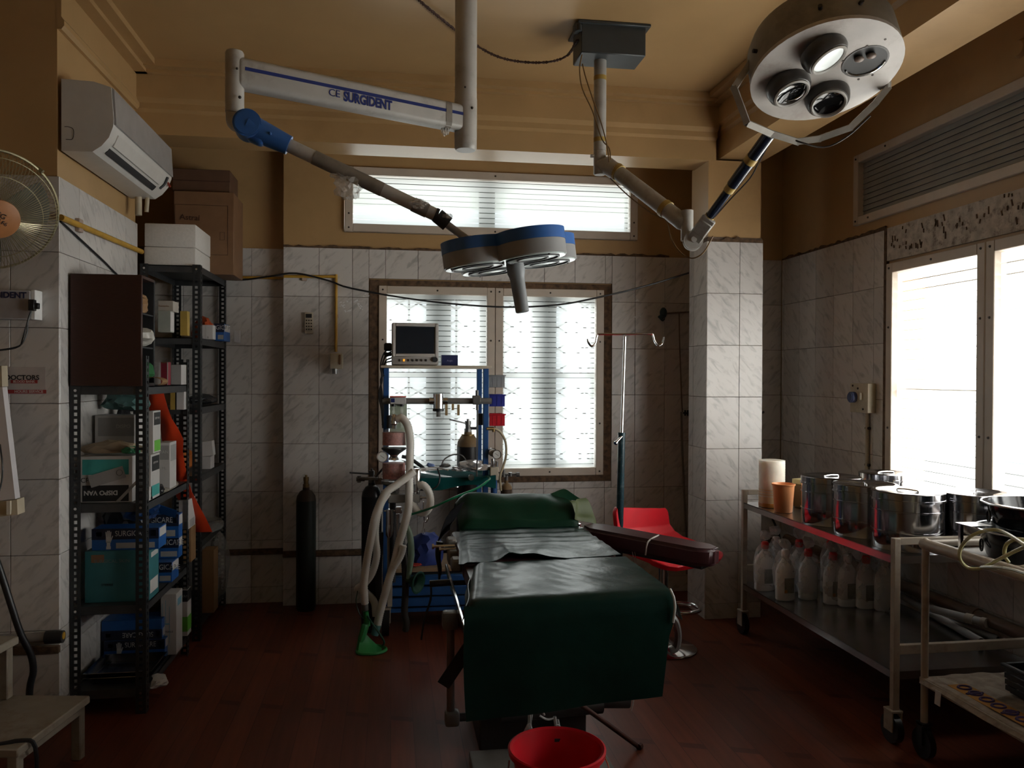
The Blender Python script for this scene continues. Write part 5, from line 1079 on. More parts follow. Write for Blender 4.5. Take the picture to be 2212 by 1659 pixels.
q = MB(); q.tube([H(773,1275,4.22),H(769,1300,4.22),H(776,1325,4.21),H(784,1336,4.20)],.0025,seg=6); q.build('thin_tube', M_gdk, AN)
q = MB(); q.tube([H(886,1112,4.26),H(905,1106,4.24),H(935,1096,4.20),H(985,1073,4.18),H(1030,1055,4.2),H(1052,1040,4.25),H(1058,1034,4.32),H(1054,1030,4.36)],.006,seg=8); q.build('oxygen_tube', mat('green oxygen tube',(0.008,0.17,0.075),.3), AN)
# right end: bins, gauges, pipe work
def bin_(lab, yt, yb, m, al):
    a = aY(1058,yb,4.52); b_ = aY(1090,yt,4.52); t = thing('hanging_bin',lab,'bin',((a.x+b_.x)/2,4.56,a.z))
    q = MB(); cx0 = (a.x+b_.x)/2; w = b_.x-a.x; h = b_.z-a.z
    q.box((cx0,4.52,a.z+h/2),(w,.003,h),bev=.001); q.box((cx0,4.62,a.z+h/2),(w,.003,h),bev=.001); q.box((a.x,4.57,a.z+h/2),(.003,.1,h),bev=.001); q.box((b_.x,4.57,a.z+h/2),(.003,.1,h),bev=.001); q.box((cx0,4.57,a.z+.002),(w,.1,.003)); q.box((cx0+.001,4.516,b_.z-.004),(w+.012,.010,.008),bev=.002); q.build('tub', m, t, kind='stuff')
    q = MB(); q.box((a.x-.008,4.58,b_.z-.015),(.018,.03,.012)); q.build('hook', M_steel, t)
    for k in (-.3,.0,.3): q = MB(); q.box((cx0+k*w,4.5175,a.z+h*.45),(.003,.002,h*.7)); q.build('rib', m, t)
bin_('empty clear plastic bin hung at the trolley side above the blue bin',810,837,mat('grey clear bin',(0.30,0.31,0.33),.3,alpha=.75),.5)
bin_('royal blue plastic bin hung at the trolley side',852,878,mat('royal blue plastic',(0.022,0.030,0.24),.35),1)
bin_('red plastic bin hung at the trolley side below the blue one',894,920,mat('red plastic',(0.50,0.010,0.022),.35),1)
gauge(aY(1064,977,4.42),.024,AN); gauge(aY(1073,982,4.40),.026,AN)
q = MB(); q.cyl(aY(1073,996,4.42),aY(1072,1008,4.42),.010); q.cyl(aY(1064,990,4.43),aY(1066,1010,4.43),.010); q.build('gauge_stem', M_steel, AN, kind='stuff')
q = MB(); a = aY(1067,1036,4.43); b_ = aY(1067,1008,4.43); q.span((a.x-.024,4.40,a.z),(a.x+.022,4.45,b_.z),bev=.003); q.build('regulator_block', M_board, AN)
q = MB(); a = aY(1067,1074,4.43); b_ = aY(1067,1036,4.43); q.cyl((a.x,4.43,.2),(a.x,4.43,b_.z),.018); q.build('side_post', M_bpost, AN)
q = MB(); q.tube([aY(1056,926,4.46),aY(1068,926,4.46),aY(1082,935,4.47),aY(1092,955,4.48),aY(1093,985,4.49),aY(1086,1010,4.5),aY(1080,1030,4.5),aY(1082,1060,4.5)],.007,seg=8); q.build('side_hose', mat('yellowed hose',(0.40,0.33,0.22),.4), AN)
q = MB(); q.cyl(aY(1050,926,4.44),aY(1066,926,4.45),.010); q.cyl(aY(1066,926,4.45),aY(1066,933,4.45),.008); q.build('hose_cock', M_brass, AN)
q = MB(); q.cyl(aY(1040,893,4.5),aY(1040,918,4.5),.022); q.build('black_knob', M_black, AN)
q = MB(); q.cyl(aY(1018,1030,4.38),aY(1018,1032,4.33),.016); q.cyl(aY(985,1035,4.40),aY(985,1052,4.40),.012,.018); q.build('tray_knobs', M_steel, AN, kind='stuff')
q = MB(); q.tube([aY(908,1058,4.34),aY(930,1058,4.33),aY(946,1048,4.33),aY(950,1030,4.34),aY(945,1012,4.36)],.005,seg=6); q.build('black_lead', M_black, AN)
# cables hanging on the left of the monitor
q = MB()
for k in range(5): q.tube([aY(846,752+k*7,4.6),aY(830+k%2*3,762+k*6,4.52),aY(822+k*2,790+k*5,4.44),aY(826-k,820,4.42),aY(818+k*2,850,4.42),aY(824+k,885,4.42),aY(827,925,4.43)],.004,seg=6)
q.build('cable_bundle', M_black, AN, kind='stuff')
# monitor and small box on the top shelf
MO = thing('patient_monitor','boxy grey patient monitor with blank dark screen on trolley top','monitor',(aY(896,785,4.46).x,4.55,zt_+.004))
a = aY(846,786,4.44); b_ = aY(948,698,4.44)
M_mon = mat('monitor beige grey', (0.36,0.34,0.32), .45, var=.04); zb_ = zt_+.006
q = MB(); q.span((a.x,4.455,zb_),(b_.x,4.70,b_.z),bev=.008,seg=2); q.build('case', M_mon, MO)
s0 = aY(856,766,4.44); s1_ = aY(938,704,4.44)
q = MB(); wframe(q,'X',4.45,a.x+.004,b_.x-.004,s0.z-.010,b_.z-.004,.016,-.008,.006); q.build('bezel', mat('light bezel',(0.46,0.44,0.42),.4), MO)
q = MB(); q.span((s0.x,4.447,s0.z),(s1_.x,4.4535,s1_.z)); q.build('screen', mat('blank screen',(0.010,0.014,0.022),.10), MO)
for k in range(7): q = MB(); p = aY(863+k*9.5,778,4.45); q.span((p.x-.005,4.450,p.z-.007),(p.x+.005,4.4555,p.z+.006),bev=.001); q.build('button', M_screw if k != 1 else mat('amber lamp',(0.8,0.35,0.02),.4,emit=((1,.45,.05),.35)), MO)
q = MB(); p = aY(940,777,4.45); q.cyl((p.x,4.456,p.z),(p.x,4.442,p.z),.014); q.build('dial_knob', M_dark, MO)
q = MB(); q.box((a.x-.02,4.56,b_.z-.13),(.045,.06,.045),bev=.008); q.box((a.x-.02,4.56,b_.z-.17),(.045,.05,.02),bev=.006); q.build('cable_plugs', M_black, MO, kind='stuff')
BB = thing('small_box','small navy blue printed box beside the monitor on trolley top','box',(aY(970,785,4.5).x,4.53,zt_+.004))
a = aY(954,787,4.5); b_ = aY(989,767,4.5)
q = MB(); q.span((a.x,4.50,zt_+.0045),(b_.x,4.58,b_.z),bev=.001); q.build('body', mat('navy card',(0.022,0.028,0.10),.4), BB)
text('Angle',.014,mat('pale violet ink',(0.25,0.25,0.42),.5),frame_M(((a.x+b_.x)/2,4.4990,(zt_+b_.z)/2),(1,0,0),(0,0,1)),BB)
# cloth and clutter on the work shelf
def cl(u, v):
    x = xl_+.16+(xr_+.05-xl_-.16)*u; y = YF-.06+(YB-YF)*v; z = zs_+.010+.008*math.sin(u*9+v*4)*.6
    if v < .22: y = YF-.045-.002*math.sin(u*23); z = zs_+.012-(.22-v)/.22*(.055+.014*math.sin(u*7)); 
    if u > .85: z += (u-.85)/.15*.045*max(0,v)
    return Vector((x,y,z))
solo(MB().grid(cl,28,14,thick=.003),'green_drape',M_green,'teal green cloth spread over the work shelf of the trolley','cloth')
def clutter(nm, lab, cat, pts, r, m, **k): return solo(MB().tube(pts,r,seg=7), nm, m, lab, cat)
S_ = lambda x,y,Y=4.5: aY(x,y,Y)
clutter('probe_cable','grey cable looping over the green cloth on trolley','cable',[S_(952,1010),S_(960,992),S_(980,982),S_(998,984),S_(1008,998),S_(1010,1012)],.004,mat('grey cable',(0.16,0.16,0.16),.4))
clutter('black_tubing','coil of black tubing at left of the green cloth','tubing',[S_(868,986),S_(885,990),S_(900,1000),S_(915,1012),S_(905,1014),S_(885,1006),S_(872,998)],.010,M_black)
clutter('white_tubing','thin pale tubing draped over the green cloth edge','tubing',[S_(885,1018,4.4),S_(915,1012,4.4),S_(945,1010,4.4),S_(968,1016,4.37)],.004,M_wht)
soft('foil_packet','silvery blister foil packets lying on the green cloth','packet',tuple(S_(995,1013,4.46)),(.055,.045,.020),61,mat('foil',(0.5,0.5,0.52),.3,.7,bump=.8,scale=60),amt=.5,flat=-.5)
soft('clear_packets','crumpled clear sterile packets at right of the green cloth','packet',tuple(S_(1032,1008,4.46)),(.075,.045,.034),62,mat('clear packet',(0.55,0.55,0.57),.2,.4,bump=.9,scale=60),amt=.6,flat=-.5)
soft('blue_clip','small blue clip among the cables on green cloth','clip',tuple(S_(930,1006,4.48)),(.022,.018,.014),63,mat('pale blue',(0.12,0.18,0.38),.4),amt=.4)
soft('paper_slips','white paper slips at the left of the green cloth','paper',tuple(S_(908,1015,4.42)),(.05,.04,.012),64,M_wht,amt=.4,flat=-.5)
soft('grey_coil','small grey coiled lead beside the foil packets','lead',tuple(S_(962,1006,4.50)),(.028,.02,.012),65,mat('grey cable',(0.16,0.16,0.16),.4),amt=.5)
# blue bag on the lower board
solo(blob(aY(918,1192,4.55),(.10,.09,.115),71,.30,flat=-.75),'blue_bag',mat('royal blue bag fabric',(0.022,0.045,0.22),.6,var=.2,bump=.3),'royal blue cloth bag slumped on the lower board of the trolley','bag',angle=30)
solo(blob(aY(895,1200,4.60),(.06,.06,.10),72,.3,flat=-.6),'navy_bag',mat('navy bag fabric',(0.010,0.014,0.045),.7),'navy blue bag behind the royal blue one on the lower board','bag',angle=30)
soft('red_cloth','small red cloth beside the blue bag on the board','cloth',(aY(895,1228,4.45).x,4.46,zd1+.022),(.05,.03,.010),73,mat('red cloth',(0.35,0.03,0.02),.7),amt=.4,flat=-.5)

# ------------------------------------------------------------------ gas cylinders
def cylinder(nm, lab, x, y, r, ztop, zv, m, cap, lever=None, neckm=M_brass):
    t = thing(nm, lab, 'gas cylinder', (x,y,0)); sh = ztop-r*1.1
    q = MB(); q.lathe([(0,.0005),(r*.9,.0005),(r,.02),(r,sh)],(x,y,0),seg=28); q.build('body', m, t)
    q = MB(); q.lathe([(r,sh+.0005),(r*.93,sh+r*.45),(r*.62,sh+r*.95),(r*.36,ztop),(r*.34,ztop+.015),(0,ztop+.015)],(x,y,0),seg=28); q.build('shoulder', cap, t)
    q = MB(); q.cyl((x,y,ztop+.012),(x,y,zv-.02),r*.24,seg=12); q.cyl((x,y,ztop+.014),(x,y,ztop+.035),r*.33,seg=8); q.cyl((x,y,zv-.035),(x,y,zv-.012),r*.28,seg=8); q.cyl((x,y,zv-.015),(x,y,zv),r*.12,seg=8); q.build('valve', neckm, t, kind='stuff')
    if lever:
        q = MB(); q.cyl((x,y,zv-.03),lever,.005,seg=8); q.build('key_lever', M_cast, t)
    return t
c = aY(661,1200,4.95); cylinder('gas_cylinder','lone dark green gas cylinder standing against back wall tiles',c.x,4.95,.058,aY(661,1058,4.95).z,aY(661,1026,4.95).z,mat('dark bottle green',(0.008,0.011,0.009),.45),mat('rust brown shoulder',(0.035,0.020,0.012),.6))
c = aY(804,1150,4.42); cylinder('gas_cylinder','black gas cylinder with key lever beside the anaesthesia trolley left side',c.x-.005,4.50,.055,aY(804,1048,4.5).z,aY(804,1012,4.5).z,mat('black cylinder paint',(0.010,0.010,0.012),.35),mat('black cylinder shoulder',(0.012,0.010,0.014),.35),lever=aY(756,1021,4.42),neckm=M_cast)
q = MB(); c2 = aY(800,1030,4.44); q.box((c2.x-.01,4.44,c2.z-.01),(.10,.03,.016),bev=.003); q.cyl((c2.x-.075,4.44,c2.z-.012),(c2.x-.03,4.44,c2.z-.012),.012); q.cyl((c2.x-.06,4.44,c2.z-.03),(c2.x-.06,4.44,c2.z+.006),.010); q.cyl((c2.x+.03,4.44,c2.z),(c2.x+.09,4.36,c2.z+.08),.006); solo(q,'cylinder_yoke',M_cast,'dark metal yoke clamp on the black cylinder next to canisters','clamp')
c = aY(1011,1000,4.93); t = cylinder('gas_cylinder','black gas cylinder with rusty collar behind the trolley at window',c.x,4.94,.068,aY(1011,938,4.94).z,aY(1011,905,4.94).z,mat('brown black cylinder',(0.014,0.010,0.009),.4),mat('rusty tan shoulder',(0.19,0.115,0.05),.6,var=.3),lever=aY(971,906,4.9),neckm=M_cast)
q = MB(); z = aY(1011,942,4.94).z; q.cyl((c.x,4.94,z-.012),(c.x,4.94,z+.012),.040,seg=20); q.build('neck_ring', M_brass, t)
q = MB(); z = aY(1011,925,4.94).z; q.cyl((c.x,4.94,z),(c.x+.075,4.93,z),.009); q.cyl((c.x+.05,4.93,z),(c.x+.065,4.93,z),.016,seg=8); q.build('outlet', M_cast, t)
c = aY(1092,1100,4.75); t = cylinder('gas_cylinder','small rusty-topped cylinder at the right of the trolley behind the bed',c.x,4.72,.034,aY(1092,1043,4.72).z,aY(1092,1024,4.72).z,mat('brown cylinder paint',(0.05,0.028,0.016),.5),mat('rusty tan shoulder',(0.19,0.115,0.05),.6),neckm=M_cast)
z = aY(1092,1024,4.72).z
q = MB(); q.cyl((c.x-.04,4.70,z+.0),(c.x+.065,4.70,z+.0),.008); q.cyl((c.x+.055,4.70,z-.002),(c.x+.075,4.70,z-.002),.014); q.cyl((c.x-.02,4.70,z-.015),(c.x-.02,4.70,z+.03),.010); q.cyl((c.x+.02,4.70,z-.012),(c.x+.02,4.70,z+.012),.012); q.build('key_valve', M_cast, t, kind='stuff')

# ------------------------------------------------------------------ drip stand, wall pipe, red stool
Yi = 4.10; pb = aY(1338,1195,Yi); pm = aY(1343,937,Yi); ptop = aY(1350,727,Yi); dv = (ptop-pb)/(ptop.z-pb.z); foot = pb-dv*(pb.z-.03)
IV = thing('drip_stand','tall drip stand with teal lower tube and chrome hooks behind the bed','stand',(foot.x,foot.y,0))
q = MB(); q.cyl(foot,pm,.019,seg=18); q.cyl(pm-dv*.006,pm+dv*.006,.021,seg=18); q.build('outer_tube', mat('worn teal paint',(0.006,0.035,0.050),.35,var=.2,stain=(0.12,0.16,0.17),stain_amt=.6,stain_scale=30), IV)
q = MB(); q.cyl(pm,ptop,.0075,seg=12); q.build('rod', M_chrome, IV)
q = MB(); q.cyl(aY(1343,943,Yi-.02),aY(1330,957,Yi-.05),.006); q.cyl(aY(1331,956,Yi-.048),aY(1329,958,Yi-.052),.010); q.build('clamp_handle', M_chrome, IV)
q = MB(); q.tube([aY(1269.5,732,Yi),aY(1271,740,Yi),aY(1278,748,Yi),aY(1286,742,Yi),aY(1290,726,Yi),aY(1297,722,Yi),aY(1350,722,Yi),aY(1404,721,Yi),aY(1411,726,Yi),aY(1414,736,Yi),aY(1421,746,Yi),aY(1429,743,Yi),aY(1433,733,Yi),aY(1434,728,Yi)],.0055,seg=8,smooth=4); q.build('hook_bar', M_chrome, IV)
for k in range(4):
    a = k*PI/2+.75; q = MB(); q.tube([(foot.x,foot.y,.045),(foot.x+.08*math.cos(a),foot.y+.08*math.sin(a),.04),(foot.x+.15*math.cos(a),foot.y+.15*math.sin(a),.012)],.012,seg=8); q.build('leg', MATS['worn teal paint'], IV)
WP = thing('wall_piping','thin brown piping with dark green fitting on the back wall right of window','pipe',tuple(aY(1460,800,5.03)))
M_pip = mat('grimy pipe', (0.16,0.115,0.09), .6)
q = MB(); q.cyl(aY(1438,677,5.035),aY(1490,674,5.035),.0055); q.build('top_run', M_pip, WP)
q = MB(); q.tube([aY(1467,677,5.036),aY(1468,740,5.036),aY(1472,850,5.036),aY(1474,890,5.036)],.004,seg=6); q.build('down_pipe', M_pip, WP)
q = MB(); q.tube([aY(1472,890,5.036),aY(1475,1000,5.036),aY(1482,1150,5.036),aY(1484,1240,5.036)],.007,seg=8); q.build('down_pipe', mat('pale grey pipe',(0.20,0.18,0.17),.6), WP)
q = MB(); q.sph(aY(1433,676,5.01),.030,(.8,.7,1.2)); q.cyl(aY(1430,690,5.0),aY(1428,683,5.01),.010,.022); q.tube([aY(1427,690,5.01),aY(1432,693,5.01),aY(1436,688,5.01)],.004,seg=6); q.build('outlet_fitting', mat('dark green fitting',(0.012,0.04,0.05),.4), WP, kind='stuff')
q = MB(); q.cyl(aY(1476,892,5.0),aY(1488,893,5.0),.006); q.cyl(aY(1480,886,5.0),aY(1480,898,5.0),.006); q.cyl(aY(1486,886,5.0),aY(1486,898,5.0),.007); q.build('tap', M_dark, WP, kind='stuff')
solo(MB().tube([aY(1650,890,4.72),(2.163,4.715,1.10),(2.166,4.712,.80),(2.17,4.70,.60)],.008,seg=6),'pillar_wire',M_black,'black wire hanging down the right side of the tiled pillar','cable')
solo(MB().tube([aY(1662,1105,4.9),aY(1672,1128,4.9),aY(1683,1155,4.9),aY(1690,1190,4.9)],.007,seg=6),'stray_cable',M_black,'short black cable hanging behind the shelf trolley above the bottles','cable')

bs = aZ(1432,1401,0)
RS = thing('bar_stool','red padded bar stool with chrome column between bed and pillar','stool',(bs.x,bs.y,0))
q = MB(); q.lathe([(0,.0),(.172,.0),(.174,.006),(.165,.012),(.06,.028),(.034,.05),(.030,.06),(0,.06)],(bs.x,bs.y,0),seg=48); q.build('base', M_chrome, RS)
q = MB(); q.cyl((bs.x,bs.y,.05),(bs.x,bs.y,.50),.026,seg=20); q.build('column', M_chrome, RS)
q = MB(); q.tube([(bs.x+.0,bs.y,.20),(bs.x+.10,bs.y-.07,.20),(bs.x+.185,bs.y-.03,.20),(bs.x+.19,bs.y+.07,.20),(bs.x+.10,bs.y+.11,.20),(bs.x+.0,bs.y+.01,.20)],.011,seg=10); q.build('footrest', M_chrome, RS)
fw = Vector((.46,-.89,0)).normalized(); wd = Vector((.89,.46,0)).normalized(); so = Vector((bs.x+.035,bs.y+.02,.50))-fw*.16
pr = [(-.030,.205),(-.022,.15),(-.012,.095),(.012,.045),(.055,.018),(.14,.010),(.24,.008),(.32,.000),(.372,-.022)]
def seat(u, v):
    k = v*(len(pr)-1); i = min(int(k),len(pr)-2); f = k-i; d = pr[i][0]*(1-f)+pr[i+1][0]*f; z = pr[i][1]*(1-f)+pr[i+1][1]*f
    w = .198+.034*min(1,max(0,(v-.25)/.3)); e = abs(u-.5)*2
    if v > .86: w *= math.sqrt(max(.45,1-((v-.86)/.14)**2*.6))
    if v < .08: w *= 1-.10*((.08-v)/.08)**2
    edge = max(0,e-.8)/.2
    return so+fw*d+wd*((u-.5)*2*w)+Vector((0,0,z-.038*(u-.35)*max(0,1-v*2.6)+.003*edge**2*(1 if v < .8 else -1)+ (.014*e*e*math.sin((v-.2)/.6*PI) if .2 < v < .8 else 0)))
o = MB().grid(seat,20,40,thick=-.030).build('seat', mat('red vinyl',(0.78,0.012,0.028),.34,var=.05), RS, angle=60)
bv = o.modifiers.new('bevel','BEVEL'); bv.width = .010; bv.segments = 3; bv.limit_method = 'ANGLE'; bv.angle_limit = math.radians(50)
q = MB(); q.cyl((bs.x,bs.y,.455),(bs.x,bs.y,.486),.06); q.cyl((bs.x,bs.y,.475),(bs.x+.11,bs.y-.06,.462),.006); q.build('seat_plate', M_dark, RS)
# ------------------------------------------------------------------ operating table and what lies on it
M_grn1 = mat('dark green rubber sheet', (0.0045,0.019,0.015), .30, spec=.17, var=.15, scale=16, bump=.55)
M_grn2 = mat('bottle green rubber sheet', (0.005,0.030,0.016), .40, spec=.16, var=.15, scale=12, bump=.6)
M_olive = mat('olive sheet lining', (0.055,0.072,0.022), .6, var=.1); M_maroon = mat('dark maroon vinyl', (0.055,0.020,0.023), .33, var=.15)
M_greyp = mat('grey table enamel', (0.17,0.16,0.15), .5, var=.15, stain=(0.08,0.06,0.05), stain_amt=.5)
OT = thing('operating_table','operating table on pedestal covered with dark green sheets','operating table',(0.55,2.95,0))
q = MB(); q.span((0.29,2.20,.0),(0.785,2.93,.032),bev=.008,seg=2); q.build('base_plate', M_greyp, OT)
q = MB(); q.span((0.335,2.98,.0),(0.745,3.30,.16),bev=.006); q.build('base_box', mat('black table base',(0.020,0.017,0.016),.5), OT)
q = MB(); q.span((0.42,3.0,.15),(0.70,3.28,.40),bev=.006); q.cyl((.56,3.13,.40),(.56,3.13,.60),.075); q.build('pedestal', M_dark, OT)
q = MB(); q.span((0.30,2.50,.595),(0.86,3.62,.635),bev=.004); q.build('table_frame', M_dark, OT)
for x in (0.234,0.900):
    q = MB(); q.box((x,2.90,.612),(.010,.86,.028),bev=.002); q.build('side_rail', M_chrome, OT)
q = MB(); q.span((0.275,2.50,.636),(0.885,2.98,.700),bev=.014,seg=2); q.build('foot_pad', M_maroon, OT)
q = MB(); q.span((0.275,3.00,.636),(0.875,3.62,.705),bev=.014,seg=2); q.build('seat_pad', M_maroon, OT)
q = MB(); q.box((0.590,3.745,.752),(.53,.22,.05),rot=(.47,0,0),bev=.014,seg=2); q.build('head_pad', M_maroon, OT)
q = MB(); q.box((0.265,3.34,.655),(.05,.10,.06),bev=.008); q.box((0.258,3.13,.67),(.04,.07,.05),bev=.008); q.box((.262,3.42,.70),(.04,.08,.03),bev=.006); q.build('rail_clamp', M_greyp, OT, kind='stuff')
a = aY(928,1261,3.10); b_ = aY(976,1258,3.10)
q = MB(); q.cyl(a,b_,.013,seg=14); q.build('crank_handle', M_black, OT)
q = MB(); q.cyl(b_,b_+Vector((.06,0,.0)),.007); q.tube([a+Vector((.005,0,-.0)),a+Vector((.004,0,-.06)),a+Vector((-.02,0,-.14)),a+Vector((-.03,.02,-.22))],.004,seg=6); q.build('crank_rod', M_dark, OT, kind='stuff')
for (px,py) in ((951,1180),(966,1186)):
    p = aY(px,py,3.35); q = MB(); q.cyl(p+Vector((-.03,0,0)),p+Vector((.06,0,0)),.006,seg=8); q.cyl(p+Vector((-.034,0,0)),p+Vector((-.026,0,0)),.011,seg=8); q.build('clamp_screw', M_chrome, OT)
# leg-holder bar clamped at the left of the foot end
q = MB(); q.box((.205,2.74,.572),(.052,.05,.060),bev=.010,seg=2); q.box((.214,2.74,.236),(.050,.05,.050),bev=.010,seg=2); q.build('holder_block', M_cast, OT, kind='stuff')
q = MB(); q.cyl((.209,2.74,.25),(.208,2.74,.56),.0135,seg=14); q.build('holder_bar', mat('worn steel bar',(0.16,0.13,0.12),.35,.7,var=.3), OT)
q = MB(); q.cyl((.22,2.74,.236),(.33,2.74,.236),.014); q.cyl((.30,2.74,.236),(.32,2.74,.60),.012); q.build('holder_arm', M_dark, OT, kind='stuff')
q = MB(); p0 = aY(1010,1418,2.60); p1 = aY(962,1458,2.70); q.box((p0+p1)/2,((p1-p0).length,.003,.045),rot=(0,-math.atan2(p1.z-p0.z,p1.x-p0.x),0)); q.build('strap', M_black, OT, smooth=False)
q = MB(); q.cyl((.40,2.90,.172),(.79,2.93,.172),.032,seg=16); q.box((.85,2.97,.165),(.13,.05,.045),rot=(0,.1,.1),bev=.012,seg=2); q.build('foot_bar', mat('black table base',(0.020,0.017,0.016),.5), OT, kind='stuff')
q = MB(); q.cyl(aZ(1378,1612,.010),aY(1243,1514,2.86),.009,seg=10); q.cyl(aZ(1378,1612,.010)+Vector((.0,-.01,0)),aZ(1378,1612,.010)+Vector((.012,.004,0)),.012,seg=8); q.build('pedal_rod', mat('rust brown rod',(0.06,0.022,0.016),.5,.5), OT)
q = MB(); q.tube([(.892,2.55,.61),(.935,2.56,.60),(.955,2.57,.55),(.950,2.57,.50),(.93,2.57,.49)],.012,seg=8); q.build('rail_end', M_cast, OT)
# sheets
rw = random.Random(5)
def wob(x, y, s): return .0012*math.sin(x*23*s+y*7)+.0008*math.sin(y*31*s-x*11)+.0006*math.sin((x+y)*57*s)
C_ = [(aZ(1003,1300,.712),aZ(1452,1278,.712)),(aZ(1018,1217,.712),aZ(1352,1203,.712))]
nB = 40
def foot_sheet(u, v):                                     # v: 0 far edge .. .42 near edge .. 1 lower hem
    if v <= .42:
        k = v/.42; l = C_[1][0].lerp(C_[0][0],k); r = C_[1][1].lerp(C_[0][1],k); p = l.lerp(r,u)
        z = .712+wob(p.x,p.y,1)*min(1,k*6+.2)*(1 if k < .9 else .4)
        rip = .003*math.exp(-((u-.16-.05*k)/.05)**2)*math.sin(k*26)+.004*math.exp(-((u-.55)/.12)**2-((k-.35)/.3)**2)*math.sin(p.x*90+p.y*60)
        z += rip*.8
        if k > .93: z -= ((k-.93)/.07)**2*.010
        if u < .05: z -= (1-u/.05)**2*.03
        return Vector((p.x,p.y,z))
    k = (v-.42)/.58; l0, r0 = C_[0]
    lb = aY(1006,1556,2.455); rb = aY(1427,1500,2.475)
    lx = l0.x-.006*math.sin(k*PI)+(lb.x-l0.x)*k; rx = r0.x+.016*math.sin(min(1,k*2.5)*PI)*(1-k)+(rb.x-r0.x)*k
    zl = .702+(lb.z-.702)*k; zr = .702+(rb.z-.702)*k; x = lx+(rx-lx)*u
    y = l0.y+(r0.y-l0.y)*u-.012*min(1,k*8)-.006*math.sin(x*16+.6)*k-.010*math.sin(k*3.0)*math.sin(u*3)
    return Vector((x,y,zl+(zr-zl)*u))
q = MB(); q.grid(foot_sheet,36,60,thick=.002)
# small side fall on the left and the lifted corner on the right
q.grid(lambda u,v: Vector((C_[0][0].x+.004-.010*v+.005*math.sin(u*9)+(C_[1][0].x-C_[0][0].x)*u,C_[0][0].y+(C_[1][0].y-C_[0][0].y)*u,  .700-.045*v*(1-.45*u))),12,4,thick=.002)
q.grid(lambda u,v: Vector((C_[0][1].x-.004+.030*v*(1-u)+.008*v+(C_[1][1].x-C_[0][1].x)*u,C_[0][1].y+(C_[1][1].y-C_[0][1].y)*u,.704-.085*v*(1-.5*u)+.010*math.sin(v*PI)*(1-u))),12,5,thick=.002)
FS = thing('rubber_sheet','glossy dark green rubber sheet over the foot end hanging down in front','sheet',(0.55,2.47,.71))
q.build('sheet', M_grn1, FS, angle=70)
q = MB(); q.tube([aZ(1447,1272,.722),aY(1455,1290,2.46),aY(1458,1312,2.455),aY(1454,1345,2.455)],.004,seg=6); q.build('hem', mat('pale hem',(0.40,0.42,0.40),.5), FS)
D0 = (aZ(991,1210,.722),aZ(1343,1195,.722)); D1 = (aZ(993,1138,.722),aZ(1243,1126,.722))
def mid_sheet(u, v):
    l = D0[0].lerp(D1[0],v); r = D0[1].lerp(D1[1],v); p = l.lerp(r,u); z = .718+wob(p.x+.3,p.y,1.3)
    hump = .022*math.exp(-((u-.42-.25*v)/.13)**2)*max(0,1-v*2.2)+.022*math.exp(-((u-.30)/.05)**2)*max(0,1-v*2)-.004
    fold = .005*math.sin(u*13+v*3)*max(0,1-v*2.2)*(u > .2)
    z += hump+fold*.6+.003*math.sin(v*44+u*4)*(v > .35)
    y = p.y-.015*max(0,1-v*8)*math.sin(u*12)
    if u < .04: z -= (1-u/.04)*.03
    return Vector((p.x,y,max(z,.7075)))
solo(MB().grid(mid_sheet,40,34,thick=.002),'rubber_sheet',M_grn1,'rumpled glossy dark green sheet across the middle of operating table','sheet',angle=70)
def drop(u, v):                                          # dark hollow under the rumpled near edge
    return Vector((D0[0].x+(D0[1].x-D0[0].x)*u,D0[0].y-.004,.716-.05*v))
def head_sheet(u, v):                                    # sloping back rest: v 0 lower lip, .8 crest, 1 falling away behind
    x = .312+.556*u
    if v < .12: k = v/.12; y = 3.622+.008*k; z = .712+.030*k
    elif v < .80: k = (v-.12)/.68; y = 3.63+.19*k; z = .742+(.842-.742)*k+.012*math.sin(k*PI)
    else: k = (v-.80)/.20; y = 3.82+.10*k; z = .842-.035*k*k
    z += .003*math.sin(u*15+v*6)+.005*math.sin(u*5+v*9)*(v > .12)+.006*math.exp(-((u-.55-.3*v)/.06)**2)*(.2 < v < .8)
    if u < .12: z -= (1-u/.12)**2*.045
    if u > .94: z -= ((u-.94)/.06)**2*.02
    return Vector((x,y,z))
HS = thing('rubber_sheet','bottle green sheet draped over the raised head end of operating table','sheet',(.59,3.75,.84))
MB().grid(head_sheet,30,26,thick=.002).build('sheet', M_grn2, HS, angle=70)
def oliv(u, v):
    a = aY(1232,1082,3.70).lerp(aY(1250,1076,3.76),u) if False else None
    p0 = aY(1230,1083,3.66); p1 = aY(1262,1076,3.74); p2 = aY(1292,1136,3.70); p3 = aY(1240,1122,3.62)
    return p0.lerp(p1,u).lerp(p3.lerp(p2,u),v)+Vector((.012*math.sin(u*7+v*3),0,.006*math.sin(v*9)))
MB().grid(oliv,10,10,thick=.0015).build('olive_corner', M_olive, HS, label='olive green corner')
def peak(u, v):
    p0 = aY(1165,1076,3.82); p1 = aY(1262,1082,3.74); t = aY(1226,1056,3.80)
    base = p0.lerp(p1,u); return base.lerp(Vector((base.x*.5+t.x*.5,base.y+.02,t.z)),v*math.sin(u*PI))
MB().grid(peak,14,5,thick=.0015).build('lifted_fold', mat('bright bottle green',(0.010,0.085,0.05),.4), HS)
solo(MB().grid(lambda u,v: aY(985,1096,3.68).lerp(aY(1003,1090,3.70),u).lerp(aY(944,1172,3.50).lerp(aY(972,1150,3.56),u),v)+Vector((-.015*math.sin(v*PI),0,.012*math.sin(v*6+u*2))),8,12,thick=.003),'black_cloth',mat('matt black cloth',(0.006,0.006,0.007),.95,spec=.1),'black cloth hanging off the left of the head end','cloth')
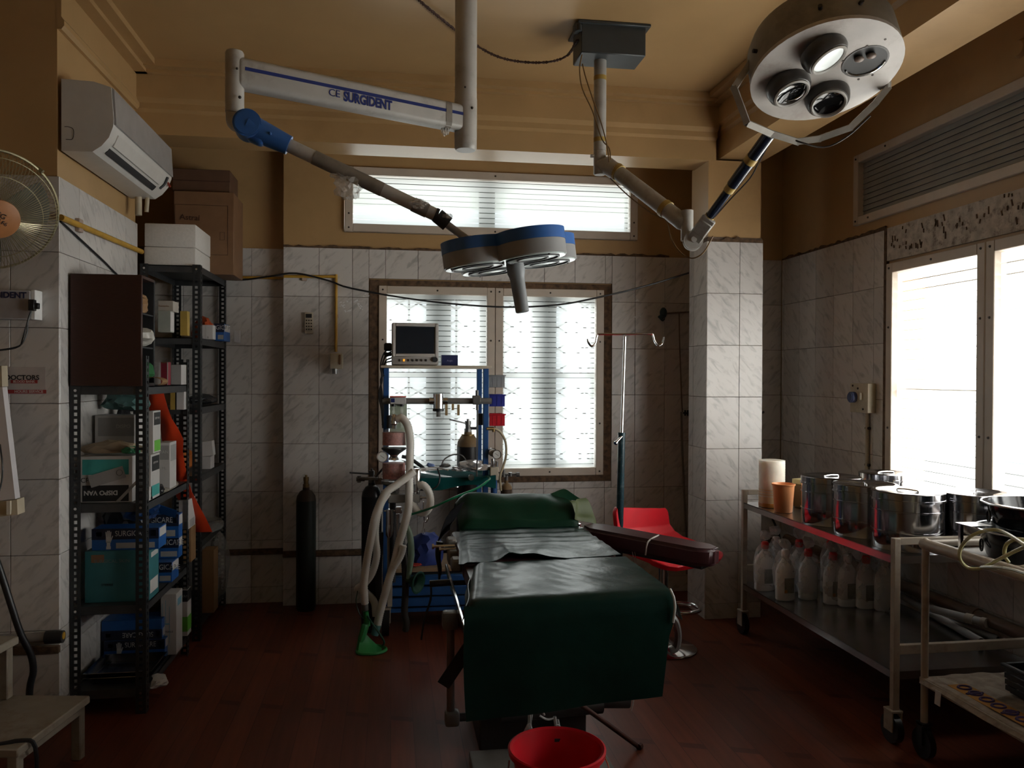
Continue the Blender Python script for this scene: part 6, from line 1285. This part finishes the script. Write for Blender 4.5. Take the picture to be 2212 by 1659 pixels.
solo(MB().tube([aY(950,1170,3.50),aY(946,1200,3.5),aY(950,1230,3.5),aY(948,1258,3.5)],.012,seg=6,radii=[.016,.012,.009,.003]),'black_strap',M_black,'narrow black strap dangling below the black cloth at bed side','strap')
# padded arm board
ab0 = Vector((.90,3.60,.680)); ab1 = Vector((1.325,3.12,.658)); av = (ab1-ab0); aL = av.length; av.normalize(); as_ = av.cross(Vector((0,0,1))).normalized(); au = as_.cross(av)
AB = thing('arm_board','dark maroon padded arm board strapped with tape sticking out from table','arm board',tuple((ab0+ab1)/2))
MM = Matrix(((av.x,as_.x,au.x,0),(av.y,as_.y,au.y,0),(av.z,as_.z,au.z,0),(0,0,0,1)))
def loc_(mb, c): mb.bm.transform(Matrix.Translation(c) @ MM); return mb
mc = (ab0+ab1)/2
q = MB(); poly = []
hw = .076
pts_ = [(-aL/2-.01,-hw*.55),(-aL/2+.05,-hw),(aL/2-.06,-hw*.92),(aL/2-.005,-hw*.45),(aL/2,.0),(aL/2-.005,hw*.45),(aL/2-.06,hw*.92),(-aL/2+.05,hw),(-aL/2-.01,hw*.55)]
q.prism(pts_,.074,Matrix.Translation((0,0,-.028))); bmesh.ops.bevel(q.bm,geom=[e for e in q.bm.edges],offset=.014,segments=3,affect='EDGES'); loc_(q,mc).build('pad', M_maroon, AB, angle=50)
q = MB(); q.box((0,0,-.036),(aL*.86,.085,.014),bev=.003); loc_(q,mc).build('board', M_dark, AB)
q = MB(); q.tube([(aL*-.02,-hw-.003,-.030),(aL*.0,-hw-.003,.030),(aL*.04,-hw*.5,.0455),(aL*.06,hw*.6,.0455),(aL*.06,hw+.002,.03),(aL*.05,hw+.002,-.02)],.0035,seg=6); loc_(q,mc).build('tie_tape', mat('white tape',(0.45,0.42,0.40),.6), AB)
q = MB(); q.box((aL*.20,0,.013),(.16,hw*2+.0025,.0655),bev=.014,seg=2); q.bm.free(); 
q = MB(); q.box((aL/2-.035,-.008,.0425),(.05,.045,.0012)); loc_(q,mc).build('end_highlight', mat('painted vinyl highlight',(0.30,0.29,0.31),.3), AB)  # highlight at the pad's end, put in as a paler plate
q = MB(); q.box((-aL/2-.03,.0,.012),(.06,.05,.018),bev=.004); q.cyl((-aL/2-.06,0,.01),(-aL/2-.06,0,.04),.018,seg=12); loc_(q,mc).build('bracket', M_chrome, AB, kind='stuff')
p = mc-as_*.0+av*-.02
q = MB(); q.tube([aY(1366,1192,3.32),aY(1370,1218,3.33),aY(1373,1240,3.34),aY(1378,1262,3.35)],.0018,seg=5); q.tube([aY(1371,1192,3.34),aY(1376,1225,3.34),aY(1372,1250,3.34)],.0018,seg=5); q.build('loose_string', mat('white tape',(0.45,0.42,0.40),.6), AB, kind='stuff')
# bucket under the foot end and the plastic bag hanging into it
bc = aD(1203,1615,2.49); BK = thing('bucket','red plastic bucket on the base plate under the foot end','bucket',(bc.x,bc.y,.033))
M_bred = mat('red bucket plastic', (0.50,0.008,0.016), .38, var=.06)
q = MB(); q.lathe([(0,.034),(.105,.034),(.112,.045),(.136,bc.z-.02),(.150,bc.z-.015),(.152,bc.z),(.146,bc.z+.003),(.137,bc.z-.002),(.130,bc.z-.03),(.104,.050),(0,.048)],(bc.x,bc.y,0),seg=48); q.build('body', M_bred, BK)
q = MB(); q.tube([(bc.x-.150,bc.y,bc.z-.03),(bc.x-.155,bc.y-.05,bc.z-.07),(bc.x-.09,bc.y-.15,bc.z-.10),(bc.x,bc.y-.165,bc.z-.11),(bc.x+.09,bc.y-.15,bc.z-.10),(bc.x+.155,bc.y-.05,bc.z-.07),(bc.x+.150,bc.y,bc.z-.03)],.003,seg=6); q.build('handle', M_steel, BK)
q = MB(); q.box((bc.x+.03,bc.y+.126,bc.z-.035),(.022,.004,.010)); q.build('inner_mark', M_dark, BK)
PBG = thing('plastic_bag','knotted clear plastic bag hanging above the red bucket','bag',tuple(aY(1180,1555,2.72)))
M_cb = mat('crinkled clear plastic',(0.55,0.56,0.56),.12,alpha=.5,bump=.8,scale=50)
for pts, r in (([(1141,1525),(1144,1545),(1143,1562),(1136,1578),(1128,1592)],.006),([(1152,1526),(1148,1548),(1146,1566),(1152,1582)],.004),([(1168,1525),(1176,1545)],.0035),([(1166,1546),(1182,1554),(1198,1552)],.004),([(1198,1548),(1200,1562),(1203,1575),(1215,1584)],.006),([(1205,1554),(1206,1570),(1188,1580)],.004)):
    q = MB(); q.tube([aY(x,y,2.70) for x,y in pts],r,seg=6); q.build('plastic_strand', M_cb, PBG)
for x, y, s in ((1143,1572,1),(1204,1574,2)): blob(aY(x,y,2.69),(.012,.010,.014),s,.5,2).build('knot', M_cb, PBG, angle=10)
solo(MB().tube([aY(1370,1500,2.7),aY(1368,1518,2.7),aY(1364,1536,2.7)],.0018,seg=5),'white_thread',MATS['white tape'],'short white thread hanging below the right hem of foot sheet','thread')
# ------------------------------------------------------------------ shelf trolley by the right window and what stands on it
M_tpost = mat('cream trolley enamel', (0.38,0.33,0.27), .45, var=.08, stain=(0.16,0.09,0.05), stain_amt=.5, stain_scale=9)
M_shs = mat('stainless shelf sheet', (0.58,0.58,0.58), .24, 1.0, var=.06)
XA, XB, YA, YZ = 1.905, 2.52, 2.81, 4.165; ZT, ZB, ZH = 0.722, 0.280, 0.790
T1 = thing('shelf_trolley','long two-shelf steel trolley carrying steel drums under right window','trolley',((XA+XB)/2,(YA+YZ)/2,0))
def trolley_frame(t, xa, xb, ya, yz, zh, s=.026):
    for x in (xa+s/2,xb-s/2):
        for y in (ya+s/2,yz-s/2):
            q = MB(); q.box((x,y,(zh+.125)/2),(s,s,zh-.125),bev=.002); q.build('post', M_tpost, t)
            wx = x; w = MB(); w.cyl((wx-.014,y+.012,.056),(wx+.014,y+.012,.056),.055,seg=22); w.build('caster_wheel', M_black, t)
            w = MB(); w.span((wx-.022,y-.018,.05),(wx-.017,y+.034,.128)); w.span((wx+.017,y-.018,.05),(wx+.022,y+.034,.128)); w.span((wx-.024,y-.02,.122),(wx+.024,y+.036,.132),bev=.002); w.build('caster_fork', M_tpost, t)
    for y in (ya+s/2,yz-s/2):
        q = MB(); q.box(((xa+xb)/2,y,zh-s/2),(xb-xa-2*s,s*.92,s),bev=.002); q.build('end_handle', M_tpost, t)
trolley_frame(T1,XA,XB,YA,YZ,ZH)
for y in (YA+.013,YZ-.013): q = MB(); q.box(((XA+XB)/2,y,.362),(XB-XA-.052,.022,.036),bev=.002); q.build('end_bar', M_tpost, T1)
for z in (ZT,ZB):
    q = MB(); q.span((XA+.002,YA+.002,z-.004),(XB-.002,YZ-.002,z)); q.span((XA+.002,YA+.002,z-.030),(XA+.005,YZ-.002,z)); q.span((XB-.005,YA+.002,z-.030),(XB-.002,YZ-.002,z)); q.span((XA+.002,YA+.002,z-.030),(XB-.002,YA+.005,z)); q.span((XA+.002,YZ-.005,z-.030),(XB-.002,YZ-.002,z)); q.build('shelf', M_shs, T1, smooth=False)
M_drum = mat('polished drum steel', (0.36,0.36,0.38), .13, 1.0, var=.04)
def drum(c, lab, r=.131, h=.222, z0=None, rz=0):
    z0 = ZT+.0008 if z0 is None else z0; t = thing('steel_drum', lab, 'drum', (c[0],c[1],z0), group='steel dressing drums on the trolley')
    x, y = c[0], c[1]; q = MB()
    q.lathe([(0,z0),(r-.004,z0),(r,z0+.005),(r,z0+h*.30),(r+.003,z0+h*.305),(r+.003,z0+h*.33),(r,z0+h*.335),(r,z0+h*.66),(r+.003,z0+h*.665),(r+.003,z0+h*.685),(r,z0+h*.69),(r,z0+h*.86),(0,z0+h*.86)],(x,y,0),seg=56); q.build('body', M_drum, t)
    q = MB(); q.lathe([(r+.001,z0+h*.84),(r+.006,z0+h*.84),(r+.006,z0+h*.875),(r+.003,z0+h*.88),(r+.003,z0+h*.985),(r-.002,z0+h),(r-.015,z0+h*1.005),(r-.02,z0+h*.99),(.045,z0+h*.995),(.040,z0+h*.985),(0,z0+h*.985)],(x,y,0),seg=56); l = q.build('lid', M_drum, t)
    q = MB(); zz = z0+h*.985; ca, sa = math.cos(rz), math.sin(rz)
    q.tube([(x-.045*ca,y-.045*sa,zz),(x-.04*ca,y-.04*sa,zz+.005),(x,y,zz+.007),(x+.04*ca,y+.04*sa,zz+.005),(x+.045*ca,y+.045*sa,zz)],.003,seg=6); q.build('lid_handle', M_chrome, l)
    q = MB(); a = rz-1.9; d = Vector((math.cos(a),math.sin(a),0)); p = Vector((x,y,z0+h*.78))+d*(r+.004); q.box(p,(.03,.012,.05),rz=a+PI/2,bev=.002); q.build('clasp', M_chrome, t)
    q = MB(); q.box(Vector((x,y,z0+h*.56))+Vector((math.cos(a+.6),math.sin(a+.6),0))*(r+.0025),(.05,.003,.022),rz=a+.6+PI/2); q.build('label_plate', M_dark, t)
    return t
drum((2.045,3.50),'polished steel drum farthest along the front of the trolley, next to the peach cup',rz=.3)
drum((2.05,3.235),'polished steel drum, middle one of the front three on the trolley',rz=1.1)
drum((2.065,2.965),'polished steel drum nearest the trolley end post, front of the three',.134,.228,rz=2.0)
drum((2.34,2.93),'polished steel drum beside the window behind the black basin',.134,.222,rz=.8)
drum((2.39,3.60),'polished steel drum at the back by the window behind two front drums',.120,.222,rz=.1)
# plastic jar, cup and carton at the far end
jc = aY(1667,1085,3.99); JR = thing('plastic_jar','tall milky ribbed plastic stack with amber base at trolley far end','jar',(jc.x,3.99,ZT))
zj_ = aY(1667,994,3.99).z
q = MB(); pr_ = [(0,ZT+.001),(.062,ZT+.001),(.066,ZT+.01)]; n = 14
for i in range(n+1):
    z = ZT+.055+(zj_-ZT-.06)*i/n; pr_ += [(.066,z),(.0675,z+.004)]
pr_ += [(.066,zj_),(.050,zj_+.003),(0,zj_+.003)]; q.lathe(pr_,(jc.x,3.99,0),seg=36); q.build('body', mat('milky plastic',(0.78,0.74,0.66),.3,sss=.7), JR)
q = MB(); q.lathe([(.0664,ZT+.025),(.0668,ZT+.028),(.0668,ZT+.095),(.0664,ZT+.10)],(jc.x,3.99,0),seg=36); q.build('tan_band', mat('tan milky plastic',(0.66,0.50,0.30),.35), JR)
q = MB(); q.lathe([(.0665,ZT+.002),(.0675,ZT+.004),(.0675,ZT+.022),(.0665,ZT+.024)],(jc.x,3.99,0),seg=36); q.build('amber_base', mat('amber base',(0.42,0.17,0.03),.3), JR)
cc_ = aY(1692,1090,3.82); CUP = thing('plastic_cup','peach orange plastic cup standing in front of the milky jar','cup',(cc_.x,3.82,ZT))
zc1 = aY(1692,1046,3.80).z; rr = .0575
q = MB(); q.lathe([(0,ZT+.001),(.042,ZT+.001),(.044,ZT+.004),(rr-.004,zc1-.008),(rr,zc1-.007),(rr+.001,zc1),(rr-.003,zc1+.001),(rr-.006,zc1-.006),(.041,ZT+.006),(0,ZT+.005)],(cc_.x,3.82,0),seg=36); q.build('cup', mat('peach plastic',(0.78,0.32,0.13),.4,var=.04), CUP)
YB_ = thing('yellow_box','flat yellow and green box behind the peach cup','box',(2.22,3.98,ZT))
q = MB(); q.box((2.20,3.94,ZT+.062),(.16,.12,.12),rz=.3,bev=.003); q.build('body', mat('brown box side',(0.16,0.09,0.03),.5), YB_)
q = MB(); q.box((2.20,3.94,ZT+.136),(.17,.13,.026),rz=.3,bev=.003); q.build('lid', mat('pale yellow lid',(0.50,0.42,0.20),.5), YB_)
# bagged saline bottles on the lower shelf
M_btl = mat('milky bottle plastic', (0.86,0.88,0.92), .3, var=.02); M_bag = mat('clear crinkled bag', (0.97,0.97,0.99), .05, alpha=.27, bump=.3, scale=18)
M_cap = mat('red cap', (0.60,0.018,0.018), .4); M_lab = mat('grey printed label', (0.24,0.25,0.23), .6, var=.3, scale=50)
def bottle(px, yb, lab, capon=True, h=.235, label=True, rz=0.0, w=.052, org=False):
    p = aZ(px,yb,ZB); x, y = p.x, p.y+.03; z = ZB+.0008
    if x < XA+.058: x = XA+.058
    t = thing('saline_bottle', lab, 'bottle', (x,y,z), group='bagged saline bottles on the lower shelf')
    q = MB(); sc = (1,.62,1)
    q.lathe([(0,z),(w-.008,z),(w,z+.008),(w,z+h*.62),(w*.85,z+h*.74),(w*.45,z+h*.86),(.017,z+h*.90),(.017,z+h*.95),(0,z+h*.95)],(x,y,0),seg=24,sc=sc); q.build('bottle', M_btl, t)
    q = MB(); q.lathe([(0,z+h*.93),(.018,z+h*.93),(.020,z+h*.95),(.020,z+h*1.06),(.015,z+h*1.09),(0,z+h*1.09)],(x,y,0),seg=16); q.build('cap', M_cap if capon else M_btl, t)
    if label:
        q = MB(); q.box((x+.006,y-w*.62-.0012,z+h*.34),(.050,.001,.075)); q.build('label', M_lab, t)
        if org: q = MB(); q.box((x-.012,y-w*.62-.0022,z+h*.22),(.014,.001,.016)); q.build('orange_mark', mat('orange print',(0.5,0.22,0.02),.5), t)
    b = blob(Vector((x,y,z+h*.52)),(w*1.18,w*.86,h*.56),int(px*7+yb),.14,3,flat=-.93); b.build('plastic_bag', M_bag, t, angle=20)
    blob(Vector((x+.004,y+.012,z+h*1.20)),(w*.60,w*.3,h*.13),int(px*3+yb),.5,2).build('bag_knot', mat('bunched clear bag',(0.95,0.95,0.97),.06,alpha=.42,bump=.9,scale=45), t, angle=10)
    return t
B1 = ['bagged saline bottle with red cap at far left end of the row','bagged saline bottle with orange mark on label, second in the front row','bagged clear bottle without label, third in the front row','bagged saline bottle with grey and orange label under the two stacked red caps','bagged saline bottle with dim label right of the orange-marked one','bagged saline bottle with square label and red cap near the trolley post','bluish bagged bottle right beside the trolley end post']
for k, (px, yb, cap, lb, og) in enumerate(((1655,1278,True,True,False),(1702,1300,False,True,True),(1752,1298,True,False,False),(1806,1308,True,True,True),(1838,1313,False,True,False),(1878,1317,True,True,False),(1918,1322,False,False,False))): bottle(px,yb,B1[k],cap,label=lb,org=og,w=.050 if k else .056)
B2 = ['bagged bottle half hidden behind the far left pair','bagged bottle with faint red cap behind the second and third','tall bagged bottle with red cap in the back row middle','bagged bottle with red cap in back row next to the post']
for k, (px, yb, cap) in enumerate(((1682,1272,False),(1732,1280,True),(1800,1283,True),(1886,1297,True))): bottle(px,yb,B2[k],cap,label=False,h=.25)
# loose pipes beyond the bottles
M_pvc = mat('grey-white plastic pipe', (0.36,0.36,0.36), .4, var=.06)
def pipe(a, b_, r, lab, nm='plastic_pipe', extra=None, m=M_pvc):
    t = thing(nm, lab, 'pipe', tuple(a)); q = MB(); q.cyl(a,b_,r,seg=16,caps=False); d = (Vector(b_)-Vector(a)).normalized()
    q.lathe([(r*.75,0),(r,0)],b_,d,seg=16); q.build('tube', m, t)
    q = MB(); q.cyl(Vector(b_)-d*.01,Vector(b_)-d*.006,r*.8,seg=12); q.build('bore', M_black, t)
    if extra: q = MB(); q.cyl(Vector(b_)-d*.09,Vector(b_)-d*.055,r*1.25,seg=16); q.cyl(Vector(b_)-d*.022,b_,r*1.2,seg=16); q.build('collar', M_tpost, t, kind='stuff')
    return t
p_ = lambda x,y,z: aZ(x,y,z)
pipe(p_(1940,1283,ZB+.02),p_(2120,1386,ZB+.022),.0165,'long grey-white plastic pipe lying nearest on the lower shelf')
pipe(p_(2000,1312,ZB+.075),p_(2132,1346,ZB+.078),.017,'shorter white plastic pipe with collars resting behind the long one',extra=True)
pipe(p_(2040,1338,ZB+.016),p_(2157,1380,ZB+.018),.014,'thin white plastic pipe between the others on lower shelf')
q = MB(); q.cyl((2.555,1.0,.36),(2.555,4.9,.36),.028,seg=18); DP_ = thing('drain_pipe','long brown drain pipe running along right wall behind the trolley','pipe',(2.555,3,.36)); q.build('tube', mat('brown drain pipe',(0.14,0.085,0.055),.5,var=.15), DP_)
for y in (2.55,3.2,3.9): q = MB(); q.cyl((2.555,y-.025,.36),(2.555,y+.025,.36),.034,seg=18); q.build('socket', MATS['brown drain pipe'], DP_)

# second trolley nearer the camera
T2 = thing('instrument_trolley','cream tube trolley with newspaper on its lower shelf at right edge','trolley',(2.25,2.2,0))
XC, XD, YC, YD = 1.945, 2.53, 1.72, 2.715
for x in (XC+.012,XD-.012):
    for y in (YC+.012,YD-.012):
        q = MB(); q.cyl((x,y,.12),(x,y,.80),.013,seg=14); q.sph((x,y,.80),.0135); q.build('post', M_tpost, T2)
        w = MB(); w.cyl((x-.012,y,.055),(x+.012,y,.055),.054,seg=20); w.build('caster_wheel', M_black, T2)
        w = MB(); w.span((x-.02,y-.015,.05),(x-.015,y+.015,.13)); w.span((x+.015,y-.015,.05),(x+.02,y+.015,.13)); w.span((x-.02,y-.02,.122),(x+.02,y+.02,.132)); w.build('caster_fork', M_dark, T2)
for x in (XC+.012,XD-.012): q = MB(); q.cyl((x,YC,.790),(x,YD,.790),.021,seg=14); q.build('top_rail', M_tpost, T2)
for y in (YC+.012,YD-.012): q = MB(); q.cyl((XC,y,.792),(XD,y,.792),.013,seg=12); q.build('top_rail', M_tpost, T2)
q = MB(); q.span((XC+.004,YC+.01,.768),(XD-.004,YD-.01,.774)); q.build('top_sheet', mat('greyish sheet',(0.34,0.33,0.32),.5,stain=(0.2,0.15,0.1),stain_amt=.4), T2)
q = MB(); q.span((XC+.003,YC+.01,.290),(XD-.003,YD-.005,.296)); q.span((XC,YC,.272),(XC+.006,YD,.297)); q.build('lower_shelf', M_tpost, T2, kind='stuff')
def nsp(u, v):
    x = XC-.012+(.56)*v; y = YC+.05+(YD-YC-.06)*u; z = .2985+.003*math.sin(u*17+v*9)+.002*math.sin(v*31)
    if v < .03: z -= .018; x = XC-.008
    return Vector((x,y,z))
NP = thing('newspaper','crumpled printed newspaper lining the lower shelf of the near trolley','newspaper',(2.2,2.2,.297))
MB().grid(nsp,40,30,thick=.001).build('sheet', mat('stained newsprint',(0.34,0.29,0.24),.8,var=.25,scale=30,stain=(0.12,0.075,0.05),stain_amt=.7,stain_scale=6), NP)
q = MB(); q.box((2.02,2.44,.3030),(.075,.34,.0012),rz=.02); q.build('orange_banner', mat('orange newsprint',(0.42,0.20,0.03),.7,var=.2), NP, smooth=False)
for i, ch in enumerate('COFFEE'): 
    y = 2.575-.054*i; q = MB(); q.tube([(2.02+.022*math.cos(t),y+.018*math.sin(t),.3045) for t in [2*PI*k/14 for k in range(14)]],.0045,seg=5,smooth=1,closed=True); 
    if i in (1,4): q.cyl((1.985,y,.3045),(2.05,y,.3045),.0045,seg=5)
    q.build('purple_letter', mat('purple newsprint ink',(0.07,0.045,0.14),.7), NP)
q = MB(); q.box((2.05,2.12,.3030),(.10,.16,.0012)); q.build('picture_block', mat('teal newsprint',(0.09,0.13,0.12),.7,var=.5,scale=30), NP, smooth=False)
q = MB()
for i in range(26): q.box((2.12+.006*i%.3,1.85+.03*(i%9),.3032),(.004,.02,.0008))
for r_ in range(8):
    for k in range(5): q.box((2.16+r_*.018,2.30+k*.05,.3032),(.004,.040,.0008))
q.build('print_lines', mat('newsprint ink',(0.09,0.08,0.075),.8), NP, kind='stuff', smooth=False)
for (y, z) in ((2.60,.262),(2.08,.262)): solo(MB().box((XC-.010,y,z),(.0015,.03,.05),rot=(0,.08,0)),'paper_tab',M_wht,'white paper tab hanging under newspaper, '+('farther' if y > 2.3 else 'nearer')+' of two','paper')
# black tray with a grey cloth bundle on the lower shelf
TB = thing('black_tray','black slatted plastic tray on the newspaper at right edge','tray',(2.28,2.30,.303))
M_bt = mat('black tray plastic', (0.016,0.016,0.017), .45)
x0,x1,y0,y1,z0,z1 = 2.135,2.46,2.10,2.52,.3055,.405
q = MB(); q.span((x0+.01,y0+.01,z0),(x1-.01,y1-.01,z0+.006)); q.build('floor', M_bt, TB)
for k in range(4):
    z = z0+.008+k*.022
    for a, b_ in (((x0+.002*k*-1,y0,z),(x0+.006,y1,z+.016)),((x1-.006,y0,z),(x1,y1,z+.016)),((x0,y0,z),(x1,y0+.006,z+.016)),((x0,y1-.006,z),(x1,y1,z+.016))): q = MB(); q.span(a,b_); q.build('slat', M_bt, TB, smooth=False)
q = MB(); wframe(q,'X',0,0,1,0,1,.02,0,.01); q.bm.free()
for a, b_ in (((x0-.012,y0-.012,z1-.012),(x0+.006,y1+.012,z1)),((x1-.006,y0-.012,z1-.012),(x1+.012,y1+.012,z1)),((x0+.006,y0-.012,z1-.012),(x1-.006,y0+.006,z1)),((x0+.006,y1-.006,z1-.012),(x1-.006,y1+.012,z1))): q = MB(); q.span(a,b_,bev=.003); q.build('rim', M_bt, TB)
soft('cloth_bundle','fuzzy grey cotton bundle heaped in the black tray','cloth',(2.27,2.33,.425),(.105,.14,.085),81,mat('fuzzy grey cotton',(0.15,0.135,0.13),.95,var=.2,scale=60,bump=.8),amt=.35,flat=-.8)
# black bowls on the top
M_blkg = mat('black enamel bowl', (0.010,0.011,0.014), .14, var=.1)
def bowl(c, r, h, z, lab):
    t = thing('black_bowl', lab, 'bowl', (c[0],c[1],z)); q = MB()
    q.lathe([(0,z),(r*.78,z),(r*.86,z+.01),(r*.95,z+h*.6),(r*.97,z+h-.006),(r*1.06,z+h-.003),(r*1.07,z+h+.002),(r*.96,z+h+.003),(r*.92,z+h*.5),(r*.80,z+.012),(0,z+.010)],(c[0],c[1],0),seg=48); q.build('bowl', M_blkg, t)
    q = MB(); q.tube([(c[0]+r*1.065*math.cos(2*PI*k/40),c[1]+r*1.065*math.sin(2*PI*k/40),z+h) for k in range(40)],.0035,seg=6,smooth=1,closed=True); q.build('rim', M_steel, t)
    for s in (-.6,): q = MB(); q.tube([(c[0]+(r+.006)*math.cos(PI+s+.25+.012*0)+.0*k,c[1]+(r+.006)*math.sin(PI+s+.25),z+h*.45+.014*math.cos(2*PI*k/10)) if False else Vector((c[0],c[1],z+h*.45))+Vector((math.cos(PI+s+.25),math.sin(PI+s+.25),0))*(r*.99)+Vector((-math.sin(PI+s+.25),math.cos(PI+s+.25),0))*.014*math.sin(2*PI*k/10)+Vector((0,0,.020*math.cos(2*PI*k/10))) for k in range(10)],.0035,seg=5,smooth=1,closed=True); q.build('ring_handle', M_dark, t)
    return t
bowl((2.22,2.46),.192,.105,.7748,'big black enamel bowl on the near trolley, lower of the two stacked')
bowl((2.235,2.46),.182,.085,.8845,'big black enamel bowl stacked on the other at right edge')
solo(MB().span((2.005,2.53,.8835),(2.09,2.61,.8865)).box((2.02,2.60,.83),(.012,.012,.108)),'steel_plate',M_steel,'small steel plate sticking out beside the stacked black bowls','plate')
TBG = thing('yellow_tubing','yellowish clear tubing looped over the near trolley top edge','tubing',(2.02,2.30,.80))
M_tub = mat('yellowish tubing', (0.40,0.37,0.20), .25, alpha=.8)
tb = lambda x,y,Y=2.33: aY(x,y,Y)
for pts in ([(2215,1178,2.05),(2165,1148,2.20),(2130,1146,2.24),(2095,1160,2.27),(2075,1185,2.30),(2074,1208,2.31),(2090,1226,2.31),(2118,1228,2.28),(2150,1212,2.22),(2190,1192,2.12),(2216,1180,2.05)],[(2216,1166,2.1),(2190,1166,2.12),(2173,1178,2.16),(2170,1200,2.18),(2180,1216,2.17)],[(2120,1226,2.27),(2150,1226,2.2),(2185,1230,2.12),(2216,1240,2.05)]):
    q = MB(); q.tube([tb(*p) for p in pts],.0055,seg=8); q.build('tube', M_tub, TBG)
soft('wrapped_bundle','beige wrapped bundle lying along the near trolley top rail','bundle',(1.985,2.13,.800),(.035,.17,.022),83,mat('beige wrap',(0.33,0.29,0.21),.6,var=.2,bump=.4),amt=.3,flat=-.9)
soft('foil_strip','flattened silvery strip on trolley top beside the bowls','packet',(1.99,2.655,.779),(.02,.03,.006),84,mat('foil',(0.5,0.5,0.52),.3,.7),amt=.4,flat=-.5)

# ------------------------------------------------------------------ switch box and conduit on the right wall
s0 = aX(1838,832,XR-.045); s1_ = aX(1881,890,XR-.045)
RB = thing('switch_box','old cream wall switch box with blue knob beside the right window','switch box',(XR,(s0.y+s1_.y)/2,1.29))
zt2 = aX(1860,828,XR-.03).z; zb3 = aX(1860,891,XR-.03).z
q = MB(); q.span((XR-.050,s1_.y+.02,zb3),(XR-.0005,s0.y,zt2),bev=.005,seg=2); q.build('box', M_cream, RB)
kc = aX(1845,858,XR-.052)
q = MB(); q.cyl((XR-.050,kc.y,kc.z),(XR-.075,kc.y,kc.z),.030,seg=20); q.cyl((XR-.075,kc.y,kc.z),(XR-.080,kc.y,kc.z),.024,seg=20); q.build('blue_knob', mat('dusty blue knob',(0.07,0.09,0.20),.5), RB)
q = MB(); kc = aX(1861,856,XR-.052); q.box((XR-.056,kc.y,kc.z),(.012,.014,.040),bev=.003); q.build('toggle', mat('ivory switch',(0.6,0.55,0.45),.4), RB)
q = MB()
for (x,y) in ((1842,833),(1853,839),(1864,884)): k_ = aX(x,y,XR-.051); q.cyl((XR-.049,k_.y,k_.z),(XR-.053,k_.y,k_.z),.006,seg=8)
q.build('screws', M_screw, RB, kind='stuff')
cy = aX(1870,960,XR-.02).y; zc0 = .81
q = MB(); q.cyl((XR-.011,cy,zc0),(XR-.011,cy,zb3),.0105,seg=12); q.build('conduit', mat('cream conduit',(0.46,0.40,0.32),.5), RB)
for z in (1.13,.93): q = MB(); q.box((XR-.008,cy,z),(.018,.036,.014),bev=.003); q.build('clip', M_screw, RB)
q = MB(); rs = aX(2200,104,XR); q.lathe([(0,.018),(.030,.016),(.040,.0)],(XR+.011,rs.y,rs.z),(-1,0,0),seg=20); solo(q,'ceiling_rose',M_plaster,'small painted round fitting high on right wall above louvres','fitting')
